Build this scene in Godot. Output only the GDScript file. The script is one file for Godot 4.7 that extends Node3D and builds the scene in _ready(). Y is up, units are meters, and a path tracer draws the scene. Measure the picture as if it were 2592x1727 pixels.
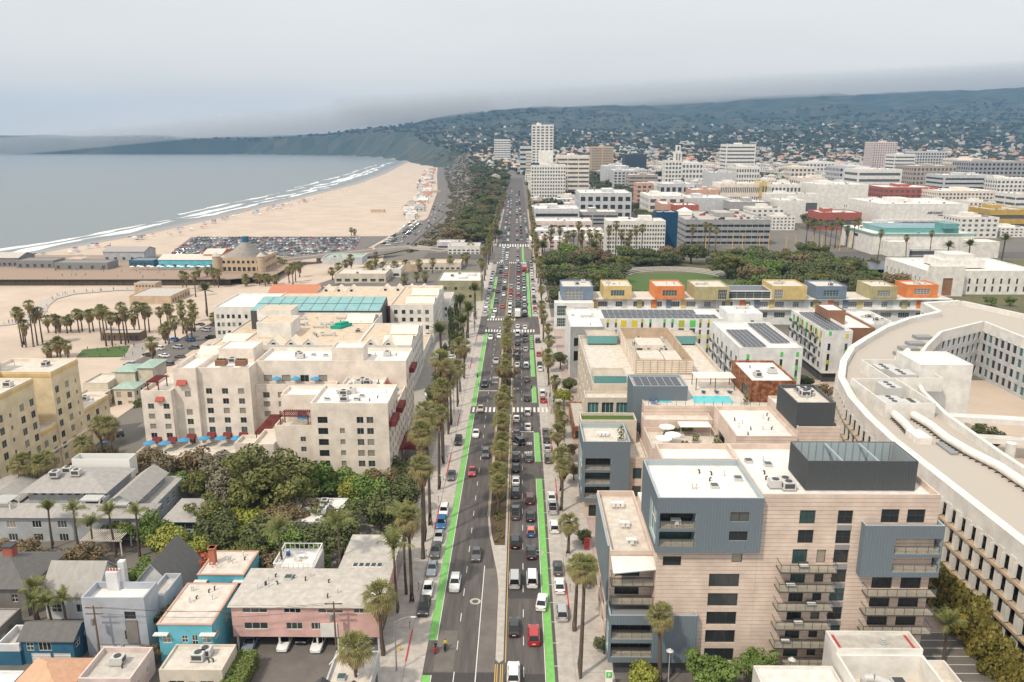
extends Node3D
# A seaside avenue seen from the air. x runs to the right, d (= -z) runs away along the avenue, y is up from the avenue's surface, metres.

const UPV := Vector3(0,1,0)
var M := {}
var taken := {}
var meshes := {}
var rng := RandomNumberGenerator.new()

# ---------------------------------------------------------------- mesh builder
class Surf:
	var v := PackedVector3Array()
	var n := PackedVector3Array()
	var c := PackedColorArray()

class MB:
	var s := {}
	var o := Vector3.ZERO
	var col := Color(1,1,1)
	var T := Transform3D()
	func _init(origin := Vector3.ZERO):
		o = origin
	func surf(k) -> Surf:
		if not s.has(k):
			s[k] = Surf.new()
		return s[k]
	func tri(k,a: Vector3,b: Vector3,c: Vector3):
		var f: Surf = surf(k)
		var p := T * a - o
		var q := T * b - o
		var r := T * c - o
		var nn := (q - p).cross(r - p).normalized()
		f.v.append(p); f.v.append(r); f.v.append(q)
		f.n.append(nn); f.n.append(nn); f.n.append(nn)
		f.c.append(col); f.c.append(col); f.c.append(col)
	func trin(k,a: Vector3,b: Vector3,c: Vector3,na: Vector3,nb: Vector3,nc: Vector3):
		var f: Surf = surf(k)
		f.v.append(T * a - o); f.v.append(T * c - o); f.v.append(T * b - o)
		f.n.append((T.basis * na).normalized()); f.n.append((T.basis * nc).normalized()); f.n.append((T.basis * nb).normalized())
		f.c.append(col); f.c.append(col); f.c.append(col)
	func quad(k,a: Vector3,b: Vector3,c: Vector3,d: Vector3):
		tri(k,a,b,c)
		tri(k,a,c,d)
	# box from (x0,y0,d0) to (x1,y1,d1); d grows away from the camera
	func box(k,x0: float,x1: float,y0: float,y1: float,d0: float,d1: float,bottom := false):
		var f := -minf(d0,d1)
		var b := -maxf(d0,d1)
		quad(k,Vector3(x0,y0,f),Vector3(x1,y0,f),Vector3(x1,y1,f),Vector3(x0,y1,f))
		quad(k,Vector3(x1,y0,b),Vector3(x0,y0,b),Vector3(x0,y1,b),Vector3(x1,y1,b))
		quad(k,Vector3(x0,y0,b),Vector3(x0,y0,f),Vector3(x0,y1,f),Vector3(x0,y1,b))
		quad(k,Vector3(x1,y0,f),Vector3(x1,y0,b),Vector3(x1,y1,b),Vector3(x1,y1,f))
		quad(k,Vector3(x0,y1,f),Vector3(x1,y1,f),Vector3(x1,y1,b),Vector3(x0,y1,b))
		if bottom:
			quad(k,Vector3(x0,y0,b),Vector3(x1,y0,b),Vector3(x1,y0,f),Vector3(x0,y0,f))
	# upright prism on a polygon of Vector2(x, d); counter-clockwise seen from above
	func prism(k,poly: Array,y0: float,y1: float,top := true,kt = null):
		var n := poly.size()
		var area := 0.0
		for i in n:
			var a: Vector2 = poly[i]
			var b: Vector2 = poly[(i + 1) % n]
			area += a.x * b.y - b.x * a.y
		var p := poly.duplicate()
		if area < 0:
			p.reverse()
		for i in n:
			var a: Vector2 = p[i]
			var b: Vector2 = p[(i + 1) % n]
			quad(k,Vector3(a.x,y0,-a.y),Vector3(b.x,y0,-b.y),Vector3(b.x,y1,-b.y),Vector3(a.x,y1,-a.y))
		if top:
			flat(kt if kt else k,p,y1)
	func flat(k,p: Array,y: float):
		var pts := PackedVector2Array(p)
		var idx := Geometry2D.triangulate_polygon(pts)
		for i in range(0,idx.size(),3):
			var a := pts[idx[i]]
			var b := pts[idx[i + 1]]
			var c := pts[idx[i + 2]]
			if (b - a).cross(c - a) < 0:
				var t := b
				b = c
				c = t
			tri(k,Vector3(a.x,y,-a.y),Vector3(b.x,y,-b.y),Vector3(c.x,y,-c.y))
	func tube(k,a: Vector3,b: Vector3,r0: float,r1: float,n := 8,cap := true):
		var ax := (b - a).normalized()
		var u := ax.cross(Vector3(0,0,1) if absf(ax.z) < 0.9 else Vector3(1,0,0)).normalized()
		var w := ax.cross(u)
		for i in n:
			var t0 := TAU * i / n
			var t1 := TAU * (i + 1) / n
			var e0 := u * cos(t0) + w * sin(t0)
			var e1 := u * cos(t1) + w * sin(t1)
			trin(k,a + e0 * r0,a + e1 * r0,b + e1 * r1,e0,e1,e1)
			trin(k,a + e0 * r0,b + e1 * r1,b + e0 * r1,e0,e1,e0)
			if cap:
				tri(k,b,b + e0 * r1,b + e1 * r1)
				tri(k,a,a + e1 * r0,a + e0 * r0)
	# a run of tubes through points with radii
	func pipe(k,pts: Array,r: float,n := 8):
		for i in pts.size() - 1:
			tube(k,pts[i],pts[i + 1],r,r,n,true)
	func cone(k,c: Vector3,r: float,h: float,n := 8):
		for i in n:
			var t0 := TAU * i / n
			var t1 := TAU * (i + 1) / n
			tri(k,c + Vector3(cos(t1) * r,0,sin(t1) * r),c + Vector3(cos(t0) * r,0,sin(t0) * r),c + UPV * h)
	func ball(k,c: Vector3,r: Vector3,nu := 8,nv := 5):
		for j in nv:
			for i in nu:
				var q := []
				for e in [[0,0],[1,0],[1,1],[0,1]]:
					var t: float = TAU * (i + e[0]) / nu
					var p: float = PI * (j + e[1]) / nv - PI / 2
					q.append(Vector3(cos(p) * sin(t),sin(p),cos(p) * cos(t)))
				trin(k,c + q[0] * r,c + q[1] * r,c + q[2] * r,q[0] / r,q[1] / r,q[2] / r)
				trin(k,c + q[0] * r,c + q[2] * r,c + q[3] * r,q[0] / r,q[2] / r,q[3] / r)

func V(x: float,y: float,d: float) -> Vector3:
	return Vector3(x,y,-d)

func done(mb: MB,colours := false) -> ArrayMesh:
	var am := ArrayMesh.new()
	for k in mb.s:
		var f: Surf = mb.s[k]
		if f.v.is_empty():
			continue
		var a := []
		a.resize(Mesh.ARRAY_MAX)
		a[Mesh.ARRAY_VERTEX] = f.v
		a[Mesh.ARRAY_NORMAL] = f.n
		if colours:
			a[Mesh.ARRAY_COLOR] = f.c
		am.add_surface_from_arrays(Mesh.PRIMITIVE_TRIANGLES,a)
		am.surface_set_material(am.get_surface_count() - 1,M[k])
	return am

# ---------------------------------------------------------------- nodes
func numbered(called: String) -> String:
	var n: int = taken.get(called,0)
	taken[called] = n + 1
	return called if n == 0 else "%s_%03d" % [called,n]

func tag(o: Node3D,label: String,category := "",group := "",kind := ""):
	if label: o.set_meta("label",label)
	if category: o.set_meta("category",category)
	if group: o.set_meta("group",group)
	if kind: o.set_meta("kind",kind)

func thing(called: String,label: String,category: String,at := Vector3.ZERO,group := "",turn := 0.0) -> Node3D:
	var o := Node3D.new()
	o.name = numbered(called)
	o.position = at
	o.rotation.y = turn
	add_child(o)
	tag(o,label,category,group)
	return o

func put(parent: Node,called: String,mesh: Mesh,at := Transform3D()) -> MeshInstance3D:
	var o := MeshInstance3D.new()
	o.name = called
	o.mesh = mesh
	o.transform = at
	parent.add_child(o,true)
	return o

func part(parent: Node,called: String,mb: MB,colours := false) -> MeshInstance3D:
	return put(parent,called,done(mb,colours))

func single(called: String,label: String,category: String,mesh: Mesh,at := Transform3D(),group := "") -> MeshInstance3D:
	var o := put(self,numbered(called),mesh,at)
	tag(o,label,category,group)
	return o

func ground(called: String,mb: MB,label := "",colours := false,kind := "structure") -> MeshInstance3D:
	var o := put(self,numbered(called),done(mb,colours))
	tag(o,label,"","",kind)
	return o

# ---------------------------------------------------------------- materials
func noise_image(size: int,freq: float,oct: int,lo: float,hi: float,seedn: int,gain := 0.5,power := 1.0) -> ImageTexture:
	var n := FastNoiseLite.new()
	n.seed = seedn
	n.noise_type = FastNoiseLite.TYPE_SIMPLEX_SMOOTH
	n.frequency = freq
	n.fractal_octaves = oct
	n.fractal_gain = gain
	var im := n.get_seamless_image(size,size)
	im.convert(Image.FORMAT_L8)
	var out := Image.create(size,size,false,Image.FORMAT_RGB8)
	var by := im.get_data()
	var ob := PackedByteArray()
	ob.resize(size * size * 3)
	for i in size * size:
		var t := pow(by[i] / 255.0,power)
		var g := int(255.0 * clampf(lerpf(lo,hi,t),0,1))
		ob[i * 3] = g
		ob[i * 3 + 1] = g
		ob[i * 3 + 2] = g
	out = Image.create_from_data(size,size,false,Image.FORMAT_RGB8,ob)
	return ImageTexture.create_from_image(out)

var TX := {}
func mat(key: String,r: float,g: float,b: float,rough := 0.8,tx := "",tile := 10.0,o := {}) -> StandardMaterial3D:
	var m := StandardMaterial3D.new()
	m.resource_name = key
	var k := 1.0
	if tx:
		m.albedo_texture = TX[tx][0]
		k = TX[tx][1]
		m.uv1_triplanar = true
		m.uv1_world_triplanar = true
		m.uv1_scale = o.get("stretch",Vector3.ONE) / tile
	m.albedo_color = Color(minf(r / k,1),minf(g / k,1),minf(b / k,1)).linear_to_srgb()
	m.roughness = rough
	m.metallic = o.get("metal",0.0)
	m.metallic_specular = o.get("spec",0.5)
	if o.has("vc"):
		m.vertex_color_use_as_albedo = true
	if o.has("coat"):
		m.clearcoat_enabled = true
		m.clearcoat = o.coat
		m.clearcoat_roughness = 0.05
	if o.has("bump"):
		m.heightmap_enabled = true
		m.heightmap_texture = TX[o.get("bumptx",tx)][0]
		m.heightmap_scale = o.bump
		if not tx:
			m.uv1_triplanar = true
			m.uv1_world_triplanar = true
			m.uv1_scale = Vector3.ONE / tile
	if o.has("back"):
		m.backlight_enabled = true
		m.backlight = Color(o.back,o.back,o.back)
	if o.has("alpha"):
		m.transparency = BaseMaterial3D.TRANSPARENCY_ALPHA
		m.albedo_color.a = o.alpha
	M[key] = m
	return m

# ---------------------------------------------------------------- camera, sky, sun, air
func setup_view():
	var cam := Camera3D.new()
	cam.name = "camera"
	cam.fov = 46.373
	cam.near = 0.5
	cam.far = 40000.0
	cam.position = Vector3(0,76,0)
	cam.rotation_degrees = Vector3(-14.157,0.551,0)
	cam.current = true
	add_child(cam)
	var env := Environment.new()
	env.background_mode = Environment.BG_SKY
	env.tonemap_mode = Environment.TONE_MAPPER_LINEAR
	env.tonemap_exposure = 1.0
	env.sdfgi_enabled = true
	env.ssao_enabled = true
	env.ssil_enabled = true
	env.fog_enabled = true
	env.fog_density = 0.00008
	env.fog_light_color = Color(0.56,0.77,0.97)
	env.volumetric_fog_enabled = true
	env.volumetric_fog_density = 0.0
	var sky := Sky.new()
	var ps := PanoramaSkyMaterial.new()
	ps.panorama = overcast()
	sky.sky_material = ps
	env.sky = sky
	var we := WorldEnvironment.new()
	we.name = "environment"
	we.environment = env
	add_child(we)
	var sun := DirectionalLight3D.new()
	sun.name = "sun"
	sun.light_energy = 1.0
	sun.light_color = Color(1.0,0.95,0.87)
	sun.light_angular_distance = 2.5
	sun.shadow_enabled = true
	sun.look_at_from_position(Vector3.ZERO,Vector3(0.42,-0.76,-0.46),UPV)
	add_child(sun)

# a high even cloud deck: pale grey, a little darker and streaked low down
func overcast() -> ImageTexture:
	var w := 1024
	var h := 512
	var n := FastNoiseLite.new()
	n.seed = 5
	n.frequency = 0.35
	n.fractal_octaves = 5
	n.fractal_gain = 0.55
	var im := Image.create(w,h,false,Image.FORMAT_RGBF)
	im.fill(Color(0.60,0.61,0.62))
	for j in h / 2 + 2:
		var el := PI / 2 - PI * (j + 0.5) / h
		var up := maxf(sin(el),0.0)
		for i in w:
			var az := TAU * ((i + 0.5) / w - 0.5)
			var dir := Vector3(sin(az) * cos(el),up,-cos(az) * cos(el))
			var q := dir / (up + 0.16)
			var f := n.get_noise_3d(q.x,q.z * 1.7,0.0)
			var f2 := n.get_noise_3d(q.x * 0.3 + 40.0,q.z * 0.5,3.0)
			var t := clampf(up / 0.5,0.0,1.0)
			var v := 0.82 * (1.0 + 0.6 * up) + (f * 0.09 + f2 * 0.12) * (1.0 - 0.5 * t)
			var lowk := pow(1.0 - clampf(up / 0.2,0.0,1.0),2.0)
			var c := Color(v * (1.0 + 0.30 * lowk),v * (0.99 + 0.17 * lowk),v * (0.97 + 0.0 * lowk))
			im.set_pixel(i,j,c)
	return ImageTexture.create_from_image(im)

# ---------------------------------------------------------------- the lie of the land
func along(t: Array,d: float) -> float:
	if d <= t[0].x:
		return t[0].y
	for i in t.size() - 1:
		if d < t[i + 1].x:
			return lerpf(t[i].y,t[i + 1].y,(d - t[i].x) / (t[i + 1].x - t[i].x))
	return t[-1].y
const FOOT := [Vector2(0,-150),Vector2(440,-150),Vector2(560,-112),Vector2(620,-80),Vector2(900,-76),Vector2(1366,-112),Vector2(2080,-185),Vector2(2600,-235),Vector2(3300,-440),Vector2(4200,-690),Vector2(4760,-1000),Vector2(5200,-1800),Vector2(5450,-7000)]
const BROW := [Vector2(0,-85),Vector2(440,-85),Vector2(560,-62),Vector2(620,-54),Vector2(900,-50),Vector2(1366,-78),Vector2(2080,-130),Vector2(2600,-170),Vector2(3300,-340),Vector2(4200,-560),Vector2(4760,-850),Vector2(5200,-1550),Vector2(5450,-6600)]
const RISE := [Vector2(0,0),Vector2(900,0),Vector2(1500,8),Vector2(2500,26),Vector2(3300,52),Vector2(4200,105),Vector2(5000,165),Vector2(5800,215),Vector2(7000,250),Vector2(9000,260)]
const SHORE := [Vector2(0,-450),Vector2(480,-420),Vector2(588,-396),Vector2(735,-368),Vector2(933,-358),Vector2(1290,-350),Vector2(1600,-346),Vector2(2100,-372),Vector2(2612,-417),Vector2(3300,-472),Vector2(4160,-705),Vector2(4760,-1010),Vector2(5200,-1850),Vector2(5450,-7050)]
var hn := FastNoiseLite.new()
func lie(x: float,d: float) -> float:
	var t := smoothstep(0.0,1.0,clampf((along(BROW,d) - x) / (along(BROW,d) - along(FOOT,d)),0,1))
	var p := along(RISE,d)
	if x < 0.0 and d > 2500.0:
		p *= lerpf(1.0,clampf(1.0 + x / 2600.0,0.35,1.0),smoothstep(2500.0,3300.0,d))
	if d > 2500.0:
		var k := smoothstep(2500.0,5600.0,d)
		var m := 1.0 - absf(hn.get_noise_2d(x * 0.9,d * 1.1)) * 2.2
		var s := hn.get_noise_2d(x * 0.35 + 900.0,d * 0.35)
		p += k * (1.0 if x > 0.0 else clampf(1.0 + x / 1800.0,0.35,1.0)) * (m * 70.0 + s * 90.0 + smoothstep(-500.0,3500.0,x) * smoothstep(5000.0,7000.0,d) * 190.0)
		p = minf(p,385.0 + (x * 0.025 if x > 0.0 else maxf(x * 0.13,-265.0)) + 25.0 * s)
		p = maxf(p,-6.0 + k * 30.0)
	var y := lerpf(p,-8.0,t)
	return minf(y,lerpf(-13.0,-8.3,clampf((x - along(SHORE,d)) / 40.0,0,1))) if x < along(SHORE,d) + 40.0 else y

func sheet(k: String,xs: Array,ds: Array,f: Callable) -> MB:
	var mb := MB.new()
	for i in xs.size() - 1:
		for j in ds.size() - 1:
			var a := V(xs[i],f.call(xs[i],ds[j]),ds[j])
			var b := V(xs[i + 1],f.call(xs[i + 1],ds[j]),ds[j])
			var c := V(xs[i + 1],f.call(xs[i + 1],ds[j + 1]),ds[j + 1])
			var e := V(xs[i],f.call(xs[i],ds[j + 1]),ds[j + 1])
			mb.quad(k,a,b,c,e)
	return mb

func steps(a: float,b: float,n: int) -> Array:
	var r := []
	for i in n + 1:
		r.append(lerpf(a,b,float(i) / n))
	return r

func make_materials():
	TX["fine"] = [noise_image(512,0.03,5,0.86,1.0,1,0.6),0.91]
	TX["stain"] = [noise_image(512,0.008,6,0.84,1.0,2,0.65),0.89]
	TX["patch"] = [noise_image(512,0.006,5,0.35,1.0,3,0.5),0.46]
	TX["streak"] = [noise_image(512,0.011,6,0.72,1.0,6,0.6),0.81]
	TX["sand"] = [noise_image(1024,0.006,7,0.88,1.0,4,0.7),0.92]
	mat("land",0.16,0.145,0.125,0.95,"sand",240.0)
	mat("sand",0.53,0.43,0.345,0.95,"sand",260.0)
	mat("wetsand",0.30,0.25,0.20,0.35,"sand",50.0)
	mat("sea",0.145,0.165,0.16,0.3,"",45.0,{"bump": 25.0,"bumptx": "stain"})
	mat("foam",0.75,0.75,0.74,0.9,"stain",18.0)
	mat("leaf",1,1,1,0.7,"",1.0,{"vc": 1,"back": 0.25})
	mat("hill",1,1,1,0.95,"",1.0,{"vc": 1})

func make_land():
	hn.seed = 11
	hn.frequency = 0.0011
	hn.fractal_octaves = 6
	hn.fractal_gain = 0.55
	var xs := [-3200.0,-2000.0,-1400.0,-1000.0,-800.0,-650.0,-550.0,-480.0,-420.0] + steps(-400,-40,60) + [0.0,60.0,200.0,500.0,900.0,1500.0,2200.0,3200.0]
	var ds := [-200.0,0.0,60.0,120.0] + steps(160,1000,56) + steps(1040,2650,36)
	ground("ground",sheet("land",xs,ds,func(x,d): return lie(x,d) - 0.02))
	# hills beyond, one sheet
	var mb := MB.new()
	var hx := []
	for i in 111:
		hx.append(lerpf(-1.0,1.0,i / 110.0))
	var hd := steps(2600,6400,76) + steps(6460,9400,30)
	var colr := func(x: float,y: float,d: float) -> Color:
		var s := hn.get_noise_2d(x * 6.0,d * 6.0)
		var g := Color(0.035,0.050,0.034).lerp(Color(0.085,0.08,0.055),clampf(0.3 + s * 1.2,0,1))
		return g
	for j in hd.size() - 1:
		for i in hx.size() - 1:
			var q := []
			for e in [[0,0],[1,0],[1,1],[0,1]]:
				var d: float = hd[j + e[1]]
				var x: float = hx[i + e[0]] * (d * 0.86 + 300.0)
				q.append(V(x,lie(x,d) - 0.02,d))
			mb.col = colr.call(q[0].x,q[0].y,-q[0].z)
			mb.quad("hill",q[0],q[1],q[2],q[3])
	ground("hills",mb,"hazy blue mountains and wooded foothills behind the city",true)
	# sea
	var sb := MB.new()
	var sd := [-200.0,100.0] + steps(200,1600,28) + steps(1700,5600,26)
	for j in sd.size() - 1:
		var a0: float = along(SHORE,sd[j]) + 4.0
		var a1: float = along(SHORE,sd[j + 1]) + 4.0
		sb.quad("sea",V(-9000,-10,sd[j]),V(a0,-10,sd[j]),V(a1,-10,sd[j + 1]),V(-9000,-10,sd[j + 1]))
	ground("sea",sb,"calm grey sea in the bay")
	# beach: dry sand, then the slope into the water
	var bb := MB.new()
	var wb := MB.new()
	var bd := [-100.0,60.0] + steps(120,1600,74) + steps(1650,5200,50)
	for j in bd.size() - 1:
		var d0: float = bd[j]
		var d1: float = bd[j + 1]
		var n := 14
		for i in n:
			var q := []
			for e in [[i,d0],[i + 1,d0],[i + 1,d1],[i,d1]]:
				var x0: float = along(SHORE,e[1]) + 26.0
				var x1: float = along(FOOT,e[1]) + lerpf(30.0,-27.0,smoothstep(520.0,640.0,e[1]))
				if e[1] > 3200.0:
					x1 = maxf(x0 + 5.0,along(FOOT,e[1]))
				var x: float = lerpf(x0,x1,float(e[0]) / n)
				q.append(V(x,maxf(lie(x,e[1]),-8.0) + 0.06 + (0.12 * hn.get_noise_2d(x * 40.0,e[1] * 40.0) if e[0] < n - 3 else 0.0),e[1]))
			bb.quad("sand",q[0],q[1],q[2],q[3])
		for i in 3:
			var q := []
			for e in [[i,d0],[i + 1,d0],[i + 1,d1],[i,d1]]:
				var sh: float = along(SHORE,e[1])
				var x: float = sh + [-14.0,2.0,15.0,26.05][e[0]]
				q.append(V(x,[-11.5,-9.96,-9.0,-7.97][e[0]],e[1]))
			wb.quad("wetsand",q[0],q[1],q[2],q[3])
	ground("beach",bb,"wide pale sand beach along the bay")
	ground("wet_shore",wb,"strip of wet dark sand at the waterline")
	# breaking waves: thin ragged ridges of foam, each its own
	rng.seed = 77
	var rows := [[-14.0,480.0,1500.0,6.0],[-30.0,600.0,2500.0,6.0],[-52.0,950.0,1500.0,4.0],[-46.0,1550.0,3200.0,9.0],[-75.0,1500.0,2900.0,5.0]]
	for r in rows:
		var fb := MB.new()
		var d: float = r[1]
		while d < r[2]:
			var st := 6.0 + d * 0.006
			var lo := []
			for dd in [d,d + st]:
				var c: float = along(SHORE,dd) + r[0] + hn.get_noise_2d(dd * 3.0,r[0] * 50.0) * 14.0
				var w: float = maxf(0.0,r[3] * (0.55 + 1.6 * hn.get_noise_2d(dd * 9.0,300.0 + r[0] * 9.0)))
				lo.append([c - w,c + w * 0.2,c + w])
			fb.quad("foam",V(lo[0][0],-10.05,d),V(lo[0][1],-9.5,d),V(lo[1][1],-9.5,d + st),V(lo[1][0],-10.05,d + st))
			fb.quad("foam",V(lo[0][1],-9.5,d),V(lo[0][2],-9.98,d),V(lo[1][2],-9.98,d + st),V(lo[1][1],-9.5,d + st))
			d += st
		ground("wave_foam",fb,"",false)
	# low cloud lying on the hills
	for e in [[Vector3(18000,110,3600),Vector3(7800,285 + 55 + 390,-6900),0.05,"inland"],[Vector3(12000,110,3600),Vector3(-6200,270 + 55 - 558,-6700),0.09,"seaward"]]:
		var fv := FogVolume.new()
		fv.name = numbered("cloud_bank")
		fv.shape = RenderingServer.FOG_VOLUME_SHAPE_BOX
		fv.size = e[0]
		fv.position = e[1]
		fv.rotation.z = atan(e[2])
		var fm := FogMaterial.new()
		fm.density = 0.0016
		fm.albedo = Color(1,1,1)
		fv.material = fm
		add_child(fv)
		tag(fv,"grey marine cloud lying on the %s mountain tops" % e[3],"","","stuff")

# ---------------------------------------------------------------- the avenue
func pad(called: String,k: String,x0: float,x1: float,d0: float,d1: float,y: float,label := "",kerb := 0.0) -> MeshInstance3D:
	var mb := MB.new()
	if kerb > 0.0:
		mb.box(k,x0,x1,y - kerb,y,d0,d1)
	else:
		mb.quad(k,V(x0,y,d0),V(x1,y,d0),V(x1,y,d1),V(x0,y,d1))
	return ground(called,mb,label)

# painted marks are thin sheets on the asphalt
func stripe(parent: Node,k: String,x0: float,x1: float,d0: float,d1: float,called := "lane_marking",y := 0.012,skew := 0.0):
	var mb := MB.new()
	mb.quad(k,V(x0,y,d0),V(x1,y,d0),V(x1 + skew,y,d1),V(x0 + skew,y,d1))
	part(parent,called,mb)

func zebra(parent: Node,x0: float,x1: float,d: float,l: float,step := 1.2,w := 0.6):
	var x := x0
	while x < x1:
		stripe(parent,"paint_white",x,x + w,d,d + l,"crosswalk_bar")
		x += step

func road_text(parent: Node,words: String,x: float,d: float,turned: bool):
	var tm := TextMesh.new()
	tm.text = words
	var f := SystemFont.new()
	f.font_names = ["Droid Sans"]
	f.font_weight = 700
	tm.font = f
	tm.font_size = 64
	tm.pixel_size = 0.0125
	tm.depth = 0.01
	tm.material = M["paint_white"]
	var b := Basis(Vector3(1,0,0),-PI / 2) * Basis.from_scale(Vector3(1.0,2.9,1))
	if turned:
		b = Basis(UPV,PI) * b
	put(parent,"road_lettering",tm,Transform3D(b,V(x,0.014,d)))

func make_road():
	mat("asphalt",0.108,0.096,0.090,0.9,"streak",7.0,{"stretch": Vector3(1,1,0.09)})
	mat("asphalt_old",0.155,0.138,0.125,0.9,"stain",22.0)
	mat("asphalt_new",0.062,0.056,0.054,0.9,"fine",12.0)
	mat("concrete",0.46,0.42,0.38,0.9,"stain",9.0)
	mat("concrete_dark",0.34,0.31,0.28,0.9,"stain",7.0)
	mat("paving_pink",0.42,0.33,0.29,0.9,"stain",6.0)
	mat("paint_white",0.72,0.70,0.67,0.7,"fine",3.0)
	mat("paint_yellow",0.62,0.40,0.10,0.7,"fine",3.0)
	mat("paint_green",0.19,0.49,0.12,0.75,"stain",8.0)
	mat("paint_red",0.50,0.05,0.04,0.7,"fine",3.0)
	mat("soil",0.10,0.065,0.04,1.0,"stain",5.0)
	mat("lawn",0.075,0.13,0.03,1.0,"stain",6.0)
	mat("park_ground",0.13,0.12,0.06,1.0,"stain",15.0)
	mat("turf",0.07,0.12,0.02,1.0,"fine",3.0)
	var mb := MB.new()
	var ds := steps(40,620,29) + steps(660,1500,21)
	for j in ds.size() - 1:
		var s0 := -minf(maxf(ds[j] - 600.0,0.0) * 0.0045,4.0)
		var s1 := -minf(maxf(ds[j + 1] - 600.0,0.0) * 0.0045,4.0)
		mb.quad("asphalt",V(-16.95 + s0,lie(0,ds[j]),ds[j]),V(8.35 + s0,lie(0,ds[j]),ds[j]),V(8.35 + s1,lie(0,ds[j + 1]),ds[j + 1]),V(-16.95 + s1,lie(0,ds[j + 1]),ds[j + 1]))
	var road := ground("road",mb,"wide dark asphalt avenue with green cycle lanes")
	for a in [["concrete",5.8,8.34,60.0,312.0],["concrete",5.8,8.34,346.0,470.0],["concrete",-16.94,-14.15,60.0,312.0],["concrete_dark",-16.94,-14.15,346.0,500.0]]:
		stripe(road,a[0],a[1],a[2],a[3],a[4],"parking_strip",0.004)
	for a in [[-14.1,-3.6,94.5,101.6],[-2.1,3.9,94.5,101.4],[-2.1,3.9,121.2,137.5],[-2.1,3.9,60.0,92.0]]:
		stripe(road,"asphalt_new",a[0],a[1],a[2],a[3],"asphalt_patch",0.005)
	for a in [[-6.2,-3.6,101.8,131.0],[-12.7,-9.7,101.8,112.0],[-14.0,3.9,322.0,335.0],[-16.8,8.2,512.0,580.0],[-5.8,-2.4,345.0,430.0]]:
		stripe(road,"asphalt_old",a[0],a[1],a[2],a[3],"worn_asphalt",0.0045)
	# cycle lanes
	for a in [[-14.1,-12.9,60.0,101.0],[-14.1,-12.9,109.4,216.0],[-14.1,-12.9,222.6,314.0],[-13.9,-12.7,362.0,404.0],[-13.9,-12.7,414.0,452.0]]:
		stripe(road,"paint_green",a[0],a[1],a[2],a[3],"cycle_lane",0.009)
		stripe(road,"paint_white",a[1] + 0.03,a[1] + 0.15,a[2],a[3])
	for a in [[60.0,171.0],[181.0,201.0],[226.0,242.0],[253.0,288.0],[345.0,470.0]]:
		stripe(road,"paint_green",4.05,5.3,a[0],a[1],"cycle_lane",0.009)
		stripe(road,"paint_white",3.88,4.0,a[0],a[1])
	stripe(road,"paint_green",4.05,5.3,470.0,520.0,"cycle_lane",0.009,-2.4)
	stripe(road,"paint_green",1.65,2.9,520.0,590.0,"cycle_lane",0.009)
	for i in 7:
		stripe(road,"paint_green",4.05,5.3,291.0 + i * 3.0,292.7 + i * 3.0,"cycle_lane",0.009)
		stripe(road,"paint_green",-14.0,-12.8,344.0 + i * 2.4,345.3 + i * 2.4,"cycle_lane",0.009)
	# lanes
	var d := 62.0
	while d < 500.0:
		if d < 310.0 or d > 345.0:
			if d < 312.0:
				stripe(road,"paint_white",-9.56,-9.44,d,d + 2.3)
			else:
				stripe(road,"paint_white",-9.56,-9.44,d,d + 2.3)
				stripe(road,"paint_white",-2.3,-2.18,d,d + 2.3)
			stripe(road,"paint_white",0.69,0.81,d + 1.2,d + 3.5)
		d += 7.5
	stripe(road,"paint_white",-6.38,-6.24,60.0,132.0)
	for a in [[-3.55,-3.43],[-3.25,-3.13],[-2.75,-2.63],[-2.45,-2.33]]:
		stripe(road,"paint_yellow",a[0],a[1],60.0,103.6)
	stripe(road,"paint_yellow",-2.05,-1.93,104.0,300.0)
	stripe(road,"paint_yellow",-6.6,-6.48,152.0,300.0)
	stripe(road,"paint_yellow",-6.3,-6.18,345.0,500.0)
	stripe(road,"paint_yellow",-5.95,-5.83,345.0,430.0)
	stripe(road,"paint_white",-12.7,-6.5,237.3,237.8)
	stripe(road,"paint_white",-2.0,3.9,201.4,201.9)
	stripe(road,"paint_white",-12.7,-6.5,344.5,345.0)
	stripe(road,"paint_white",-1.9,3.9,314.5,315.0)
	for i in 46:
		var q := 64.0 + i * 5.6
		if q < 216.0:
			stripe(road,"paint_white",5.32,6.3,q,q + 0.12)
			stripe(road,"paint_white",-14.9,-14.15,q + 2,q + 2.12)
	zebra(road,-13.6,-6.6,217.5,4.2)
	zebra(road,-1.9,8.0,217.5,4.2)
	zebra(road,-14.0,5.6,316.3,4.4,1.15)
	zebra(road,-14.0,-2.0,338.0,4.0,1.15)
	zebra(road,-14.5,5.0,503.0,6.0,1.3)
	zebra(road,-15.0,6.0,584.0,16.0,1.9,0.9)
	for w in [["HERE",2.35,193.0,false],["WAIT",2.35,186.8,false],["HERE",-0.7,193.0,false],["WAIT",-0.7,186.8,false],["HERE",-7.9,246.5,true],["WAIT",-7.9,252.0,true]]:
		road_text(road,w[0],w[1],w[2],w[3])
	# turn arrow and manhole rings
	var ab := MB.new()
	ab.flat("paint_white",[Vector2(-5.7,132.3),Vector2(-5.4,132.3),Vector2(-5.3,130.7),Vector2(-4.6,129.9),Vector2(-4.3,129.9),Vector2(-4.3,129.1),Vector2(-3.5,130.1),Vector2(-4.3,131.1),Vector2(-4.3,130.4),Vector2(-4.8,130.6),Vector2(-5.1,131.2),Vector2(-5.4,131.4)],0.013)
	part(road,"turn_arrow",ab)
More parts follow.
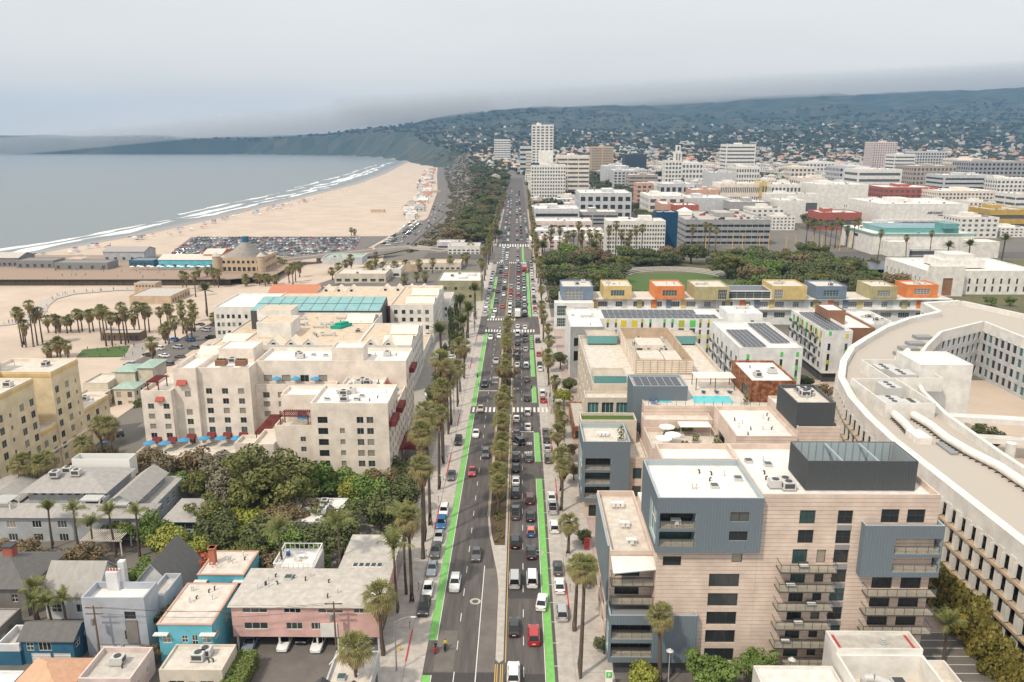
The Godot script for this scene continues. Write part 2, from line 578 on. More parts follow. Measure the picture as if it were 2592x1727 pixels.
	for m in [[-7.4,120.3],[3.8,137.0],[-1.0,240.0]]:
		var rb := MB.new()
		for i in 20:
			var t0 := TAU * i / 20
			var t1 := TAU * (i + 1) / 20
			rb.quad("concrete",V(m[0] + cos(t0) * 0.55,0.013,m[1] + sin(t0) * 0.55),V(m[0] + cos(t0) * 0.95,0.013,m[1] + sin(t0) * 0.95),V(m[0] + cos(t1) * 0.95,0.013,m[1] + sin(t1) * 0.95),V(m[0] + cos(t1) * 0.55,0.013,m[1] + sin(t1) * 0.55))
		part(road,"manhole_ring",rb)
	# median island
	var isl := MB.new()
	var left := [Vector2(-3.5,104.6),Vector2(-3.55,124.0),Vector2(-3.9,129.0),Vector2(-5.0,137.0),Vector2(-6.0,145.0),Vector2(-6.4,151.0),Vector2(-6.4,215.0)]
	var poly := [Vector2(-2.9,103.8),Vector2(-2.3,104.4),Vector2(-2.25,215.0)]
	var rl := left.duplicate()
	rl.reverse()
	isl.prism("concrete",poly + rl,0.0,0.15)
	isl.prism("concrete",[Vector2(-2.25,223.5),Vector2(-2.25,286.0),Vector2(-3.4,296.0),Vector2(-3.6,313.0),Vector2(-6.4,313.0),Vector2(-6.4,223.5)],0.0,0.15)
	ground("median_strip",isl,"raised concrete median island down the middle of the avenue")
	var bed := MB.new()
	bed.prism("soil",[Vector2(-2.7,139.5),Vector2(-2.7,214.0),Vector2(-6.0,214.0),Vector2(-6.0,150.5),Vector2(-5.3,143.0),Vector2(-4.7,139.5)],0.1,0.22)
	bed.prism("soil",[Vector2(-2.7,224.5),Vector2(-2.7,286.0),Vector2(-3.8,296.0),Vector2(-3.9,312.0),Vector2(-6.0,312.0),Vector2(-6.0,224.5)],0.1,0.22)
	ground("planting_bed",bed,"bare brown planting bed along the median")
	# pavements with kerbs
	var rs := pad("sidewalk","concrete",8.36,14.0,40.0,505.0,0.14,"pale concrete pavement on the landward side",0.2)
	var ls := pad("sidewalk","concrete",-21.6,-16.96,40.0,505.0,0.14,"pale concrete pavement on the seaward side",0.2)
	pad("sidewalk","paving_pink",8.36,15.0,515.0,1300.0,0.14,"far pavement on the landward side",0.2)
	pad("sidewalk","concrete_dark",-24.0,-17.2,590.0,1300.0,0.14,"far pavement beside the park",0.2)
	for a in [[104.0,112.0],[146.0,157.0],[172.0,186.0],[206.0,216.0],[262.0,276.0],[300.0,314.0]]:
		var kb := MB.new()
		kb.box("paint_red",8.3,8.5,0.0,0.155,a[0] + 14.0,a[1] + 14.0)
		part(rs,"red_kerb",kb)
		kb = MB.new()
		kb.box("paint_red",-17.1,-16.9,0.0,0.155,a[0],a[1])
		part(ls,"red_kerb",kb)
	# paving joints in the pavements: narrow grooves, darker grout
	for i in 60:
		var q := 62.0 + i * 3.6
		stripe(rs,"concrete_dark",8.6,13.9,q,q + 0.1,"paving_joint",0.144)
		stripe(ls,"concrete_dark",-21.5,-17.2,q,q + 0.1,"paving_joint",0.144)
	# lots and forecourts
	pad("forecourt","paving_pink",14.02,76.0,95.0,345.0,0.05,"paving round the apartment blocks")
	var lot := pad("car_park","asphalt_old",14.02,80.0,40.0,112.0,0.06,"striped car park beside the hedge of tall bamboo")
	for i in 16:
		stripe(lot,"paint_white",60.5,68.5,82.0 + i * 2.0,82.12 + i * 2.0,"bay_line",0.075,0.0)
	pad("alley","asphalt_old",-90.0,-21.62,40.0,107.0,0.03,"asphalt alley and car park behind the pink motel")
	pad("motel_lot","asphalt_old",-46.0,-21.62,107.0,118.0,0.034)
	pad("hotel_drive","concrete_dark",-40.0,-21.62,118.0,345.0,0.03,"driveway between the hotels and the pavement")
	pad("cross_street","asphalt",15.02,420.0,528.0,560.0,0.03,"cross street running inland")
	pad("cross_street","asphalt",-64.0,-16.97,520.0,552.0,0.03,"street leading down to the pier bridge")
	pad("park_lawn","park_ground",15.5,330.0,350.0,524.0,0.06,"earth and thin grass under the park trees")
	var am := MB.new()
	am.flat("lawn",[Vector2(58,384),Vector2(118,384),Vector2(114,466),Vector2(62,462)],0.075)
	ground("amphitheatre_lawn",am,"open green lawn below the curved park steps")
	for i in 4:
		var st := MB.new()
		for j in 14:
			var a0 := lerpf(0.25,2.7,j / 14.0)
			var a1 := lerpf(0.25,2.7,(j + 1) / 14.0)
			var r0 := 27.0 + i * 2.6
			st.quad("concrete",V(88 + cos(a0) * (r0 + 1.4),0.35 + i * 0.35,446 + sin(a0) * (r0 + 1.4)),V(88 + cos(a1) * (r0 + 1.4),0.35 + i * 0.35,446 + sin(a1) * (r0 + 1.4)),V(88 + cos(a1) * r0,0.35 + i * 0.35,446 + sin(a1) * r0),V(88 + cos(a0) * r0,0.35 + i * 0.35,446 + sin(a0) * r0))
			st.quad("concrete",V(88 + cos(a0) * r0,i * 0.35,446 + sin(a0) * r0),V(88 + cos(a1) * r0,i * 0.35,446 + sin(a1) * r0),V(88 + cos(a1) * r0,0.35 + i * 0.35,446 + sin(a1) * r0),V(88 + cos(a0) * r0,0.35 + i * 0.35,446 + sin(a0) * r0))
		ground("park_step",st,"curved pale step of the park amphitheatre")
	pad("inland_street","asphalt",128.0,142.0,562.0,1500.0,0.06,"inland street running away between the blocks")
	pad("inland_street","asphalt",250.0,262.0,562.0,1500.0,0.06,"second inland street between the blocks")

# ---------------------------------------------------------------- building kit
# a wall with real openings; a is its lower left corner and b its lower right one, seen from outside; holes are [u, v, w, h, ...]
func facade(mb: MB,k: String,a: Vector3,b: Vector3,h: float,holes := [],depth := 0.2,o := {}):
	var u := (b - a).normalized()
	var wd := (b - a).length()
	var n := u.cross(UPV)
	var xs := [0.0,wd]
	var ys := [0.0,h]
	for q in holes:
		for x in [q[0],q[0] + q[2]]:
			if x > 0.01 and x < wd - 0.01: xs.append(x)
		for y in [q[1],q[1] + q[3]]:
			if y > 0.01 and y < h - 0.01: ys.append(y)
	var grooves := []
	if o.has("course"):
		var y: float = o.course
		while y < h - 0.2:
			grooves.append(y)
			ys.append(y - 0.03)
			ys.append(y + 0.03)
			y += o.course
	xs.sort()
	ys.sort()
	for j in ys.size() - 1:
		var y0: float = ys[j]
		var y1: float = ys[j + 1]
		if y1 - y0 < 0.001:
			continue
		var ym := (y0 + y1) / 2
		var sunk := 0.0
		for gy in grooves:
			if absf(ym - gy) < 0.029:
				sunk = 0.07
		var run := -1.0
		for i in xs.size():
			var solid := false
			if i < xs.size() - 1 and xs[i + 1] - xs[i] > 0.001:
				var xm: float = (xs[i] + xs[i + 1]) / 2
				solid = true
				for q in holes:
					if xm > q[0] and xm < q[0] + q[2] and ym > q[1] and ym < q[1] + q[3]:
						solid = false
						break
			elif i < xs.size() - 1:
				continue
			if solid and run < 0.0:
				run = xs[i]
			if not solid and run >= 0.0:
				var p := a + u * run - n * sunk
				var q: Vector3 = a + u * xs[i] - n * sunk
				mb.quad(k,p + UPV * y0,q + UPV * y0,q + UPV * y1,p + UPV * y1)
				if sunk > 0.0:
					mb.quad(k,a + u * run + UPV * y0,a + u * xs[i] + UPV * y0,q + UPV * y0,p + UPV * y0)
				run = -1.0
	var kr = o.get("reveal",k)
	for q in holes:
		var dp: float = q[5] if q.size() > 5 else depth
		var p0: Vector3 = a + u * q[0] + UPV * q[1]
		var p1: Vector3 = p0 + u * q[2]
		var p2: Vector3 = p1 + UPV * q[3]
		var p3: Vector3 = p0 + UPV * q[3]
		var i := -n * dp
		mb.quad(kr,p0,p1,p1 + i,p0 + i)
		mb.quad(kr,p1,p2,p2 + i,p1 + i)
		mb.quad(kr,p2,p3,p3 + i,p2 + i)
		mb.quad(kr,p3,p0,p0 + i,p3 + i)
	if o.has("ribs"):
		var x: float = o.ribs / 2
		while x < wd:
			var cuts := [0.0]
			for q in holes:
				if x > q[0] - 0.05 and x < q[0] + q[2] + 0.05:
					cuts.append(q[1])
					cuts.append(q[1] + q[3])
			cuts.append(h)
			cuts.sort()
			for c in range(0,cuts.size() - 1,2):
				if cuts[c + 1] - cuts[c] > 0.05:
					var p: Vector3 = a + u * (x - 0.035) + UPV * cuts[c]
					var q: Vector3 = p + u * 0.07
					var t: Vector3 = UPV * (cuts[c + 1] - cuts[c])
					var e := n * 0.06
					mb.quad(k,p + e,q + e,q + e + t,p + e + t)
					mb.quad(k,p,p + e,p + e + t,p + t)
					mb.quad(k,q + e,q,q + t,q + e + t)
			x += o.ribs

# style: c columns and r rows of panes, f frame material, g choice of glass
func win_mesh(w: float,h: float,st: Dictionary) -> ArrayMesh:
	var key := "%.2f %.2f %s %s %s" % [w,h,st.get("c",1),st.get("r",1),st.get("f","frame_dark")]
	if meshes.has(key):
		return meshes[key]
	var mb := MB.new()
	var f: String = st.get("f","frame_dark")
	var t: float = st.get("t",0.06)
	mb.quad("glass_0",Vector3(0,0,0),Vector3(w,0,0),Vector3(w,h,0),Vector3(0,h,0))
	var bars := [[0,t,0,h],[w - t,w,0,h],[t,w - t,0,t],[t,w - t,h - t,h]]
	var nc: int = st.get("c",1)
	var nr: int = st.get("r",1)
	for i in range(1,nc):
		bars.append([w * i / nc - t / 2,w * i / nc + t / 2,t,h - t])
	for i in range(1,nr):
		bars.append([t,w - t,h * i / nr - t / 2,h * i / nr + t / 2])
	for b in bars:
		var z := 0.05
		var p := [Vector3(b[0],b[2],z),Vector3(b[1],b[2],z),Vector3(b[1],b[3],z),Vector3(b[0],b[3],z)]
		mb.quad(f,p[0],p[1],p[2],p[3])
		mb.quad(f,Vector3(b[0],b[3],z),Vector3(b[1],b[3],z),Vector3(b[1],b[3],0),Vector3(b[0],b[3],0))
		mb.quad(f,Vector3(b[0],b[2],0),Vector3(b[0],b[2],z),Vector3(b[0],b[3],z),Vector3(b[0],b[3],0))
		mb.quad(f,Vector3(b[1],b[2],z),Vector3(b[1],b[2],0),Vector3(b[1],b[3],0),Vector3(b[1],b[3],z))
	meshes[key] = done(mb)
	return meshes[key]

var styles := {}
func put_windows(parent: Node3D,a: Vector3,b: Vector3,holes: Array,depth: float,deft: String):
	var u := (b - a).normalized()
	var n := u.cross(UPV)
	for q in holes:
		var st: Dictionary = styles[q[4] if q.size() > 4 and q[4] else deft]
		if st.has("none"):
			continue
		var dp: float = q[5] if q.size() > 5 else depth
		var p: Vector3 = a + u * q[0] + UPV * q[1] - n * (dp - 0.02) - parent.position
		var o := put(parent,st.get("name","window"),win_mesh(q[2],q[3],st),Transform3D(Basis(u,UPV,n),p))
		var g: Array = st.get("g",["glass_0","glass_1","glass_0","glass_2","glass_3"])
		o.set_surface_override_material(0,M[g[rng.randi() % g.size()]])

# all windows of a far facade as one sheet of glass behind its openings
func grid(us: Array,w: float,vs: Array,h: float,st := "",dp := -1.0) -> Array:
	var r := []
	for v in vs:
		for u in us:
			r.append([u,v,w,h,st,dp] if dp > 0 else [u,v,w,h,st])
	return r

func span(a: float,b: float,n: int) -> Array:
	var r := []
	for i in n:
		r.append(a if n == 1 else lerpf(a,b,float(i) / (n - 1)))
	return r

# a rectangular block. Front faces the camera; l and r are the sides at x0 and x1.
func block(o: Dictionary) -> Node3D:
	var x0: float = o.x[0]
	var x1: float = o.x[1]
	var d0: float = o.d[0]
	var d1: float = o.d[1]
	var y0: float = o.get("y",0.0)
	var h: float = o.h
	var root: Node3D = o.get("into",null)
	if root == null:
		root = thing(o.n,o.t,o.get("c","building"),V((x0 + x1) / 2,y0,(d0 + d1) / 2),o.get("g",""))
	var pa: float = o.get("para",0.7)
	var mb := MB.new(root.position)
	var k: String = o.wall
	var dep: float = o.get("depth",0.2)
	var top := h + pa
	var c := [V(x0,y0,d0),V(x1,y0,d0),V(x1,y0,d1),V(x0,y0,d1)]
	var fs := {"f": [c[0],c[1]],"r": [c[1],c[2]],"b": [c[2],c[3]],"l": [c[3],c[0]]}
	for e in fs:
		facade(mb,o.get("wall_" + e,k),fs[e][0],fs[e][1],top,o.get(e,[]),dep,o)
	var t: float = o.get("pt",0.25)
	var kc: String = o.get("cap",k)
	if pa > 0.0:
		var ty := y0 + top
		var ry := y0 + h
		var i0 := x0 + t
		var i1 := x1 - t
		var e0 := d0 + t
		var e1 := d1 - t
		mb.quad(kc,V(x0,ty,d0),V(x1,ty,d0),V(i1,ty,e0),V(i0,ty,e0))
		mb.quad(kc,V(x1,ty,d0),V(x1,ty,d1),V(i1,ty,e1),V(i1,ty,e0))
		mb.quad(kc,V(x1,ty,d1),V(x0,ty,d1),V(i0,ty,e1),V(i1,ty,e1))
		mb.quad(kc,V(x0,ty,d1),V(x0,ty,d0),V(i0,ty,e0),V(i0,ty,e1))
		mb.quad(kc,V(i1,ry,e0),V(i0,ry,e0),V(i0,ty,e0),V(i1,ty,e0))
		mb.quad(kc,V(i0,ry,e1),V(i1,ry,e1),V(i1,ty,e1),V(i0,ty,e1))
		mb.quad(kc,V(i0,ry,e0),V(i0,ry,e1),V(i0,ty,e1),V(i0,ty,e0))
		mb.quad(kc,V(i1,ry,e1),V(i1,ry,e0),V(i1,ty,e0),V(i1,ty,e1))
		x0 = i0; x1 = i1; d0 = e0; d1 = e1
	part(root,o.get("wn","wall"),mb)
	if o.get("lid",true):
		var rb := MB.new(root.position)
		rb.quad(o.get("roof","roof_white"),V(x0,y0 + h,d0),V(x1,y0 + h,d0),V(x1,y0 + h,d1),V(x0,y0 + h,d1))
		part(root,"roof",rb)
	for e in fs:
		if o.has(e):
			if o.get("far",false):
				var gb := MB.new(root.position)
				var u: Vector3 = (fs[e][1] - fs[e][0]).normalized()
				var n := u.cross(UPV)
				for q in o[e]:
					var p: Vector3 = fs[e][0] + u * q[0] + UPV * q[1] - n * (dep - 0.02)
					gb.quad(o.get("glass","glass_far"),p,p + u * q[2],p + u * q[2] + UPV * q[3],p + UPV * q[3])
				var pn := part(root,"window_glass",gb)
				pn.set_meta("kind","stuff")
			else:
				put_windows(root,fs[e][0],fs[e][1],o[e],dep,o.get("win","plain"))
	if o.has("kit"):
		roof_kit(root,x0 + 0.8,x1 - 0.8,d0 + 0.8,d1 - 0.8,y0 + h,o.kit)
	return root

# rooftop plant: cooling units, vents, pipes, hatches
func kit_mesh(kind: int) -> ArrayMesh:
	var key := "kit%d" % kind
	if meshes.has(key):
		return meshes[key]
	var mb := MB.new()
	match kind:
		0:
			mb.box("metal_pale",-0.9,0.9,0.15,1.25,-0.7,0.7)
			mb.box("metal_grey",-0.95,0.95,0.0,0.16,-0.75,0.75)
			mb.tube("metal_dark",Vector3(0,1.25,0),Vector3(0,1.36,0),0.5,0.5,12)
			mb.box("metal_dark",-0.92,-0.9,0.4,1.1,-0.5,0.5)
			mb.box("metal_dark",-0.7,0.7,0.4,1.1,-0.72,-0.7)
		1:
			mb.tube("metal_pale",Vector3(0,0,0),Vector3(0,0.9,0),0.09,0.09,8)
			mb.cone("metal_pale",Vector3(0,0.85,0),0.2,0.18,8)
		2:
			mb.box("metal_pale",-0.55,0.55,0.0,0.45,-0.55,0.55)
			mb.box("glass_4",-0.5,0.5,0.45,0.5,-0.5,0.5)
		3:
			mb.tube("metal_dark",Vector3(0,0,0),Vector3(0,0.5,0),0.12,0.12,8)
			mb.tube("metal_dark",Vector3(0,0.5,0),Vector3(0.25,0.6,0),0.12,0.12,8)
		4:
			mb.box("metal_pale",-2.0,2.0,0.35,0.85,-0.3,0.3)
			mb.box("metal_grey",-1.6,-1.4,0.0,0.36,-0.3,0.3)
			mb.box("metal_grey",1.4,1.6,0.0,0.36,-0.3,0.3)
			mb.box("metal_pale",1.7,2.6,0.0,1.4,-0.6,0.6)
	meshes[key] = done(mb)
	return meshes[key]

func roof_kit(root: Node3D,x0: float,x1: float,d0: float,d1: float,y: float,n: int,kinds := [0,0,1,1,2,3,3,4]):
	var names := ["cooling_unit","vent_pipe","skylight","exhaust_pipe","air_duct"]
	for i in n:
		var k: int = kinds[rng.randi() % kinds.size()]
		var m := 1.5 if k in [0,4] else 0.4
		if x1 - x0 < 2.0 * m + 1.5 or d1 - d0 < 2.0 * m:
			k = 1
			m = 0.3
		if k == 4:
			m = 2.7
		var p := V(rng.randf_range(x0 + m,maxf(x0 + m,x1 - m)),y,rng.randf_range(d0 + minf(m,1.0),maxf(d0 + m,d1 - minf(m,1.0)))) - root.position
		put(root,names[k],kit_mesh(k),Transform3D(Basis(UPV,[0.0,PI / 2,PI,0.0][rng.randi() % 4] if k != 4 else 0.0),p))

func balcony(root: Node3D,x0: float,x1: float,d0: float,d1: float,y: float,ks := "balcony_slab",rail := true):
	var mb := MB.new(root.position)
	mb.box("metal_dark",x0,x1,y - 0.22,y - 0.04,d0,d1,true)
	mb.box(ks,x0 + 0.05,x1 - 0.05,y - 0.04,y,d0 + 0.05,d1)
	var s := part(root,"balcony",mb)
	if rail:
		var rb := MB.new(root.position)
		var n := maxi(2,int((x1 - x0) / 1.3))
		for i in n + 1:
			var x := lerpf(x0 + 0.06,x1 - 0.06,float(i) / n)
			rb.box("metal_dark",x - 0.025,x + 0.025,y,y + 1.05,d0 + 0.05,d0 + 0.1)
		rb.box("metal_dark",x0,x1,y + 1.03,y + 1.1,d0 + 0.04,d0 + 0.11)
		for x in [x0 + 0.05,x1 - 0.1]:
			rb.box("metal_dark",x,x + 0.05,y + 1.03,y + 1.1,d0,d1)
		put(s,"railing",done(rb))
		var gb := MB.new(root.position)
		gb.quad("glass_rail",V(x0 + 0.06,y + 0.08,d0 + 0.07),V(x1 - 0.06,y + 0.08,d0 + 0.07),V(x1 - 0.06,y + 1.02,d0 + 0.07),V(x0 + 0.06,y + 1.02,d0 + 0.07))
		gb.quad("glass_rail",V(x0 + 0.07,y + 0.08,d1),V(x0 + 0.07,y + 0.08,d0 + 0.07),V(x0 + 0.07,y + 1.02,d0 + 0.07),V(x0 + 0.07,y + 1.02,d1))
		put(s,"glass_panel",done(gb))

# a roof with two slopes; the ridge runs along x ("x") or along d ("d")
func gable(mb: MB,k: String,kg: String,x0: float,x1: float,d0: float,d1: float,y: float,rise: float,way: String,over := 0.4):
	var t := 0.12
	if way == "x":
		var dm := (d0 + d1) / 2
		var s := rise / (dm - d0)
		for e in [0.0,t]:
			var yy: float = y + e
			mb.quad(k,V(x0 - over,yy - over * s,d0 - over),V(x1 + over,yy - over * s,d0 - over),V(x1 + over,yy + rise,dm),V(x0 - over,yy + rise,dm))
			mb.quad(k,V(x1 + over,yy - over * s,d1 + over),V(x0 - over,yy - over * s,d1 + over),V(x0 - over,yy + rise,dm),V(x1 + over,yy + rise,dm))
		mb.quad(k,V(x0 - over,y - over * s,d0 - over),V(x1 + over,y - over * s,d0 - over),V(x1 + over,y + t - over * s,d0 - over),V(x0 - over,y + t - over * s,d0 - over))
		mb.tri(kg,V(x0,y,d1),V(x0,y,d0),V(x0,y + rise,dm))
		mb.tri(kg,V(x1,y,d0),V(x1,y,d1),V(x1,y + rise,dm))
		for x in [x0 - over,x1 + over]:
			mb.quad(kg,V(x,y - over * s,d0 - over),V(x,y + t - over * s,d0 - over),V(x,y + t + rise,dm),V(x,y + rise,dm))
			mb.quad(kg,V(x,y - over * s,d1 + over),V(x,y + t - over * s,d1 + over),V(x,y + t + rise,dm),V(x,y + rise,dm))
	else:
		var xm := (x0 + x1) / 2
		var s := rise / (xm - x0)
		for e in [0.0,t]:
			var yy: float = y + e
			mb.quad(k,V(x0 - over,yy - over * s,d1 + over),V(x0 - over,yy - over * s,d0 - over),V(xm,yy + rise,d0 - over),V(xm,yy + rise,d1 + over))
			mb.quad(k,V(x1 + over,yy - over * s,d0 - over),V(x1 + over,yy - over * s,d1 + over),V(xm,yy + rise,d1 + over),V(xm,yy + rise,d0 - over))
		mb.tri(kg,V(x0,y,d0),V(x1,y,d0),V(xm,y + rise,d0))
		mb.tri(kg,V(x1,y,d1),V(x0,y,d1),V(xm,y + rise,d1))
		for d in [d0 - over,d1 + over]:
			mb.quad(kg,V(x0 - over,y - over * s,d),V(xm,y + rise,d),V(xm,y + t + rise,d),V(x0 - over,y + t - over * s,d))
			mb.quad(kg,V(xm,y + rise,d),V(x1 + over,y - over * s,d),V(x1 + over,y + t - over * s,d),V(xm,y + t + rise,d))

func hip(mb: MB,k: String,x0: float,x1: float,d0: float,d1: float,y: float,rise: float,over := 0.4):
	x0 -= over; x1 += over; d0 -= over; d1 += over
	var w := minf(x1 - x0,d1 - d0) / 2
	var a := V(x0,y,d0)
	var b := V(x1,y,d0)
	var c := V(x1,y,d1)
	var e := V(x0,y,d1)
	if x1 - x0 > d1 - d0:
		var p := V(x0 + w,y + rise,(d0 + d1) / 2)
		var q := V(x1 - w,y + rise,(d0 + d1) / 2)
		mb.quad(k,a,b,q,p)
		mb.quad(k,c,e,p,q)
		mb.tri(k,e,a,p)
		mb.tri(k,b,c,q)
	else:
		var p := V((x0 + x1) / 2,y + rise,d0 + w)
		var q := V((x0 + x1) / 2,y + rise,d1 - w)
		mb.tri(k,a,b,p)
		mb.tri(k,c,e,q)
		mb.quad(k,b,c,q,p)
		mb.quad(k,e,a,p,q)
	mb.quad(k,b,a,e,c)

func parasol(x: float,y: float,d: float,k: String,label: String,group: String,r := 1.35):
	var key := "parasol" + k + str(r)
	if not meshes.has(key):
		var mb := MB.new()
		for i in 8:
			var t0 := TAU * i / 8
			var t1 := TAU * (i + 1) / 8
			mb.tri(k,Vector3(cos(t1) * r,2.15,sin(t1) * r),Vector3(cos(t0) * r,2.15,sin(t0) * r),Vector3(0,2.75,0))
			mb.quad(k,Vector3(cos(t0) * r,2.0,sin(t0) * r),Vector3(cos(t0) * r,2.15,sin(t0) * r),Vector3(cos(t1) * r,2.15,sin(t1) * r),Vector3(cos(t1) * r,2.0,sin(t1) * r))
		meshes[key] = done(mb)
		mb = MB.new()
		mb.tube("metal_pale",Vector3.ZERO,Vector3(0,2.7,0),0.04,0.04,6)
		mb.tube("metal_grey",Vector3.ZERO,Vector3(0,0.08,0),0.3,0.3,8)
		meshes[key + "p"] = done(mb)
	var o := thing("parasol",label,"parasol",V(x,y,d),group)
	put(o,"canopy",meshes[key])
	put(o,"pole",meshes[key + "p"])

func table_set(x: float,y: float,d: float,k: String,label: String,chairs := 4,w := 1.4):
	var t := thing("patio_table",label,"table",V(x,y,d),"patio tables")
	var mb := MB.new()
	mb.box(k,-w / 2,w / 2,0.68,0.74,-0.45,0.45,true)
	part(t,"tabletop",mb)
	for sx in [-1,1]:
		for sz in [-1,1]:
			mb = MB.new()
			mb.box(k,sx * (w / 2 - 0.08) - 0.03,sx * (w / 2 - 0.08) + 0.03,0,0.68,sz * 0.38 - 0.03,sz * 0.38 + 0.03)
			part(t,"leg",mb)
	if not meshes.has("chair" + k):
		mb = MB.new()
		mb.box(k,-0.25,0.25,0.4,0.46,-0.25,0.25,true)
		mb.box(k,-0.25,0.25,0.46,0.9,0.2,0.25)
		for sx in [-1,1]:
			for sz in [-1,1]:
				mb.box(k,sx * 0.22 - 0.02,sx * 0.22 + 0.02,0,0.4,sz * 0.22 - 0.02,sz * 0.22 + 0.02)
		meshes["chair" + k] = done(mb)
	for i in chairs:
		var side := 1 if i % 2 == 0 else -1
		var cx := x + (i / 2 - (chairs / 2 - 1) / 2.0) * 0.75
		single("patio_chair","chair drawn up to " + label,"chair",meshes["chair" + k],Transform3D(Basis(UPV,0.0 if side > 0 else PI),V(cx,y,d + side * 0.8)),"patio chairs at " + label)

func make_building_materials():
	var wl := {"beige": [0.64,0.52,0.44],"cream": [0.75,0.67,0.585],"stucco_white": [0.72,0.70,0.66],"yellow_stucco": [0.72,0.60,0.40],"yellow_trim": [0.68,0.47,0.20],"pink": [0.68,0.43,0.39],"turquoise": [0.13,0.45,0.56],"cube_grey": [0.40,0.43,0.48],"deep_blue": [0.03,0.13,0.22],"house_grey": [0.22,0.20,0.185],"house_white": [0.66,0.67,0.68],"shingle_blue": [0.40,0.42,0.44],"cream_house": [0.60,0.54,0.45],"office_stone": [0.60,0.53,0.44],"white_panel": [0.70,0.71,0.70],"blue_panel": [0.17,0.23,0.31],"row_yellow": [0.60,0.46,0.20],"row_orange": [0.66,0.22,0.07],"row_olive": [0.42,0.37,0.20],"olive": [0.33,0.31,0.19],"tan": [0.52,0.40,0.28],"sand_roof_wall": [0.60,0.46,0.32],"royal_blue": [0.005,0.055,0.12],"pinkish": [0.66,0.55,0.52],"pale_grey": [0.52,0.53,0.54],"mid_grey": [0.33,0.33,0.33],"red_brick": [0.36,0.10,0.07],"coral": [0.56,0.34,0.26],"ochre": [0.50,0.33,0.08],"taupe": [0.42,0.35,0.30],"dark_glass_wall": [0.04,0.055,0.075],"terracotta": [0.45,0.16,0.09],"wood_dark": [0.17,0.11,0.07],"charcoal": [0.07,0.07,0.075],"bluff": [0.38,0.28,0.19],"pier_wall": [0.07,0.055,0.042],"brown_block": [0.27,0.14,0.085]}
	for k in wl:
		mat(k,wl[k][0],wl[k][1],wl[k][2],0.88,"stain",21.0)
	mat("metal_blue",0.165,0.205,0.24,0.5,"fine",4.0)
	mat("metal_cap",0.36,0.43,0.46,0.45,"fine",4.0)
	mat("metal_slate",0.075,0.085,0.09,0.5,"fine",4.0)
	mat("metal_pale",0.55,0.55,0.54,0.5,"fine",3.0)
	mat("metal_grey",0.26,0.265,0.27,0.5,"fine",3.0)
	mat("metal_dark",0.06,0.06,0.062,0.55)
	mat("roof_white",0.78,0.73,0.69,0.8,"stain",11.0)
	mat("roof_cream",0.62,0.56,0.49,0.9,"stain",9.0)
	mat("roof_grey",0.50,0.465,0.42,0.9,"stain",8.0)
	mat("roof_gravel",0.46,0.415,0.36,0.95,"fine",4.0)
	mat("roof_tan",0.60,0.48,0.36,0.9,"stain",14.0)
	mat("roof_shingle",0.13,0.125,0.12,0.9,"stain",5.0)
	mat("roof_shingle_pale",0.36,0.34,0.32,0.9,"stain",6.0)
	mat("roof_tile",0.50,0.20,0.12,0.85,"stain",5.0)
	mat("roof_peach",0.62,0.36,0.23,0.85,"stain",5.0)
	mat("roof_green",0.33,0.45,0.38,0.7,"stain",6.0)
	mat("roof_sail",0.80,0.70,0.57,0.8,"stain",8.0)
	mat("atrium",0.20,0.42,0.42,0.3,"stain",20.0)
	mat("solar",0.05,0.055,0.07,0.25)
	mat("wood_clad",0.28,0.11,0.05,0.75,"patch",5.0)
	mat("awning_red",0.17,0.025,0.022,0.85,"fine",4.0)
	mat("awning_coral",0.42,0.09,0.07,0.85,"fine",4.0)
	mat("canvas_blue",0.06,0.27,0.48,0.85)
	mat("canvas_white",0.78,0.75,0.70,0.85)
	mat("canvas_pink",0.75,0.35,0.30,0.85)
	mat("cushion_blue",0.02,0.09,0.22,0.9)
	mat("pool_water",0.10,0.55,0.60,0.08)
	mat("balcony_slab",0.34,0.28,0.21,0.85,"stain",5.0)
	mat("frame_dark",0.05,0.05,0.05,0.5)
	mat("frame_white",0.72,0.72,0.70,0.5)
	mat("frame_brown",0.10,0.05,0.035,0.6)
	mat("frame_grey",0.30,0.31,0.31,0.5)
	for i in 7:
		var c: Array = [[0.025,0.03,0.032],[0.05,0.065,0.06],[0.30,0.27,0.22],[0.10,0.10,0.095],[0.035,0.075,0.075],[0.20,0.21,0.215],[0.06,0.16,0.16]][i]
		mat("glass_%d" % i,c[0],c[1],c[2],0.09)
	mat("glass_far",0.10,0.11,0.12,0.25)
	mat("glass_far_dark",0.035,0.04,0.045,0.25)
	mat("glass_rail",0.6,0.7,0.68,0.05,"",1.0,{"alpha": 0.12})
	mat("glass_teal",0.12,0.30,0.30,0.12)
	mat("panel_lime",0.36,0.42,0.03,0.7)
	mat("panel_yellow",0.60,0.50,0.03,0.7)
	mat("panel_green",0.10,0.50,0.10,0.7)
	mat("skin",0.42,0.25,0.17,0.7)
	mat("sign_ink",0.04,0.04,0.045,0.6)
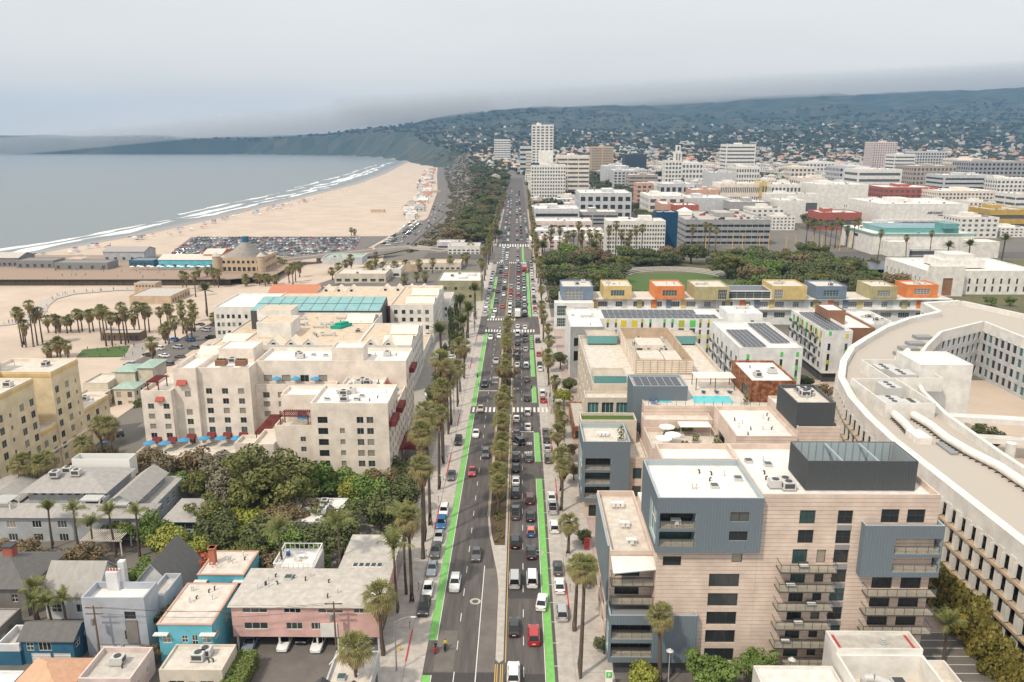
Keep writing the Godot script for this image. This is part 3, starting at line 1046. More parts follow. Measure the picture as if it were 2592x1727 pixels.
	styles = {"plain": {},"slide": {"c": 2},"dark2": {"c": 2,"r": 2,"g": ["glass_0","glass_4","glass_0","glass_1"]},"dark3": {"c": 3,"r": 1,"g": ["glass_0","glass_0","glass_4"]},"none": {"none": 1},"hotel": {"c": 2,"f": "frame_grey","g": ["glass_0","glass_2","glass_3","glass_1","glass_2"]},"sash": {"c": 2,"r": 2,"f": "frame_white"},"motel": {"c": 3,"f": "frame_white","g": ["glass_0","glass_1","glass_3"]},"sash3": {"c": 3,"r": 1,"f": "frame_white"},"curtain": {"c": 5,"r": 3,"f": "frame_white","g": ["glass_4","glass_5","glass_1"]},"teal": {"c": 3,"r": 2,"f": "frame_white","g": ["glass_4","glass_6"]},"loggia": {"c": 4,"r": 2,"g": ["glass_0","glass_4"],"name": "balcony_glazing"},"green": {"c": 2,"f": "frame_dark","g": ["glass_4","glass_1","glass_3"]},"slit": {"g": ["glass_0","glass_3"]},"door": {"g": ["frame_brown"],"f": "frame_brown","name": "door"},"garage": {"r": 4,"g": ["house_white"],"f": "frame_white","name": "garage_door"}}

# ---------------------------------------------------------------- landward side, near blocks
func solar_field(root: Node3D,x0: float,x1: float,d0: float,d1: float,y: float,nx: int,nd: int,tilt := 0.12):
	var w := (x1 - x0) / nx
	var l := (d1 - d0) / nd
	var key := "pv%.2f%.2f" % [w,l]
	if not meshes.has(key):
		var mb := MB.new()
		mb.box("metal_pale",0.02,w - 0.02,0.0,0.05,0.02,l - 0.02,true)
		mb.box("solar",0.06,w - 0.06,0.05,0.06,0.06,l - 0.06)
		meshes[key] = done(mb)
	for i in nx:
		for j in nd:
			put(root,"solar_panel",meshes[key],Transform3D(Basis(Vector3(1,0,0),tilt),V(x0 + i * w,y + 0.25,d0 + j * l) - root.position))

func lounger(x: float,y: float,d: float,turn: float,label: String):
	if not meshes.has("lounger"):
		var mb := MB.new()
		mb.box("cushion_blue",-0.35,0.35,0.3,0.42,-0.4,0.9,true)
		mb.quad("cushion_blue",Vector3(-0.35,0.42,0.4),Vector3(0.35,0.42,0.4),Vector3(0.35,0.85,1.0),Vector3(-0.35,0.85,1.0))
		meshes["lounger"] = done(mb)
		mb = MB.new()
		for sx in [-0.3,0.3]:
			for sz in [-0.8,0.3]:
				mb.box("frame_white",sx - 0.03,sx + 0.03,0,0.3,sz,sz + 0.06)
		meshes["loungerf"] = done(mb)
	var o := thing("sun_lounger",label,"lounger",V(x,y,d),"blue loungers by the rooftop pool",turn)
	put(o,"cushion",meshes["lounger"])
	put(o,"frame",meshes["loungerf"])

func planter(x: float,y: float,d: float,w: float,l: float,h: float,label: String,k := "soil"):
	var o := thing("planter",label,"planter",V(x,y,d),"planted boxes")
	var mb := MB.new()
	mb.box("concrete_dark",-w / 2,w / 2,0,0.5,-l / 2,l / 2)
	part(o,"box",mb)
	mb = MB.new()
	leaf_ball(mb,Vector3(0,0.5 + h / 2,0),Vector3(w * 0.55,h * 0.6,l * 0.55),int(40 + w * l * 40),0.22,Color(0.07,0.10,0.025),Color(0.16,0.16,0.05))
	part(o,"foliage",mb,true)

func make_right():
	rng.seed = 21
	# ---- apartment block with blue metal boxes
	var r := block({"n": "apartment_block","t": "nearest beige apartment block with blue-grey metal boxes and stacked balconies","x": [33.72,58.3],"d": [102.0,121.0],"h": 27.6,"wall": "beige","roof": "roof_white","para": 0.9,"course": 0.62,"win": "dark2","depth": 0.25,
		"f": grid([5.4],2.2,[24.0,21.0],2.1) + grid([10.7],2.1,[2.9,5.9,8.9,11.9,14.9,17.95,20.95,24.0],2.1) + grid([16.7,20.3],2.5,[24.2],2.1) + grid([4.9],2.1,[2.75,5.75,8.75,11.75,14.75,17.75],2.35,"dark3") + grid([8.3],1.3,[2.95,5.95,8.95,11.95,14.95,17.95],2.1,"plain") + grid([16.5,20.6],2.9,[8.0,11.0,13.95],2.35,"dark3"),
		"r": grid([2,6,10,14],1.8,[3,6,9,12,15,18,21,24],1.7)})
	for y in [5.05,8.05,11.05,14.05,17.1,20.1,23.1]:
		var sp := MB.new(r.position)
		sp.box("metal_grey",44.45,46.5,y,y + 0.75,101.96,102.2)
		part(r,"spandrel_panel",sp)
	block({"into": r,"x": [19.5,33.7],"d": [102.0,121.0],"h": 19.9,"wall": "beige","para": 0.0,"course": 0.62,"win": "dark3","depth": 0.25,"f": grid([7.6],4.3,[2.0,5.0,8.0,11.0,14.1],2.1,"dark3") + grid([0.9],2.6,[17.4],1.5,"plain") + grid([10.6],1.5,[18.0],1.4,"plain")})
	block({"into": r,"x": [22.0,33.7],"d": [114.55,121.0],"y": 18.0,"h": 9.6,"wall": "beige","roof": "roof_white","para": 0.9})
	block({"into": r,"x": [19.1,33.68],"d": [101.0,114.5],"y": 20.0,"h": 7.5,"wall": "metal_blue","cap": "metal_cap","roof": "roof_white","para": 0.85,"ribs": 0.42,"win": "plain","wn": "metal_box","reveal": "metal_cap",
		"f": [[0.4,0.9,5.0,2.35,"loggia",2.4],[0.4,3.65,5.0,2.4,"loggia",2.4],[10.1,4.8,2.6,1.45,"slide"],[10.1,1.9,2.6,1.45,"slide"]],"l": [[7.5,0.9,5.5,5.1,"teal",0.4]]})
	for y in [20.95,23.7]:
		balcony(r,19.55,24.45,101.05,103.2,y + 0.02,"balcony_slab")
	block({"into": r,"x": [47.8,58.75],"d": [100.6,104.0],"y": 16.6,"h": 7.4,"wall": "metal_blue","cap": "metal_cap","roof": "metal_grey","para": 0.5,"ribs": 0.42,"wn": "metal_box","reveal": "metal_cap","f": [[4.3,0.8,6.5,2.3,"loggia",2.3],[4.3,3.6,6.5,2.35,"loggia",2.3]]})
	for y in [17.42,20.22]:
		balcony(r,52.15,58.5,100.65,102.8,y,"balcony_slab")
	block({"into": r,"x": [13.0,25.6],"d": [100.9,104.9],"y": 2.4,"h": 7.2,"wall": "metal_blue","cap": "metal_cap","roof": "metal_grey","para": 0.5,"ribs": 0.42,"wn": "metal_box","reveal": "metal_cap","f": [[0.3,0.9,6.0,2.3,"loggia",2.4],[0.3,3.85,6.0,2.35,"loggia",2.4]],"l": [[0.5,0.9,3.0,5.2,"teal",0.3]]})
	for y in [3.32,6.27]:
		balcony(r,13.35,19.25,100.95,103.2,y,"balcony_slab")
	block({"into": r,"x": [13.3,19.48],"d": [105.0,125.5],"h": 17.1,"wall": "beige","roof": "roof_cream","para": 1.0,"course": 0.62,"win": "dark3","depth": 0.3,"f": grid([0.8],3.6,[10.9,13.9],2.3,"dark3") + grid([0.8],3.6,[7.9],2.3,"dark3"),"l": grid([1.5,6.5,11.5,16.0],3.2,[1.0,4.0,7.0,10.0,13.2],2.2,"dark3")})
	block({"into": r,"x": [13.02,13.28],"d": [106.0,124.0],"y": 9.0,"h": 9.3,"wall": "metal_blue","roof": "metal_cap","para": 0.0,"wn": "metal_fin"})
	for y in [10.85,13.85]:
		balcony(r,13.35,20.9,102.6,104.98,y,"balcony_slab")
	for y in [2.7,5.7,8.7,11.7,14.7,17.7]:
		balcony(r,36.4,44.3,99.9,101.97,y,"balcony_slab")
	for y in [7.95,10.95,13.9]:
		balcony(r,48.9,58.6,100.1,101.97,y,"balcony_slab")
	var cb := MB.new(r.position)
	cb.quad("roof_white",V(13.4,16.4,101.6),V(21.4,16.9,102.2),V(19.4,17.3,104.9),V(13.4,17.3,104.9))
	cb.quad("metal_cap",V(13.4,16.25,101.6),V(21.4,16.75,102.2),V(21.4,16.9,102.2),V(13.4,16.4,101.6))
	part(r,"canopy",cb)
	# dark shopfront under the low box
	block({"into": r,"x": [13.9,25.0],"d": [101.8,101.98],"y": 0.05,"h": 2.3,"wall": "charcoal","para": 0.0,"lid": false,"wn": "shopfront"})
	# screened plant on the roof
	var sc := MB.new(r.position)
	for e in [[40.7,56.2,105.0,105.12],[40.7,56.2,112.4,112.52],[40.7,40.82,105.12,112.4],[56.08,56.2,105.12,112.4]]:
		sc.box("metal_slate",e[0],e[1],27.75,32.2,e[2],e[3])
	for i in 38:
		sc.box("metal_slate",40.9 + i * 0.405,40.97 + i * 0.405,27.75,32.15,104.94,105.0)
	for i in 18:
		sc.box("metal_slate",40.64,40.7,27.75,32.15,105.2 + i * 0.405,105.27 + i * 0.405)
		sc.box("metal_grey",55.92,55.99,27.75,32.15,105.4 + i * 0.405,105.47 + i * 0.405)
	for i in 14:
		sc.box("metal_grey",41.2 + i * 1.1,41.28 + i * 1.1,27.75,32.15,112.22,112.29)
	part(r,"plant_screen",sc)
	var li := MB.new(r.position)
	for e in [[40.83,56.07,112.3,112.38],[40.83,40.9,105.14,112.3],[56.0,56.06,105.14,112.3],[40.9,56.0,105.13,105.2]]:
		li.box("metal_cap",e[0],e[1],27.75,32.1,e[2],e[3])
	part(r,"screen_lining",li)
	for x in [45.6,50.7]:
		var bm := MB.new(r.position)
		bm.box("metal_cap",x,x + 0.22,31.8,32.1,105.12,112.4,true)
		part(r,"screen_beam",bm)
	roof_kit(r,42.0,55.0,106.0,111.5,27.62,12,[0,0,4,3])
	for e in [[42.5,108],[51.5,108.5]]:
		var gm := MB.new(r.position)
		gm.box("metal_dark",e[0] + 2.0,e[0] + 4.6,28.6,28.7,e[1],e[1] + 2.6)
		part(r,"plant_grating",gm)
	roof_kit(r,24.0,33.0,103.0,113.0,27.52,8,[1,3,3,2])
	roof_kit(r,34.5,40.0,103.5,119.0,27.62,9,[0,3,1,2,0])
	table_set(16.3,17.12,121.5,"frame_white","white table at the far end of the beige roof terrace",6,2.2)
	table_set(16.6,17.12,114.5,"frame_white","white table in the middle of the beige roof terrace",4,1.6)
	table_set(16.9,17.12,109.0,"frame_white","low white table by the roof terrace sofa",2,1.6)
	table_set(22.0,23.74,102.4,"frame_white","white table on the upper metal-box balcony",2,1.4)
	var fur := 0
	for y in [5.7,8.7,11.7,14.7,17.7]:
		var bm := MB.new()
		bm.box("charcoal",-0.7,0.7,0.2,0.45,-0.35,0.35,true)
		bm.box("charcoal",-0.7,0.7,0.45,0.85,0.25,0.35)
		bm.box("canvas_white",-0.6,0.6,0.45,0.55,-0.3,0.25)
		single("balcony_sofa","dark sofa on the %s stacked balcony of the beige apartments" % ["second","third","fourth","fifth","top"][fur],"sofa",done(bm),Transform3D(Basis(),V(38.4 + fur % 3 * 1.6,y,101.0)),"balcony furniture")
		fur += 1

	# ---- poolside apartments behind
	var p := block({"n": "apartment_block","t": "beige apartment block with rooftop pool, blue box balconies and wood-clad pavilion","x": [27.2,61.0],"d": [164.0,184.5],"h": 20.0,"wall": "beige","roof": "roof_cream","para": 0.25,"course": 0.7,"f": [[8.2,14.0,3.4,2.2,"dark3"],[14.4,14.2,3.2,2.0,"dark3"]]})
	block({"into": p,"x": [12.9,22.4],"d": [150.5,161.4],"y": 4.0,"h": 12.2,"wall": "metal_blue","cap": "metal_cap","roof": "roof_cream","para": 1.0,"ribs": 0.42,"wn": "metal_box","reveal": "metal_cap","f": [[0.5,0.9,5.2,2.5,"loggia",2.2],[0.5,4.0,5.2,2.5,"loggia",2.2],[0.5,7.1,5.2,2.5,"loggia",2.2]],"l": [[0.6,0.9,9.0,9.5,"teal",0.3]]})
	for y in [4.92,8.02,11.12]:
		balcony(p,13.45,18.6,150.55,152.5,y)
	block({"into": p,"x": [13.6,22.0],"d": [151.5,161.0],"h": 4.0,"wall": "beige","para": 0.0,"f": grid([0.8,3.6],2.0,[0.3],2.6,"dark2")})
	block({"into": p,"x": [13.2,25.2],"d": [161.6,166.4],"h": 17.2,"wall": "office_stone","roof": "turf","para": 0.6})
	block({"into": p,"x": [22.42,26.4],"d": [152.0,166.9],"h": 12.5,"wall": "beige","roof": "roof_cream","course": 0.7,"f": grid([0.9],1.8,[1.0,4.5,8.5],2.4,"dark2")})
	block({"into": p,"x": [26.42,40.9],"d": [147.5,159.4],"h": 16.0,"wall": "beige","roof": "roof_cream","para": 1.0,"course": 0.7,"f": grid([1.0,5.5,10.0],2.6,[1.5,5.0,8.5,12.0],2.0,"dark2")})
	block({"into": p,"x": [41.0,52.5],"d": [141.6,159.2],"h": 21.0,"wall": "beige","roof": "roof_white","para": 0.9,"course": 0.7,"l": [[4.0,15.5,5.5,2.8,"dark3",0.4]],"f": grid([1.0,5.0],2.4,[2,5,8,11,14,17],1.9)})
	block({"into": p,"x": [52.6,60.6],"d": [142.2,161.0],"h": 23.0,"wall": "beige","roof": "roof_white","para": 0.6,"course": 0.7})
	block({"into": p,"x": [52.3,59.6],"d": [142.9,154.4],"y": 23.02,"h": 4.4,"wall": "metal_slate","roof": "roof_cream","para": 0.7,"ribs": 0.42,"wn": "metal_penthouse","kit": 7})
	block({"into": p,"x": [26.5,40.95],"d": [159.42,163.95],"h": 18.2,"wall": "beige","roof": "roof_cream","para": 0.5,"f": [[0.8,13.0,2.4,2.4,"dark2"],[5.5,12.9,2.0,2.6,"dark2"]]})
	roof_kit(p,42.5,51.5,143,158,21.0,10,[3,3,1])
	block({"into": p,"x": [25.2,37.2],"d": [168.2,177.4],"y": 0.0,"h": 22.6,"wall": "metal_blue","cap": "metal_cap","roof": "roof_grey","para": 0.8,"ribs": 0.42,"wn": "metal_box"})
	solar_field(p,26.0,36.2,169.2,176.2,22.62,6,4)
	block({"into": p,"x": [50.8,60.6],"d": [167.2,183.8],"y": 20.02,"h": 4.5,"wall": "wood_clad","roof": "roof_white","para": 0.5,"pt": 0.2,"course": 0.2,"wn": "wood_pavilion","kit": 4,"l": [[9.5,0.3,4.5,2.4,"dark3"]]})
	var pw := MB.new(p.position)
	pw.quad("pool_water",V(38.6,20.03,166.5),V(47.3,20.03,166.5),V(47.3,20.03,171.6),V(38.6,20.03,171.6))
	pw.quad("pool_water",V(30.6,20.03,169.2),V(33.6,20.03,169.2),V(33.6,20.03,166.9),V(30.6,20.03,166.9))
	part(p,"pool",pw)
	var rl := MB.new(p.position)
	for i in 13:
		rl.box("metal_dark",28.0 + i * 2.0,28.07 + i * 2.0,20.0,21.2,164.3,164.37)
	part(p,"railing",rl)
	var rg := MB.new(p.position)
	rg.quad("glass_rail",V(28.0,20.1,164.35),V(52.0,20.1,164.35),V(52.0,21.15,164.35),V(28.0,21.15,164.35))
	part(p,"glass_panel",rg)
	var cbn := MB.new(p.position)
	for e in [[40.8,176.0],[45.2,176.0],[49.6,176.0],[40.8,180.5],[45.2,180.5],[49.6,180.5]]:
		cbn.box("metal_dark",e[0] - 0.08,e[0] + 0.08,20.0,23.0,e[1] - 0.08,e[1] + 0.08)
	for i in 9:
		cbn.box("canvas_white",40.6,49.8,22.9,23.05,175.9 + i * 0.55,176.2 + i * 0.55)
	part(p,"pergola",cbn)
	for i in 3:
		lounger(42.0 + i * 3.0,20.0,173.6,0.1 * i,["first","second","third"][i] + " blue lounger on the far edge of the rooftop pool, counted from the solar roof")
	lounger(29.5,20.0,167.4,1.4,"blue lounger beside the rooftop spa, nearer the solar roof")
	lounger(29.6,20.0,165.6,1.4,"blue lounger at the glass rail by the rooftop spa")
	for e in [[31.2,152.3,"round white parasol over the middle of the brown terrace"],[29.0,150.2,"round white parasol at the terrace corner nearest the white roof"],[30.8,156.8,"white parasol beside the terrace planters"]]:
		parasol(e[0],16.0,e[1],"canvas_white",e[2],"white parasols on the roof terraces",1.7)
	var cv := thing("shade_canopy","rectangular white shade canopy on the brown roof terrace","canopy",V(36.5,16.0,157.0))
	var cm := MB.new()
	cm.box("canvas_white",-3.2,3.2,2.5,2.62,-1.6,1.6,true)
	part(cv,"fabric",cm)
	for e in [[-3.1,-1.5],[3.0,-1.5],[-3.1,1.5],[3.0,1.5]]:
		cm = MB.new()
		cm.box("metal_pale",e[0],e[0] + 0.08,0,2.5,e[1] - 0.08,e[1])
		part(cv,"post",cm)
	table_set(33.6,16.0,151.0,"wood_dark","brown dining table under the terrace parasols",4,1.8)
	table_set(17.5,16.22,156.5,"frame_white","white dining table on the blue box terrace",6,2.4)
	for e in [[30.2,154.6,1.2,1.2,1.6,"planter with a small bright tree between the parasols"],[36.0,153.0,1.2,1.2,1.7,"planter with a small bright tree nearest the white roof wall"],[34.0,158.6,5.0,0.9,0.8,"long low planter behind the shade canopy"],[20.8,153.5,1.3,1.3,2.6,"tall clipped shrub in a pot on the blue box terrace"],[39.8,150.5,0.9,4.0,1.8,"row of reeds in a planter along the white roof wall"],[49.5,166.0,1.0,1.0,1.6,"potted yellow-green grass at the pool's corner"]]:
		planter(e[0],20.0 if e[1] > 160 else (16.2 if e[0] < 22 else 16.0),e[1],e[2],e[3],e[4],e[5])

	# ---- stone office with glass corners
	var q := block({"n": "office_building","t": "pale stone office with teal glass corner bays and louvred roof plant","x": [17.6,51.0],"d": [182.2,231.0],"h": 18.6,"wall": "office_stone","roof": "roof_cream","para": 1.0,"f": grid([0.8],7.0,[2.0,6.5,11.0],3.2,"teal") + grid([12.0,20.0,27.0],5.0,[2.0,6.0,10.0,14.0],2.4,"teal"),"l": grid(span(1.5,43.0,8),4.2,[1.5,6.0,10.5,14.8],2.6,"teal"),"depth": 0.4})
	block({"into": q,"x": [15.4,25.8],"d": [177.0,182.1],"h": 17.2,"wall": "office_stone","roof": "roof_cream","para": 0.6,"depth": 0.4,"f": [[0.6,11.4,2.6,5.2,"teal"],[3.9,11.4,2.8,5.2,"teal"],[7.3,11.4,2.6,5.2,"teal"],[0.6,6.0,2.6,4.2,"teal"],[3.9,6.0,2.8,4.2,"teal"],[7.3,6.0,2.6,4.2,"teal"]]})
	for e in [[17.9,25.6,182.6,190.0],[19.6,28.2,223.0,230.6],[44.6,50.8,223.0,230.6]]:
		block({"into": q,"x": [e[0],e[1]],"d": [e[2],e[3]],"y": 19.0,"h": 1.9,"wall": "glass_teal","roof": "roof_cream","cap": "office_stone","para": 0.4,"wn": "glass_lantern"})
		var lv := MB.new(q.position)
		for i in 7:
			lv.box("office_stone",e[0] - 0.3,e[1] + 0.3,21.4,21.5,e[2] + i * 1.1,e[2] + i * 1.1 + 0.2)
		part(q,"sun_louvre",lv)
	block({"into": q,"x": [29.3,43.8],"d": [193.3,229.0],"y": 18.62,"h": 0.4,"wall": "tan","roof": "roof_grey","para": 3.4,"pt": 0.3,"wn": "plant_screen","kit": 22})
	var lb := MB.new(q.position)
	for i in 8:
		for j in 6:
			lb.box("cream",29.6 + i * 1.8,31.1 + i * 1.8,19.0 + j * 0.55,19.35 + j * 0.55,193.2,193.3)
	for i in 12:
		lb.box("cream",29.2,29.3,18.7,22.3,194.0 + i * 2.9,195.6 + i * 2.9)
	part(q,"louvre_panel",lb)
	for e in [[31.5,200,6.0,8.0],[38.0,198,4.0,10.0],[33.0,214,7.0,8.0]]:
		block({"into": q,"x": [e[0],e[0] + e[2]],"d": [e[1],e[1] + e[3]],"y": 19.02,"h": 1.8,"wall": "cream","roof": "roof_cream","para": 0.2,"wn": "plant_box"})

	# ---- white apartments with green and yellow panels
	var kk := ["panel_lime","panel_yellow","panel_green"]
	var w1 := block({"n": "apartment_block","t": "long white apartment block with lime and yellow panels and solar roof","x": [27.2,70.0],"d": [264.8,281.0],"h": 16.6,"wall": "white_panel","roof": "roof_white","para": 0.6,"win": "slit","f": grid([2.5,5.3,14.2,17.0,21.8,24.5,34.0,36.8],0.75,[2.0,5.2,8.4,11.6,14.0],1.7,"slit") + grid([7.3,11.0,27.0,30.8],1.9,[2.0,5.2,8.4,11.6],2.2,"green"),"l": grid([3,9],1.4,[2,5.2,8.4,11.6],1.8)})
	rng.seed = 5
	for u in [2.5,5.3,14.2,17.0,21.8,24.5,34.0,36.8]:
		for v in [3.75,6.95,10.15,15.72]:
			if rng.randf() < 0.75 or v > 15:
				var pb := MB.new(w1.position)
				pb.box(kk[rng.randi() % 3],27.2 + u,27.95 + u,v,v + 1.35,264.72,264.85)
				part(w1,"colour_panel",pb)
	for u in [7.3,11.0,27.0,30.8]:
		var pb := MB.new(w1.position)
		pb.box(kk[rng.randi() % 3],27.2 + u,29.1 + u,14.3,16.6,264.72,264.85)
		part(w1,"colour_panel",pb)
		for v in [5.1,8.3,11.5]:
			balcony(w1,27.0 + u,29.3 + u,263.2,264.75,v,"metal_grey")
	solar_field(w1,29.0,68.0,265.8,271.5,16.7,20,3)
	solar_field(w1,29.0,62.0,274.0,279.0,16.7,16,2)
	block({"into": w1,"x": [16.6,27.18],"d": [252.0,281.0],"h": 16.6,"wall": "white_panel","roof": "roof_white","para": 0.7,"f": [[1.2,10.5,4.0,3.0,"loggia",1.8],[1.2,5.5,4.0,3.6,"loggia",1.8],[6.5,12.5,2.4,2.4,"green"]],"wall_f": "mid_grey","kit": 5})
	block({"into": w1,"x": [69.6,81.0],"d": [260.0,272.5],"h": 19.6,"wall": "white_panel","roof": "roof_white","para": 0.5,"kit": 5,"f": [[7.5,15.5,1.2,2.2,"slit"]]})
	var w2 := block({"n": "apartment_block","t": "white apartment block with lime strips and twin solar arrays beside the wood pavilion","x": [64.3,82.8],"d": [225.5,259.8],"h": 16.6,"wall": "white_panel","roof": "roof_white","para": 0.7,"f": grid([2.2,12.0,16.6],0.8,[1.6,5.0,8.4,11.8],2.0,"slit"),"l": grid(span(2,30,6),2.0,[1.6,5.0,8.4,11.8],2.2,"green")})
	for e in [[2.2,13.9],[2.2,7.1],[12.0,14.6],[12.0,10.5],[16.6,14.6],[16.6,7.1],[16.6,10.5]]:
		var pb := MB.new(w2.position)
		pb.box(kk[rng.randi() % 3],64.3 + e[0],65.1 + e[0],e[1],e[1] + 1.4,225.42,225.6)
		part(w2,"colour_panel",pb)
	solar_field(w2,66.0,73.0,228.0,249.0,16.7,5,12)
	solar_field(w2,75.5,81.5,233.0,258.0,16.7,4,14)
	for v in [5.0,8.4,11.8]:
		for e in span(232,254,4):
			var bb := MB.new(w2.position)
			bb.box("metal_grey",62.9,64.3,v - 0.15,v,e,e + 2.6)
			bb.box("metal_dark",62.9,62.96,v,v + 1.0,e,e + 2.6)
			part(w2,"balcony",bb)
	var w3 := block({"n": "apartment_block","t": "narrow white apartment tower with green strips standing against the curved office","x": [97.2,106.0],"d": [247.0,279.5],"y": 3.2,"h": 13.4,"wall": "white_panel","roof": "roof_white","para": 0.7,"f": grid([1.2,6.6],0.9,[0.8,4.2,7.6],2.3,"slit"),"l": grid(span(2,28,7),1.8,[1.0,4.4,7.8,11.0],2.1,"green")})
	block({"into": w3,"x": [97.9,105.3],"d": [248.0,279.0],"h": 3.2,"wall": "charcoal","para": 0.0})
	for e in [[1.2,12.6],[1.2,3.1],[6.6,11.8],[6.6,6.5]]:
		var pb := MB.new(w3.position)
		pb.box(kk[rng.randi() % 3],97.2 + e[0],98.1 + e[0],e[1] + 3.2,e[1] + 4.5,246.9,247.1)
		part(w3,"colour_panel",pb)
	solar_field(w3,98.5,104.8,250.0,276.0,16.7,4,14)
	for e in span(250,276,9):
		var pb := MB.new(w3.position)
		pb.box(kk[rng.randi() % 3],97.1,97.2,12.5,16.2,e,e + 0.9)
		part(w3,"colour_panel",pb)
	for v in [4.2,7.6,11.0]:
		for e in span(252,274,5):
			var bb := MB.new(w3.position)
			bb.box("metal_grey",95.7,97.2,v + 3.0,v + 3.15,e,e + 2.8)
			bb.box("metal_dark",95.7,95.76,v + 3.15,v + 4.1,e,e + 2.8)
			part(w3,"balcony",bb)
	var w4 := block({"n": "apartment_block","t": "brown and white apartment block with yellow panels behind the narrow white tower","x": [106.3,118.0],"d": [258.0,281.0],"h": 15.0,"wall": "brown_block","roof": "roof_white","para": 0.7,"f": grid([1.0,8.0],1.0,[1,4.2,7.4,10.6],2.0,"slit")})
	block({"into": w4,"x": [104.6,110.8],"d": [265.6,277.0],"y": 15.02,"h": 4.6,"wall": "brown_block","roof": "roof_white","para": 0.4})
	block({"into": w4,"x": [118.02,127.0],"d": [262.0,284.0],"h": 15.4,"wall": "white_panel","roof": "roof_white","para": 0.7,"f": grid([1.0,5.0],1.6,[2,5.2,8.4,11.6],2.2,"green"),"kit": 6})

	# ---- colourful row
	var cr := block({"n": "apartment_row","t": "long low apartment row topped by blue, yellow, orange and olive boxes","x": [17.2,181.0],"d": [331.0,345.5],"h": 11.2,"wall": "white_panel","roof": "roof_cream","para": 0.3,"win": "curtain","f": grid(span(16,158,20),4.6,[3.0,7.6],2.3,"curtain")})
	var fl := MB.new(cr.position)
	for y in [6.6,11.0]:
		fl.box("stucco_white",30.0,181.6,y,y + 0.45,329.4,331.0,true)
	part(cr,"gallery_slab",fl)
	var wal := MB.new(cr.position)
	for i in 24:
		wal.box(["row_yellow","blue_panel","row_orange","row_olive","pale_grey","white_panel"][(i * 5) % 6],31.0 + i * 6.2,33.2 + i * 6.2,7.1,11.0,330.8,330.98)
	part(cr,"gallery_wall",wal)
	for e in [[17.6,30.8,11.2,328.0,"blue_panel",5.6],[35.3,47.0,11.25,329.0,"row_yellow",5.6],[56.8,69.1,11.25,329.0,"row_orange",5.6],[73.3,87.4,11.25,327.6,"row_olive",5.6],[105.9,120.0,11.25,328.5,"row_yellow",5.8],[124.2,136.9,11.25,329.4,"blue_panel",5.6],[147.2,158.0,11.25,329.4,"row_olive",5.6],[163.8,177.0,11.25,333.4,"row_orange",5.6]]:
		var hh: Array = [[(e[1] - e[0]) * 0.25,1.4,(e[1] - e[0]) * 0.5,2.4,"curtain"]]
		if e[4] == "blue_panel" and e[0] < 20.0:
			hh = [[1.2,0.2,7.6,4.2,"curtain"]]
		if e[4] == "row_olive" and e[0] < 80.0:
			hh = [[9.6,0.3,3.6,4.0,"curtain"]]
		if e[0] > 100.0 and e[4] == "row_yellow":
			hh = [[0.6,0.3,3.6,4.0,"curtain"]]
		block({"into": cr,"x": [e[0],e[1]],"d": [e[3],344.5],"y": e[2],"h": e[5] - 0.6,"wall": e[4],"roof": "roof_cream","para": 0.6,"f": hh,"wn": "coloured_box","kit": 4})
	block({"into": cr,"x": [87.42,105.88],"d": [330.0,343.0],"y": 11.22,"h": 3.4,"wall": "white_panel","roof": "solar","para": 0.2,"f": [[0.4,0.3,17.6,2.8,"curtain"]]})
	block({"into": cr,"x": [14.5,30.6],"d": [322.0,327.9],"h": 10.6,"wall": "white_panel","roof": "roof_white","para": 0.4,"f": [[1.0,5.6,4.0,4.2,"curtain"],[1.0,1.0,4.0,3.6,"curtain"],[8.0,5.6,6.0,3.4,"curtain"]]})

	# ---- low white shop buildings at the foot of the picture
	var s := block({"n": "shop_building","t": "low white shop with rust-edged roof and silver duct in its sunken yard","x": [43.3,55.0],"d": [95.2,99.4],"h": 8.4,"wall": "stucco_white","roof": "roof_grey","para": 0.5,"cap": "stucco_white"})
	block({"into": s,"x": [43.3,55.0],"d": [80.0,95.18],"h": 4.5,"wall": "stucco_white","roof": "roof_cream","para": 3.6,"pt": 0.35})
	block({"into": s,"x": [55.1,61.2],"d": [80.0,100.4],"h": 2.6,"wall": "stucco_white","roof": "roof_cream","para": 0.9})
	var du := MB.new(s.position)
	du.pipe("metal_pale",[V(46.4,4.6,92.8),V(46.4,6.2,92.8),V(47.4,6.5,92.4),V(49.6,5.9,91.6)],0.55,12)
	part(s,"silver_duct",du)
	var db := MB.new(s.position)
	db.box("metal_pale",49.4,51.2,4.5,6.7,90.8,92.4)
	db.box("metal_dark",49.6,51.0,6.7,6.78,91.0,92.2)
	part(s,"cooling_unit",db)
	var rp := MB.new(s.position)
	rp.pipe("paint_red",[V(44.5,4.8,90.2),V(53.5,4.8,90.2),V(53.5,5.4,90.2),V(54.2,5.4,90.2)],0.16,8)
	rp.box("paint_red",44.0,44.3,8.42,8.5,95.6,99.0)
	rp.box("paint_red",54.1,54.4,8.42,8.5,95.6,99.0)
	part(s,"red_pipe",rp)
	var tv := MB.new(s.position)
	for i in 4:
		tv.tube("metal_pale",V(50.4,8.4 + i * 0.22,97.2),V(50.4,8.5 + i * 0.22,97.2),0.75 - i * 0.13,0.72 - i * 0.13,14)
	part(s,"roof_ventilator",tv)
	block({"n": "shop_building","t": "white flat-roofed shop in front of the beige apartment block","x": [32.2,43.0],"d": [78.0,95.4],"h": 5.6,"wall": "stucco_white","roof": "roof_white","para": 0.5})

	# ---- small buildings on the pavement side
	block({"n": "kiosk","t": "small dark-roofed pavement building beside the stone office","c": "kiosk","x": [14.2,18.0],"d": [196.0,216.0],"h": 3.4,"wall": "wood_clad","roof": "roof_grey","para": 0.3,"f": [[0.5,0.3,2.6,2.2,"dark2"]]})

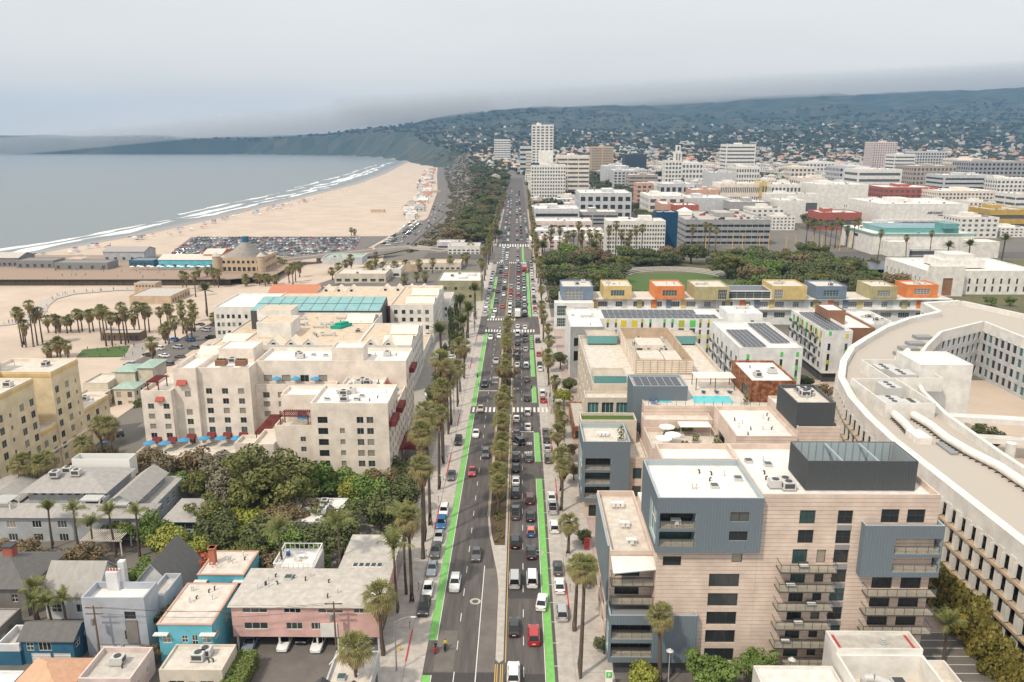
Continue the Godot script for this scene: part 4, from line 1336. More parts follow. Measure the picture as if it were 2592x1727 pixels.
# ---------------------------------------------------------------- curved office
func make_curved_office():
	rng.seed = 31
	var o := thing("curved_office","huge curved white office ring with gravel roof and fin-lined windows","office",V(110,0,200))
	var outer := [Vector2(74.3,84),Vector2(74.2,107),Vector2(74.0,131),Vector2(73.8,150),Vector2(74.6,163),Vector2(76.4,177),Vector2(80.2,193),Vector2(86.6,208),Vector2(95.2,223.5),Vector2(103.5,234),Vector2(116,249),Vector2(130,262.5),Vector2(145.5,273.0),Vector2(147.5,288.5),Vector2(164,293)]
	var inner := [Vector2(92.6,84),Vector2(92.4,143),Vector2(92.8,151),Vector2(93.4,165),Vector2(96.5,182),Vector2(104.0,203),Vector2(118.8,225),Vector2(131.6,242),Vector2(152.4,256.4)]
	var back := [Vector2(152.6,256.4),Vector2(152.0,200.0),Vector2(174.0,200.0),Vector2(173.1,268.8),Vector2(164.0,293.0)]
	var H := 16.6
	var top := 18.3
	var ri := inner.duplicate()
	ri.reverse()
	var ring := outer + [Vector2(173.1,268.8),Vector2(174,200),Vector2(152.0,200.0)] + ri
	var rb := MB.new(o.position)
	rb.flat("roof_gravel",ring,H)
	part(o,"roof",rb)
	# parapets
	var pb := MB.new(o.position)
	for line in [outer,ri,[Vector2(164,293),Vector2(173.1,268.8),Vector2(174,200)],[Vector2(152.0,200),Vector2(152.4,256.4)]]:
		for i in line.size() - 1:
			var a: Vector2 = line[i]
			var b: Vector2 = line[i + 1]
			var n: Vector2 = (b - a).normalized().orthogonal() * (1.7 if line == outer else 0.9)
			pb.prism("stucco_white",[a,b,b + n,a + n],H - 1.6,top)
	part(o,"parapet",pb)
	# outer wall: recessed glass band, deep fins, floor slabs
	var slab := MB.new(o.position)
	var glassb := MB.new(o.position)
	for fl in 4:
		var y := 1.2 + fl * 3.7
		for i in outer.size() - 1:
			var a: Vector2 = outer[i]
			var b: Vector2 = outer[i + 1]
			var n := (b - a).normalized().orthogonal()
			slab.prism("tan",[a - n * 0.5,b - n * 0.5,b + n * 0.5,a + n * 0.5],y - 0.45,y)
			glassb.quad("glass_0",V(a.x + n.x * 0.8,y,a.y + n.y * 0.8) ,V(b.x + n.x * 0.8,y,b.y + n.y * 0.8),V(b.x + n.x * 0.8,y + 3.3,b.y + n.y * 0.8),V(a.x + n.x * 0.8,y + 3.3,a.y + n.y * 0.8))
	part(o,"floor_slab",slab)
	part(o,"window_band",glassb)
	var fm := MB.new()
	fm.box("stucco_white",-0.75,0.75,0,3.25,-0.1,0.1)
	var fin := done(fm)
	var fm2 := MB.new()
	fm2.box("stucco_white",-0.05,0.05,0,2.6,-0.7,0.0)
	var fin2 := done(fm2)
	for i in outer.size() - 2:
		var a: Vector2 = outer[i]
		var b: Vector2 = outer[i + 1]
		var L := (b - a).length()
		var ang := atan2(b.y - a.y,b.x - a.x)
		var k := int(L / 2.9)
		for fl in 4:
			for j in k:
				var p := a.lerp(b,(j + 0.5) / k)
				put(o,"wall_panel",fin,Transform3D(Basis(UPV,ang),V(p.x,1.2 + fl * 3.7,p.y) - o.position))
				if fl > 0:
					p = a.lerp(b,(j + 0.12) / k)
					put(o,"sun_fin",fin2,Transform3D(Basis(UPV,ang + PI),V(p.x,1.5 + fl * 3.7,p.y) - o.position))
	# court side
	var cw := MB.new(o.position)
	var line2: Array = inner
	for i in line2.size() - 1:
		var a: Vector2 = line2[i]
		var b: Vector2 = line2[i + 1]
		var n := (b - a).normalized().orthogonal() * -0.4
		if b.y < 130.0:
			continue
		var k := maxi(1,int((b - a).length() / 3.0))
		var holes := []
		for fl in 4:
			for j in k:
				holes.append([(j + 0.25) * (b - a).length() / k,1.0 + fl * 3.9,(b - a).length() / k * 0.5,2.5])
		facade(cw,"pale_grey",V(a.x,0,a.y),V(b.x,0,b.y),H - 1.6,holes,0.35)
		for q in holes:
			var u := (b - a).normalized()
			var p0: Vector2 = a + u * q[0] + n
			var p1: Vector2 = a + u * (q[0] + q[2]) + n
			cw.quad("glass_6" if int(q[0] * 7) % 3 == 0 else "glass_0",V(p0.x,q[1],p0.y),V(p1.x,q[1],p1.y),V(p1.x,q[1] + q[3],p1.y),V(p0.x,q[1] + q[3],p0.y))
	var a2 := V(152.0,0,256.4)
	var b2 := V(152.0,0,200.0)
	var hl := grid(span(1.5,53.0,17),1.9,[1.0,4.9,8.8,12.4],2.6)
	facade(cw,"pale_grey",a2,b2,H - 1.6,hl,0.35)
	for q in hl:
		cw.quad("glass_6" if int(q[0]) % 4 == 0 else "glass_0",V(152.33,q[1],256.4 - q[0]),V(152.33,q[1],256.4 - q[0] - q[2]),V(152.33,q[1] + q[3],256.4 - q[0] - q[2]),V(152.33,q[1] + q[3],256.4 - q[0]))
	part(o,"court_wall",cw)
	# plant enclosure and fat white ducts
	block({"into": o,"x": [80.5,91.5],"d": [167.0,186.0],"y": H,"h": 0.2,"wall": "stucco_white","roof": "roof_gravel","para": 3.2,"pt": 0.3,"wn": "plant_screen"})
	block({"into": o,"x": [90.0,103.0],"d": [186.2,203.0],"y": H,"h": 0.2,"wall": "stucco_white","roof": "roof_gravel","para": 3.2,"pt": 0.3,"wn": "plant_screen"})
	block({"into": o,"x": [99.0,112.0],"d": [190.0,203.0],"y": 0.0,"h": 22.0,"wall": "stucco_white","roof": "roof_white","para": 0.3,"wn": "stair_tower"})
	for e in [[82,170,4.5,5.0,2.6],[87,171,3.5,3.0,2.2],[85.5,178,3.8,5.5,3.4],[93,189,5,5,3.4],[92,196,5,5,2.8],[97.5,188.5,4,2.5,2.2]]:
		var ub := MB.new(o.position)
		ub.box("metal_pale",e[0],e[0] + e[2],H + 0.3,H + e[4],e[1],e[1] + e[3])
		for i in 3:
			ub.tube("metal_dark",V(e[0] + e[2] / 2,H + e[4],e[1] + e[3] * (i + 0.5) / 3),V(e[0] + e[2] / 2,H + e[4] + 0.12,e[1] + e[3] * (i + 0.5) / 3),0.6,0.6,10)
		part(o,"cooling_unit",ub)
	for l in [[[86.5,166.0],[87.0,160.0],[86.5,152.0],[87.0,146.0],[88.6,138.0],[88.8,128.0],[88.0,118.0],[87.2,104.0]],[[82.5,166.5],[82.0,161.0],[81.2,156.0]],[[100.5,204.5],[104.5,213.0],[111.0,221.0]]]:
		var db := MB.new(o.position)
		var pts := []
		for e in l:
			pts.append(V(e[0],H + 1.0,e[1]))
		db.pipe("roof_white",pts,0.85,12)
		for e in pts:
			db.ball("roof_white",e,Vector3.ONE * 0.86,10,6)
		part(o,"white_duct",db)
		var dl := MB.new(o.position)
		for i in l.size() - 1:
			for j in 5:
				var t := (j + 0.5) / 5.0
				var x := lerpf(l[i][0],l[i + 1][0],t)
				var dd := lerpf(l[i][1],l[i + 1][1],t)
				dl.box("metal_dark",x - 1.1,x + 1.1,H,H + 0.25,dd - 0.06,dd + 0.06)
		part(o,"duct_support",dl)
	block({"into": o,"x": [80.0,83.0],"d": [151.0,156.0],"y": H,"h": 1.4,"wall": "roof_white","roof": "roof_white","para": 0.0,"wn": "duct_box"})
	block({"into": o,"x": [89.0,92.0],"d": [120.0,126.0],"y": H,"h": 3.0,"wall": "stucco_white","roof": "roof_white","para": 0.2,"wn": "roof_cabin"})
	for e in [[84.0,145.5,1.4,6.0],[83.2,116.5,3.0,2.0]]:
		var gb := MB.new(o.position)
		gb.box("metal_grey",e[0],e[0] + e[2],H,H + 0.4,e[1],e[1] + e[3])
		part(o,"roof_hatch",gb)
	var lb := MB.new(o.position)
	for e in [[106,216],[110,222],[115,228],[121,236]]:
		lb.box("metal_grey",e[0] + 1.0,e[0] + 6.0,H,H + 0.9,e[1] + 2.0,e[1] + 5.5)
	part(o,"roof_duct",lb)
	# courtyard
	pad("courtyard","sand",93.0,152.0,90.0,250.0,0.08,"sandy courtyard inside the curved office")
	pad("courtyard_path","asphalt_old",103.5,105.5,128.0,152.0,0.1)
	for y in [4.5,9.5]:
		var bb := MB.new(o.position)
		bb.prism("stucco_white",[Vector2(96,186),Vector2(152,176),Vector2(152,179),Vector2(96,189)],y,y + 1.3)
		part(o,"footbridge",bb)
	var cb := MB.new(o.position)
	cb.tube("stucco_white",V(104.8,0,160),V(104.8,13.5,160),1.0,1.0,16)
	part(o,"white_column",cb)

# ---------------------------------------------------------------- seaward side, near houses and hotels
func awning(root: Node3D,x0: float,x1: float,d: float,y: float,k: String,out := 1.2,drop := 0.8,called := "awning"):
	var mb := MB.new(root.position)
	mb.quad(k,V(x0,y - drop,d - out),V(x1,y - drop,d - out),V(x1,y,d),V(x0,y,d))
	mb.quad(k,V(x0,y - drop - 0.2,d - out),V(x1,y - drop - 0.2,d - out),V(x1,y - drop,d - out),V(x0,y - drop,d - out))
	mb.tri(k,V(x0,y - drop,d),V(x0,y - drop,d - out),V(x0,y,d))
	mb.tri(k,V(x1,y - drop,d - out),V(x1,y - drop,d),V(x1,y,d))
	part(root,called,mb)

func pergola(root: Node3D,x0: float,x1: float,d0: float,d1: float,y0: float,y1: float,k: String,n: int,along_d := true):
	var mb := MB.new(root.position)
	for x in [x0,x1 - 0.2]:
		for d in [d0,d1 - 0.2]:
			mb.box(k,x,x + 0.2,y0,y1,d,d + 0.2)
	mb.box(k,x0 - 0.2,x1 + 0.2,y1 - 0.25,y1,d0,d0 + 0.15)
	mb.box(k,x0 - 0.2,x1 + 0.2,y1 - 0.25,y1,d1 - 0.15,d1)
	var o := part(root,"pergola",mb)
	var sm := MB.new()
	if along_d:
		sm.box(k,-0.07,0.07,0,0.16,-0.3,d1 - d0 + 0.3,true)
	else:
		sm.box(k,-0.3,x1 - x0 + 0.3,0,0.16,-0.07,0.07,true)
	var m := done(sm)
	for i in n:
		var t := (i + 0.5) / n
		put(o,"slat",m,Transform3D(Basis(),(V(lerpf(x0,x1,t),y1 + 0.01,d0) if along_d else V(x0,y1 + 0.01,lerpf(d0,d1,t))) - root.position))

func make_left():
	rng.seed = 41
	# ---- pink motel
	var m := block({"n": "motel","t": "two-storey pink stucco motel over carports with grey flat roof","x": [-43.6,-21.2],"d": [106.6,116.4],"y": 2.4,"h": 5.4,"wall": "pink","roof": "roof_grey","para": 0.0,"win": "sash3","depth": 0.12,"f": [[1.7,4.1,3.8,0.8,"motel"],[8.0,4.1,2.6,0.8,"motel"],[13.2,4.1,3.8,0.8,"motel"],[18.6,4.1,2.6,0.8,"motel"],[1.8,1.3,3.6,1.15,"motel"],[8.2,1.3,2.5,1.15,"motel"],[12.0,1.3,1.6,1.15,"motel"]],"l": [[2,1.2,1.4,1.1,"sash"],[6,1.2,1.4,1.1,"sash"]],"r": [[3,1.2,1.6,1.4,"sash"],[6,1.2,1.6,1.4,"sash"]]})
	var ev := MB.new(m.position)
	ev.box("roof_grey",-43.9,-20.6,7.8,8.0,106.25,117.0,true)
	ev.box("stucco_white",-43.95,-20.55,7.66,7.86,106.15,106.3,true)
	part(m,"eaves",ev)
	block({"into": m,"x": [-29.0,-21.8],"d": [116.42,128.0],"h": 7.8,"wall": "pink","roof": "roof_grey","para": 0.0,"r": grid([1.5,6.0,9.0],1.3,[1.2,4.4],1.2,"sash")})
	var ev2 := MB.new(m.position)
	ev2.box("roof_grey",-29.6,-20.6,7.8,8.0,117.02,128.6,true)
	part(m,"wing_roof",ev2)
	var ups := MB.new(m.position)
	for e in [-43.2,-36.8,-31.0,-27.8,-24.9,-21.6]:
		ups.box("stucco_white",e,e + 0.25,0.0,2.45,106.8,107.05)
	part(m,"carport_post",ups)
	block({"into": m,"x": [-30.2,-27.6],"d": [106.45,106.58],"y": 2.5,"h": 2.3,"wall": "stucco_white","roof": "stucco_white","para": 0.0,"wn": "white_panel"})
	block({"into": m,"x": [-44.0,-21.8],"d": [112.2,116.0],"h": 2.4,"wall": "charcoal","para": 0.0,"wn": "carport_wall"})
	roof_kit(m,-42,-23,107.5,115,8.0,15,[1,3,3,1,2])
	for i in 5:
		var sk := MB.new(m.position)
		sk.box("frame_white",-27.4 + i * 1.0,-26.5 + i * 1.0,8.0,8.15,117.4,118.6)
		sk.box("glass_0",-27.3 + i * 1.0,-26.6 + i * 1.0,8.15,8.2,117.5,118.5)
		part(m,"skylight",sk)
	# roof deck
	var dk := block({"n": "roof_deck_house","t": "house with white-railed roof deck behind the pink motel","c": "house","x": [-40.4,-33.8],"d": [117.3,124.4],"h": 7.4,"wall": "house_white","roof": "roof_white","para": 0.1})
	var rl := MB.new(dk.position)
	for i in 9:
		for dd in [117.5,124.2]:
			rl.box("frame_white",-40.3 + i * 0.8,-40.2 + i * 0.8,7.5,8.6,dd - 0.05,dd + 0.05)
		for xx in [-40.3,-33.9]:
			rl.box("frame_white",xx - 0.05,xx + 0.05,7.5,8.6,117.6 + i * 0.8,117.7 + i * 0.8)
	rl.box("frame_white",-40.4,-33.8,8.55,8.68,117.42,117.58)
	rl.box("frame_white",-40.4,-33.8,8.55,8.68,124.12,124.28)
	rl.box("frame_white",-40.4,-40.2,8.55,8.68,117.58,124.12)
	rl.box("frame_white",-34.0,-33.8,8.55,8.68,117.58,124.12)
	part(dk,"railing",rl)
	table_set(-37.0,7.42,121.0,"frame_white","white table on the railed roof deck",2,1.8)
	lounger(-39.2,7.42,122.0,0.3,"lounger on the white-railed roof deck")
	# ---- turquoise houses
	for e in [[-53.2,-45.2,102.9,114.1,6.9,"turquoise bungalow with coral roof edge facing the alley"],[-53.0,-45.4,117.4,125.2,6.5,"turquoise bungalow with red chimney behind the alley one"]]:
		var t := block({"n": "bungalow","t": e[5],"c": "house","x": [e[0],e[1]],"d": [e[2],e[3]],"h": e[4],"wall": "turquoise","roof": "roof_cream","para": 0.12,"cap": "coral","win": "sash","depth": 0.1,"f": [[0.5,3.8,1.3,1.5,"sash"],[3.4,3.9,0.9,1.2,"sash"],[4.9,3.2,0.9,2.0,"sash"],[6.4,3.8,1.3,1.5,"sash"]],"r": [[1.0,3.8,1.3,1.4,"sash"],[5.0,4.0,1.0,1.0,"sash"]]})
		var ed := MB.new(t.position)
		ed.box("coral",e[0] - 0.12,e[1] + 0.12,e[4] - 0.05,e[4] + 0.1,e[2] - 0.12,e[2])
		ed.box("coral",e[1],e[1] + 0.12,e[4] - 0.05,e[4] + 0.1,e[2],e[3])
		ed.box("coral",e[0] - 0.12,e[0],e[4] - 0.05,e[4] + 0.1,e[2],e[3])
		part(t,"roof_edge",ed)
		for xx in [[e[0] - 0.5,e[0] + 1.6],[e[1] - 1.7,e[1] + 0.6]]:
			var cb := MB.new(t.position)
			cb.box("stucco_white",xx[0],xx[1],5.45,5.6,e[2] - 0.8,e[2],true)
			part(t,"window_hood",cb)
		roof_kit(t,e[0] + 1,e[1] - 1,e[2] + 1,e[3] - 1,e[4],7,[1,3,1])
		if e[2] > 110:
			var ch := MB.new(t.position)
			ch.box("terracotta",-52.2,-51.2,6.4,9.6,120.5,121.5)
			ch.box("terracotta",-52.35,-51.05,9.4,9.6,120.35,121.65)
			part(t,"chimney",ch)
	# ---- grey cube house
	var c := block({"n": "cube_house","t": "blue-grey plaster cube house with walled white roof terrace","c": "house","x": [-65.2,-55.8],"d": [104.9,109.4],"h": 8.9,"wall": "cube_grey","roof": "roof_white","para": 1.1,"f": [[6.2,6.4,1.7,1.3,"slide"],[5.9,2.9,0.7,1.6,"plain"],[1.4,0.1,3.6,2.0,"garage"],[5.4,0.1,3.2,2.0,"garage"]],"r": [[2.0,4.0,1.4,1.2,"plain"]]})
	block({"into": c,"x": [-57.6,-55.0],"d": [109.42,116.0],"h": 6.8,"wall": "cube_grey","roof": "roof_grey","para": 0.8})
	var ch := MB.new(c.position)
	ch.box("house_white",-63.2,-61.4,8.9,12.0,108.6,109.9)
	for i in 4:
		ch.tube("terracotta",V(-63.0 + i * 0.45,12.0,109.2),V(-63.0 + i * 0.45,12.4,109.2),0.17,0.14,8)
	part(c,"chimney",ch)
	var gp := MB.new(c.position)
	gp.box("house_grey",-59.0,-57.2,2.4,6.3,104.75,104.88)
	part(c,"grey_panel",gp)
	# ---- deep blue house
	var b := thing("blue_house","deep blue cottage with grey shingle roof and white garage doors","house",V(-70.5,0,105))
	block({"into": b,"x": [-74.0,-66.2],"d": [103.0,107.6],"h": 4.2,"wall": "deep_blue","para": 0.0,"lid": false,"depth": 0.1,"f": [[0.8,2.3,1.1,1.4,"sash"],[2.6,2.3,1.9,1.4,"sash3"],[1.3,0.0,2.9,1.9,"garage"],[4.6,0.0,2.6,1.9,"garage"]],"r": [[0.6,2.4,1.2,1.2,"sash"],[3.0,2.8,0.7,0.8,"sash"]]})
	var rb := MB.new(b.position)
	gable(rb,"roof_shingle","deep_blue",-74.0,-66.2,103.0,107.6,4.2,1.3,"x",0.4)
	part(b,"roof",rb)
	block({"into": b,"x": [-77.4,-74.02],"d": [102.6,107.5],"h": 2.4,"wall": "deep_blue","roof": "roof_grey","para": 0.0})
	block({"into": b,"x": [-77.4,-74.02],"d": [102.6,107.5],"y": 2.42,"h": 0.2,"wall": "house_white","roof": "roof_grey","para": 1.0,"wn": "white_balcony_wall"})
	# ---- cream flat-roofed cottages by the alley
	block({"n": "cottage","t": "cream flat-roofed cottage with dark shutters beside the clipped hedge","c": "house","x": [-50.5,-41.6],"d": [96.5,102.4],"h": 3.7,"wall": "cream_house","roof": "roof_cream","para": 0.3,"kit": 5,"f": [[1.2,0.9,2.2,1.3,"sash"],[4.0,0.0,1.0,2.1,"door"],[5.6,0.9,2.0,1.3,"sash"]],"r": [[2,1.2,0.8,1.2,"sash"]]})
	block({"n": "cottage","t": "pinkish white flat-roofed cottage with deep parapet by the alley","c": "house","x": [-60.8,-53.5],"d": [94.4,101.5],"h": 3.3,"wall": "pinkish","roof": "roof_grey","para": 0.8,"kit": 2,"r": [[1.5,1.0,0.8,1.3,"sash"],[4.5,1.4,0.6,1.0,"sash"]]})
	var tn := thing("hip_roof_house","house with peach shingled hip roof at the picture's foot","house",V(-65,0,96))
	block({"into": tn,"x": [-69.0,-61.3],"d": [91.0,99.0],"h": 3.6,"wall": "cream_house","para": 0.0,"lid": false})
	rb = MB.new(tn.position)
	hip(rb,"roof_peach",-69.0,-61.3,91.0,99.2,3.6,2.4)
	part(tn,"roof",rb)
	block({"n": "garage","t": "white flat-roofed garage in the picture's lower corner","c": "garage","x": [-78.0,-70.0],"d": [90.0,97.2],"h": 2.8,"wall": "house_white","roof": "roof_white","para": 0.4})
	# ---- grey gabled houses
	var g1 := thing("gabled_house","white house under one big grey gable roof beside the palms","house",V(-73,0,118.5))
	block({"into": g1,"x": [-77.2,-68.8],"d": [114.6,122.6],"h": 4.6,"wall": "house_white","para": 0.0,"lid": false,"depth": 0.1,"r": [[2.0,2.6,1.6,1.4,"sash"],[4.6,2.8,1.2,1.4,"sash"]],"f": [[1,1.2,1.6,1.5,"sash"],[5,1.2,2.2,1.5,"sash3"]]})
	rb = MB.new(g1.position)
	gable(rb,"roof_shingle_pale","house_white",-77.2,-68.8,114.6,122.6,4.6,3.6,"x",0.5)
	part(g1,"roof",rb)
	var g2 := thing("gabled_house","dark grey house with red brick chimney at the picture's edge","house",V(-86,0,120))
	block({"into": g2,"x": [-92.0,-80.6],"d": [115.2,126.0],"h": 5.4,"wall": "house_grey","para": 0.0,"lid": false,"f": [[9.0,2.6,1.0,1.4,"sash"],[3.0,2.4,2.0,1.4,"sash3"]],"r": [[3,2.5,1.2,1.3,"sash"]]})
	rb = MB.new(g2.position)
	hip(rb,"roof_shingle",-92.0,-80.6,115.2,126.0,5.4,3.0,0.7)
	part(g2,"roof",rb)
	ch = MB.new(g2.position)
	ch.box("red_brick",-86.8,-85.2,6.0,9.6,120.2,121.6)
	ch.box("charcoal",-86.9,-85.1,9.6,9.9,120.1,121.7)
	part(g2,"chimney",ch)
	var g3 := thing("gabled_house","steep grey shingled house with skylight beside the turquoise bungalows","house",V(-60,0,119))
	block({"into": g3,"x": [-64.6,-55.4],"d": [116.6,126.0],"h": 3.6,"wall": "house_white","para": 0.0,"lid": false})
	rb = MB.new(g3.position)
	gable(rb,"roof_shingle","house_white",-64.6,-55.4,116.6,126.0,3.6,5.4,"d",0.5)
	part(g3,"roof",rb)
	var sl := MB.new(g3.position)
	sl.quad("frame_white",V(-63.6,4.95,117.6),V(-62.2,6.6,117.6),V(-62.2,6.6,120.0),V(-63.6,4.95,120.0))
	part(g3,"skylight",sl)
	ch = MB.new(g3.position)
	ch.box("house_white",-66.2,-65.2,0.0,8.6,117.6,118.6)
	part(g3,"chimney",ch)
	block({"n": "cottage","t": "low grey cottage with weathered fence below the dark grey house","c": "house","x": [-90.0,-79.5],"d": [104.5,112.0],"h": 3.4,"wall": "house_grey","roof": "roof_shingle_pale","para": 0.2,"r": [[2,1.2,1.2,1.2,"sash"]]})
	var h4 := block({"n": "cottage","t": "dark navy cottage with pale flat roof under the pine","c": "house","x": [-69.0,-60.0],"d": [140.4,150.0],"h": 4.4,"wall": "deep_blue","para": 0.0,"f": [[2.6,2.6,4.6,1.2,"sash3"]]})
	var r4 := MB.new(h4.position)
	hip(r4,"roof_shingle_pale",-69.0,-60.0,140.4,150.0,4.45,1.0,0.5)
	part(h4,"hip_roof",r4)
	block({"n": "cottage","t": "white roof with skylights showing through the garden trees","c": "house","x": [-46.0,-35.0],"d": [139.5,150.0],"h": 4.6,"wall": "house_white","roof": "roof_white","para": 0.3,"kit": 10})
	# ---- motel office with dark sign at the foot
	var st := block({"n": "shop","t": "white storefront with corner sign frame beside the crossing","c": "shop","x": [-26.2,-20.0],"d": [92.0,99.8],"h": 4.4,"wall": "pale_grey","roof": "roof_cream","para": 0.5,"r": grid([1,4],2.0,[0.6],2.4,"slide"),"kit": 3})
	rb = MB.new(st.position)
	gable(rb,"charcoal","stucco_white",-28.4,-24.4,89.5,92.4,4.2,1.6,"d",0.3)
	gable(rb,"charcoal","stucco_white",-24.0,-20.2,89.5,91.9,4.2,1.5,"d",0.3)
	part(st,"gable_roof",rb)
	for e in [[-26.6,97.0,-23.6,99.9],[-22.4,99.9,-20.2,97.2]]:
		var fb := MB.new(st.position)
		fb.tube("frame_white",V(e[0],4.6,e[1]),V(e[2],7.2,e[3]),0.08,0.08,6)
		part(st,"sign_brace",fb)

	# ---- big shingled inn
	var inn := thing("shingled_inn","large pale grey shingled inn with stepped roofs, dormers and white pergolas","hotel",V(-88,-1,150))
	block({"into": inn,"x": [-112.0,-73.0],"d": [141.0,160.5],"y": -1.0,"h": 6.0,"wall": "shingle_blue","roof": "roof_shingle_pale","para": 0.0,"depth": 0.12,"win": "sash","f": grid([12,17,22],1.8,[0.8,3.6],1.5,"sash3") + grid([27.5,33.0],1.2,[0.8,3.7],1.5,"sash"),"r": grid(span(1.5,16,6),1.2,[0.8,3.6],1.5,"sash")})
	var ir := MB.new(inn.position)
	hip(ir,"roof_shingle_pale",-99.5,-83.0,146.5,158.0,7.6,1.9,0.6)
	hip(ir,"roof_shingle_pale",-113.0,-72.6,141.0,146.3,5.0,1.5,0.7)
	gable(ir,"roof_shingle_pale","shingle_blue",-81.0,-75.8,143.6,158.0,6.8,1.7,"d",0.5)
	gable(ir,"roof_shingle_pale","shingle_blue",-108.5,-101.0,147.0,158.0,5.6,1.8,"d",0.5)
	part(inn,"roof",ir)
	block({"into": inn,"x": [-99.0,-83.5],"d": [147.2,157.5],"y": 5.02,"h": 2.6,"wall": "shingle_blue","para": 0.0,"lid": false,"depth": 0.1,"f": grid(span(1.0,13.0,8),0.9,[1.6],0.5,"plain")})
	block({"into": inn,"x": [-80.8,-76.0],"d": [144.0,157.6],"y": 5.02,"h": 1.8,"wall": "shingle_blue","para": 0.0,"lid": false,"depth": 0.1,"f": [[0.8,0.3,3.2,1.3,"sash3"]],"r": grid([1,4,7,10],1.4,[0.3],1.2,"sash3")})
	block({"into": inn,"x": [-86.5,-82.4],"d": [144.8,147.1],"y": 5.02,"h": 1.9,"wall": "shingle_blue","roof": "roof_shingle_pale","para": 0.0,"depth": 0.1,"f": [[0.3,0.3,3.5,1.4,"dark3"]]})
	for e in [[-96.5,-84.0,159.2,159.35],[-96.5,-84.0,162.3,162.45],[-96.5,-96.35,159.35,162.3],[-84.15,-84.0,159.35,162.3]]:
		var sb := MB.new(inn.position)
		sb.box("frame_white",e[0],e[1],5.0,9.4,e[2],e[3])
		part(inn,"roof_screen",sb)
	roof_kit(inn,-94,-85,160.2,161.5,5.1,7,[0,0,4])
	for e in [[-93.5,152.5],[-91.0,151.2],[-95.0,150.4]]:
		put(inn,"cooling_unit",kit_mesh(0),Transform3D(Basis(),V(e[0],9.2,e[1]) - inn.position))
	pergola(inn,-86.4,-82.6,143.4,145.4,5.0,7.3,"frame_white",12)
	pergola(inn,-80.3,-76.4,142.2,144.2,5.0,7.0,"frame_white",12)
	pergola(inn,-108.5,-99.5,142.0,145.0,5.0,7.4,"frame_white",22)
	pergola(inn,-82.0,-74.5,134.5,138.5,0.2,3.4,"cream",18)

	# ---- long yellow hotel
	var y := thing("yellow_hotel","long stepped yellow stucco hotel at the picture's left edge","hotel",V(-120,-3,180))
	var yr := [1.6,4.5,7.4,10.3,13.2,16.1,19.0]
	for e in [[-130.0,-113.2,183.4,195.4,24.0,7],[-128.0,-113.4,158.0,176.6,24.5,7],[-124.0,-113.5,176.62,183.38,11.2,3],[-122.0,-113.3,195.42,208.0,10.4,3],[-150.0,-128.1,176.6,188.0,29.0,0]]:
		var L: float = e[3] - e[2]
		var cs := span(0.9,L - 2.4,maxi(2,int(L / 3.2)))
		var ho := []
		for i in cs.size():
			for j in int(e[5]):
				ho.append([cs[i],yr[j],0.7 if i % 4 == 2 else 1.6,1.0 if i % 4 == 2 else 1.7,"hotel"])
		block({"into": y,"x": [e[0],e[1]],"d": [e[2],e[3]],"y": -3.0,"h": e[4],"wall": "yellow_stucco","roof": "roof_cream","para": 0.8,"cap": "cream","depth": 0.15,"r": ho,"kit": 3})
		var tb := MB.new(y.position)
		tb.box("yellow_trim",e[1],e[1] + 0.1,e[4] - 3.0 - 0.5,e[4] - 3.0 + 0.3,e[2],e[3])
		tb.box("yellow_trim",e[0],e[1] + 0.1,e[4] - 3.0 - 0.5,e[4] - 3.0 + 0.3,e[2] - 0.1,e[2])
		tb.box("cream",e[1],e[1] + 0.25,2.3,2.7,e[2],e[3])
		part(y,"cornice",tb)

	# ---- cream terraced hotel with red awnings
	var hm := block({"n": "terraced_hotel","t": "cream stepped hotel with white roofs, dark red awnings and blue parasols","c": "hotel","x": [-45.8,-28.8],"d": [165.3,179.2],"h": 19.4,"wall": "cream","roof": "roof_white","para": 0.8,"win": "hotel","depth": 0.22,"f": grid([1.4],2.2,[5.2,7.7,10.3,12.9,15.5],1.5,"dark2") + grid([6.2],1.1,[5.4,7.9,10.5,13.1],1.25,"hotel") + grid([10.0,12.2],1.5,[5.2,7.7,10.3,12.9,15.5],1.5,"hotel"),"r": grid(span(1.2,11.5,4),1.5,[2.6,5.2,7.7,10.3,12.9,15.5],1.5,"hotel"),"kit": 12})
	block({"into": hm,"x": [-54.6,-45.82],"d": [167.2,179.4],"h": 13.4,"wall": "cream","roof": "roof_cream","para": 0.9,"f": grid([5.6],1.2,[3.0,5.4,8.0,10.4],1.2,"hotel"),"win": "hotel"})
	block({"into": hm,"x": [-54.4,-45.9],"d": [172.4,179.2],"y": 13.42,"h": 5.6,"wall": "cream","roof": "roof_white","para": 0.8,"f": [[3.5,0.4,2.2,2.2,"hotel"]]})
	block({"into": hm,"x": [-59.5,-54.62],"d": [165.4,175.0],"h": 9.6,"wall": "cream","roof": "roof_cream","para": 0.9,"f": grid([0.8,3.0],1.2,[2.8,5.4],1.6,"hotel")})
	pergola(hm,-53.6,-47.2,168.0,171.5,13.4,16.3,"awning_red",15)
	parasol(-48.6,13.42,169.2,"canvas_blue","blue parasol under the dark red pergola of the front terrace","blue parasols on the cream hotel")
	# wing along the avenue
	block({"into": hm,"x": [-43.6,-33.5],"d": [179.4,192.9],"h": 17.2,"wall": "cream","roof": "roof_white","para": 0.7,"kit": 26,"r": grid(span(1.0,11,4),1.5,[2.6,5.2,7.7,10.3,12.9],1.5,"hotel")})
	var ar := MB.new(hm.position)
	ar.quad("awning_coral",V(-33.4,17.2,180.0),V(-31.0,15.6,180.0),V(-31.0,15.6,192.0),V(-33.4,17.2,192.0))
	ar.quad("awning_red",V(-46.0,15.6,180.6),V(-43.7,17.2,180.6),V(-43.7,17.2,192.0),V(-46.0,15.6,192.0))
	part(hm,"awning_roof",ar)
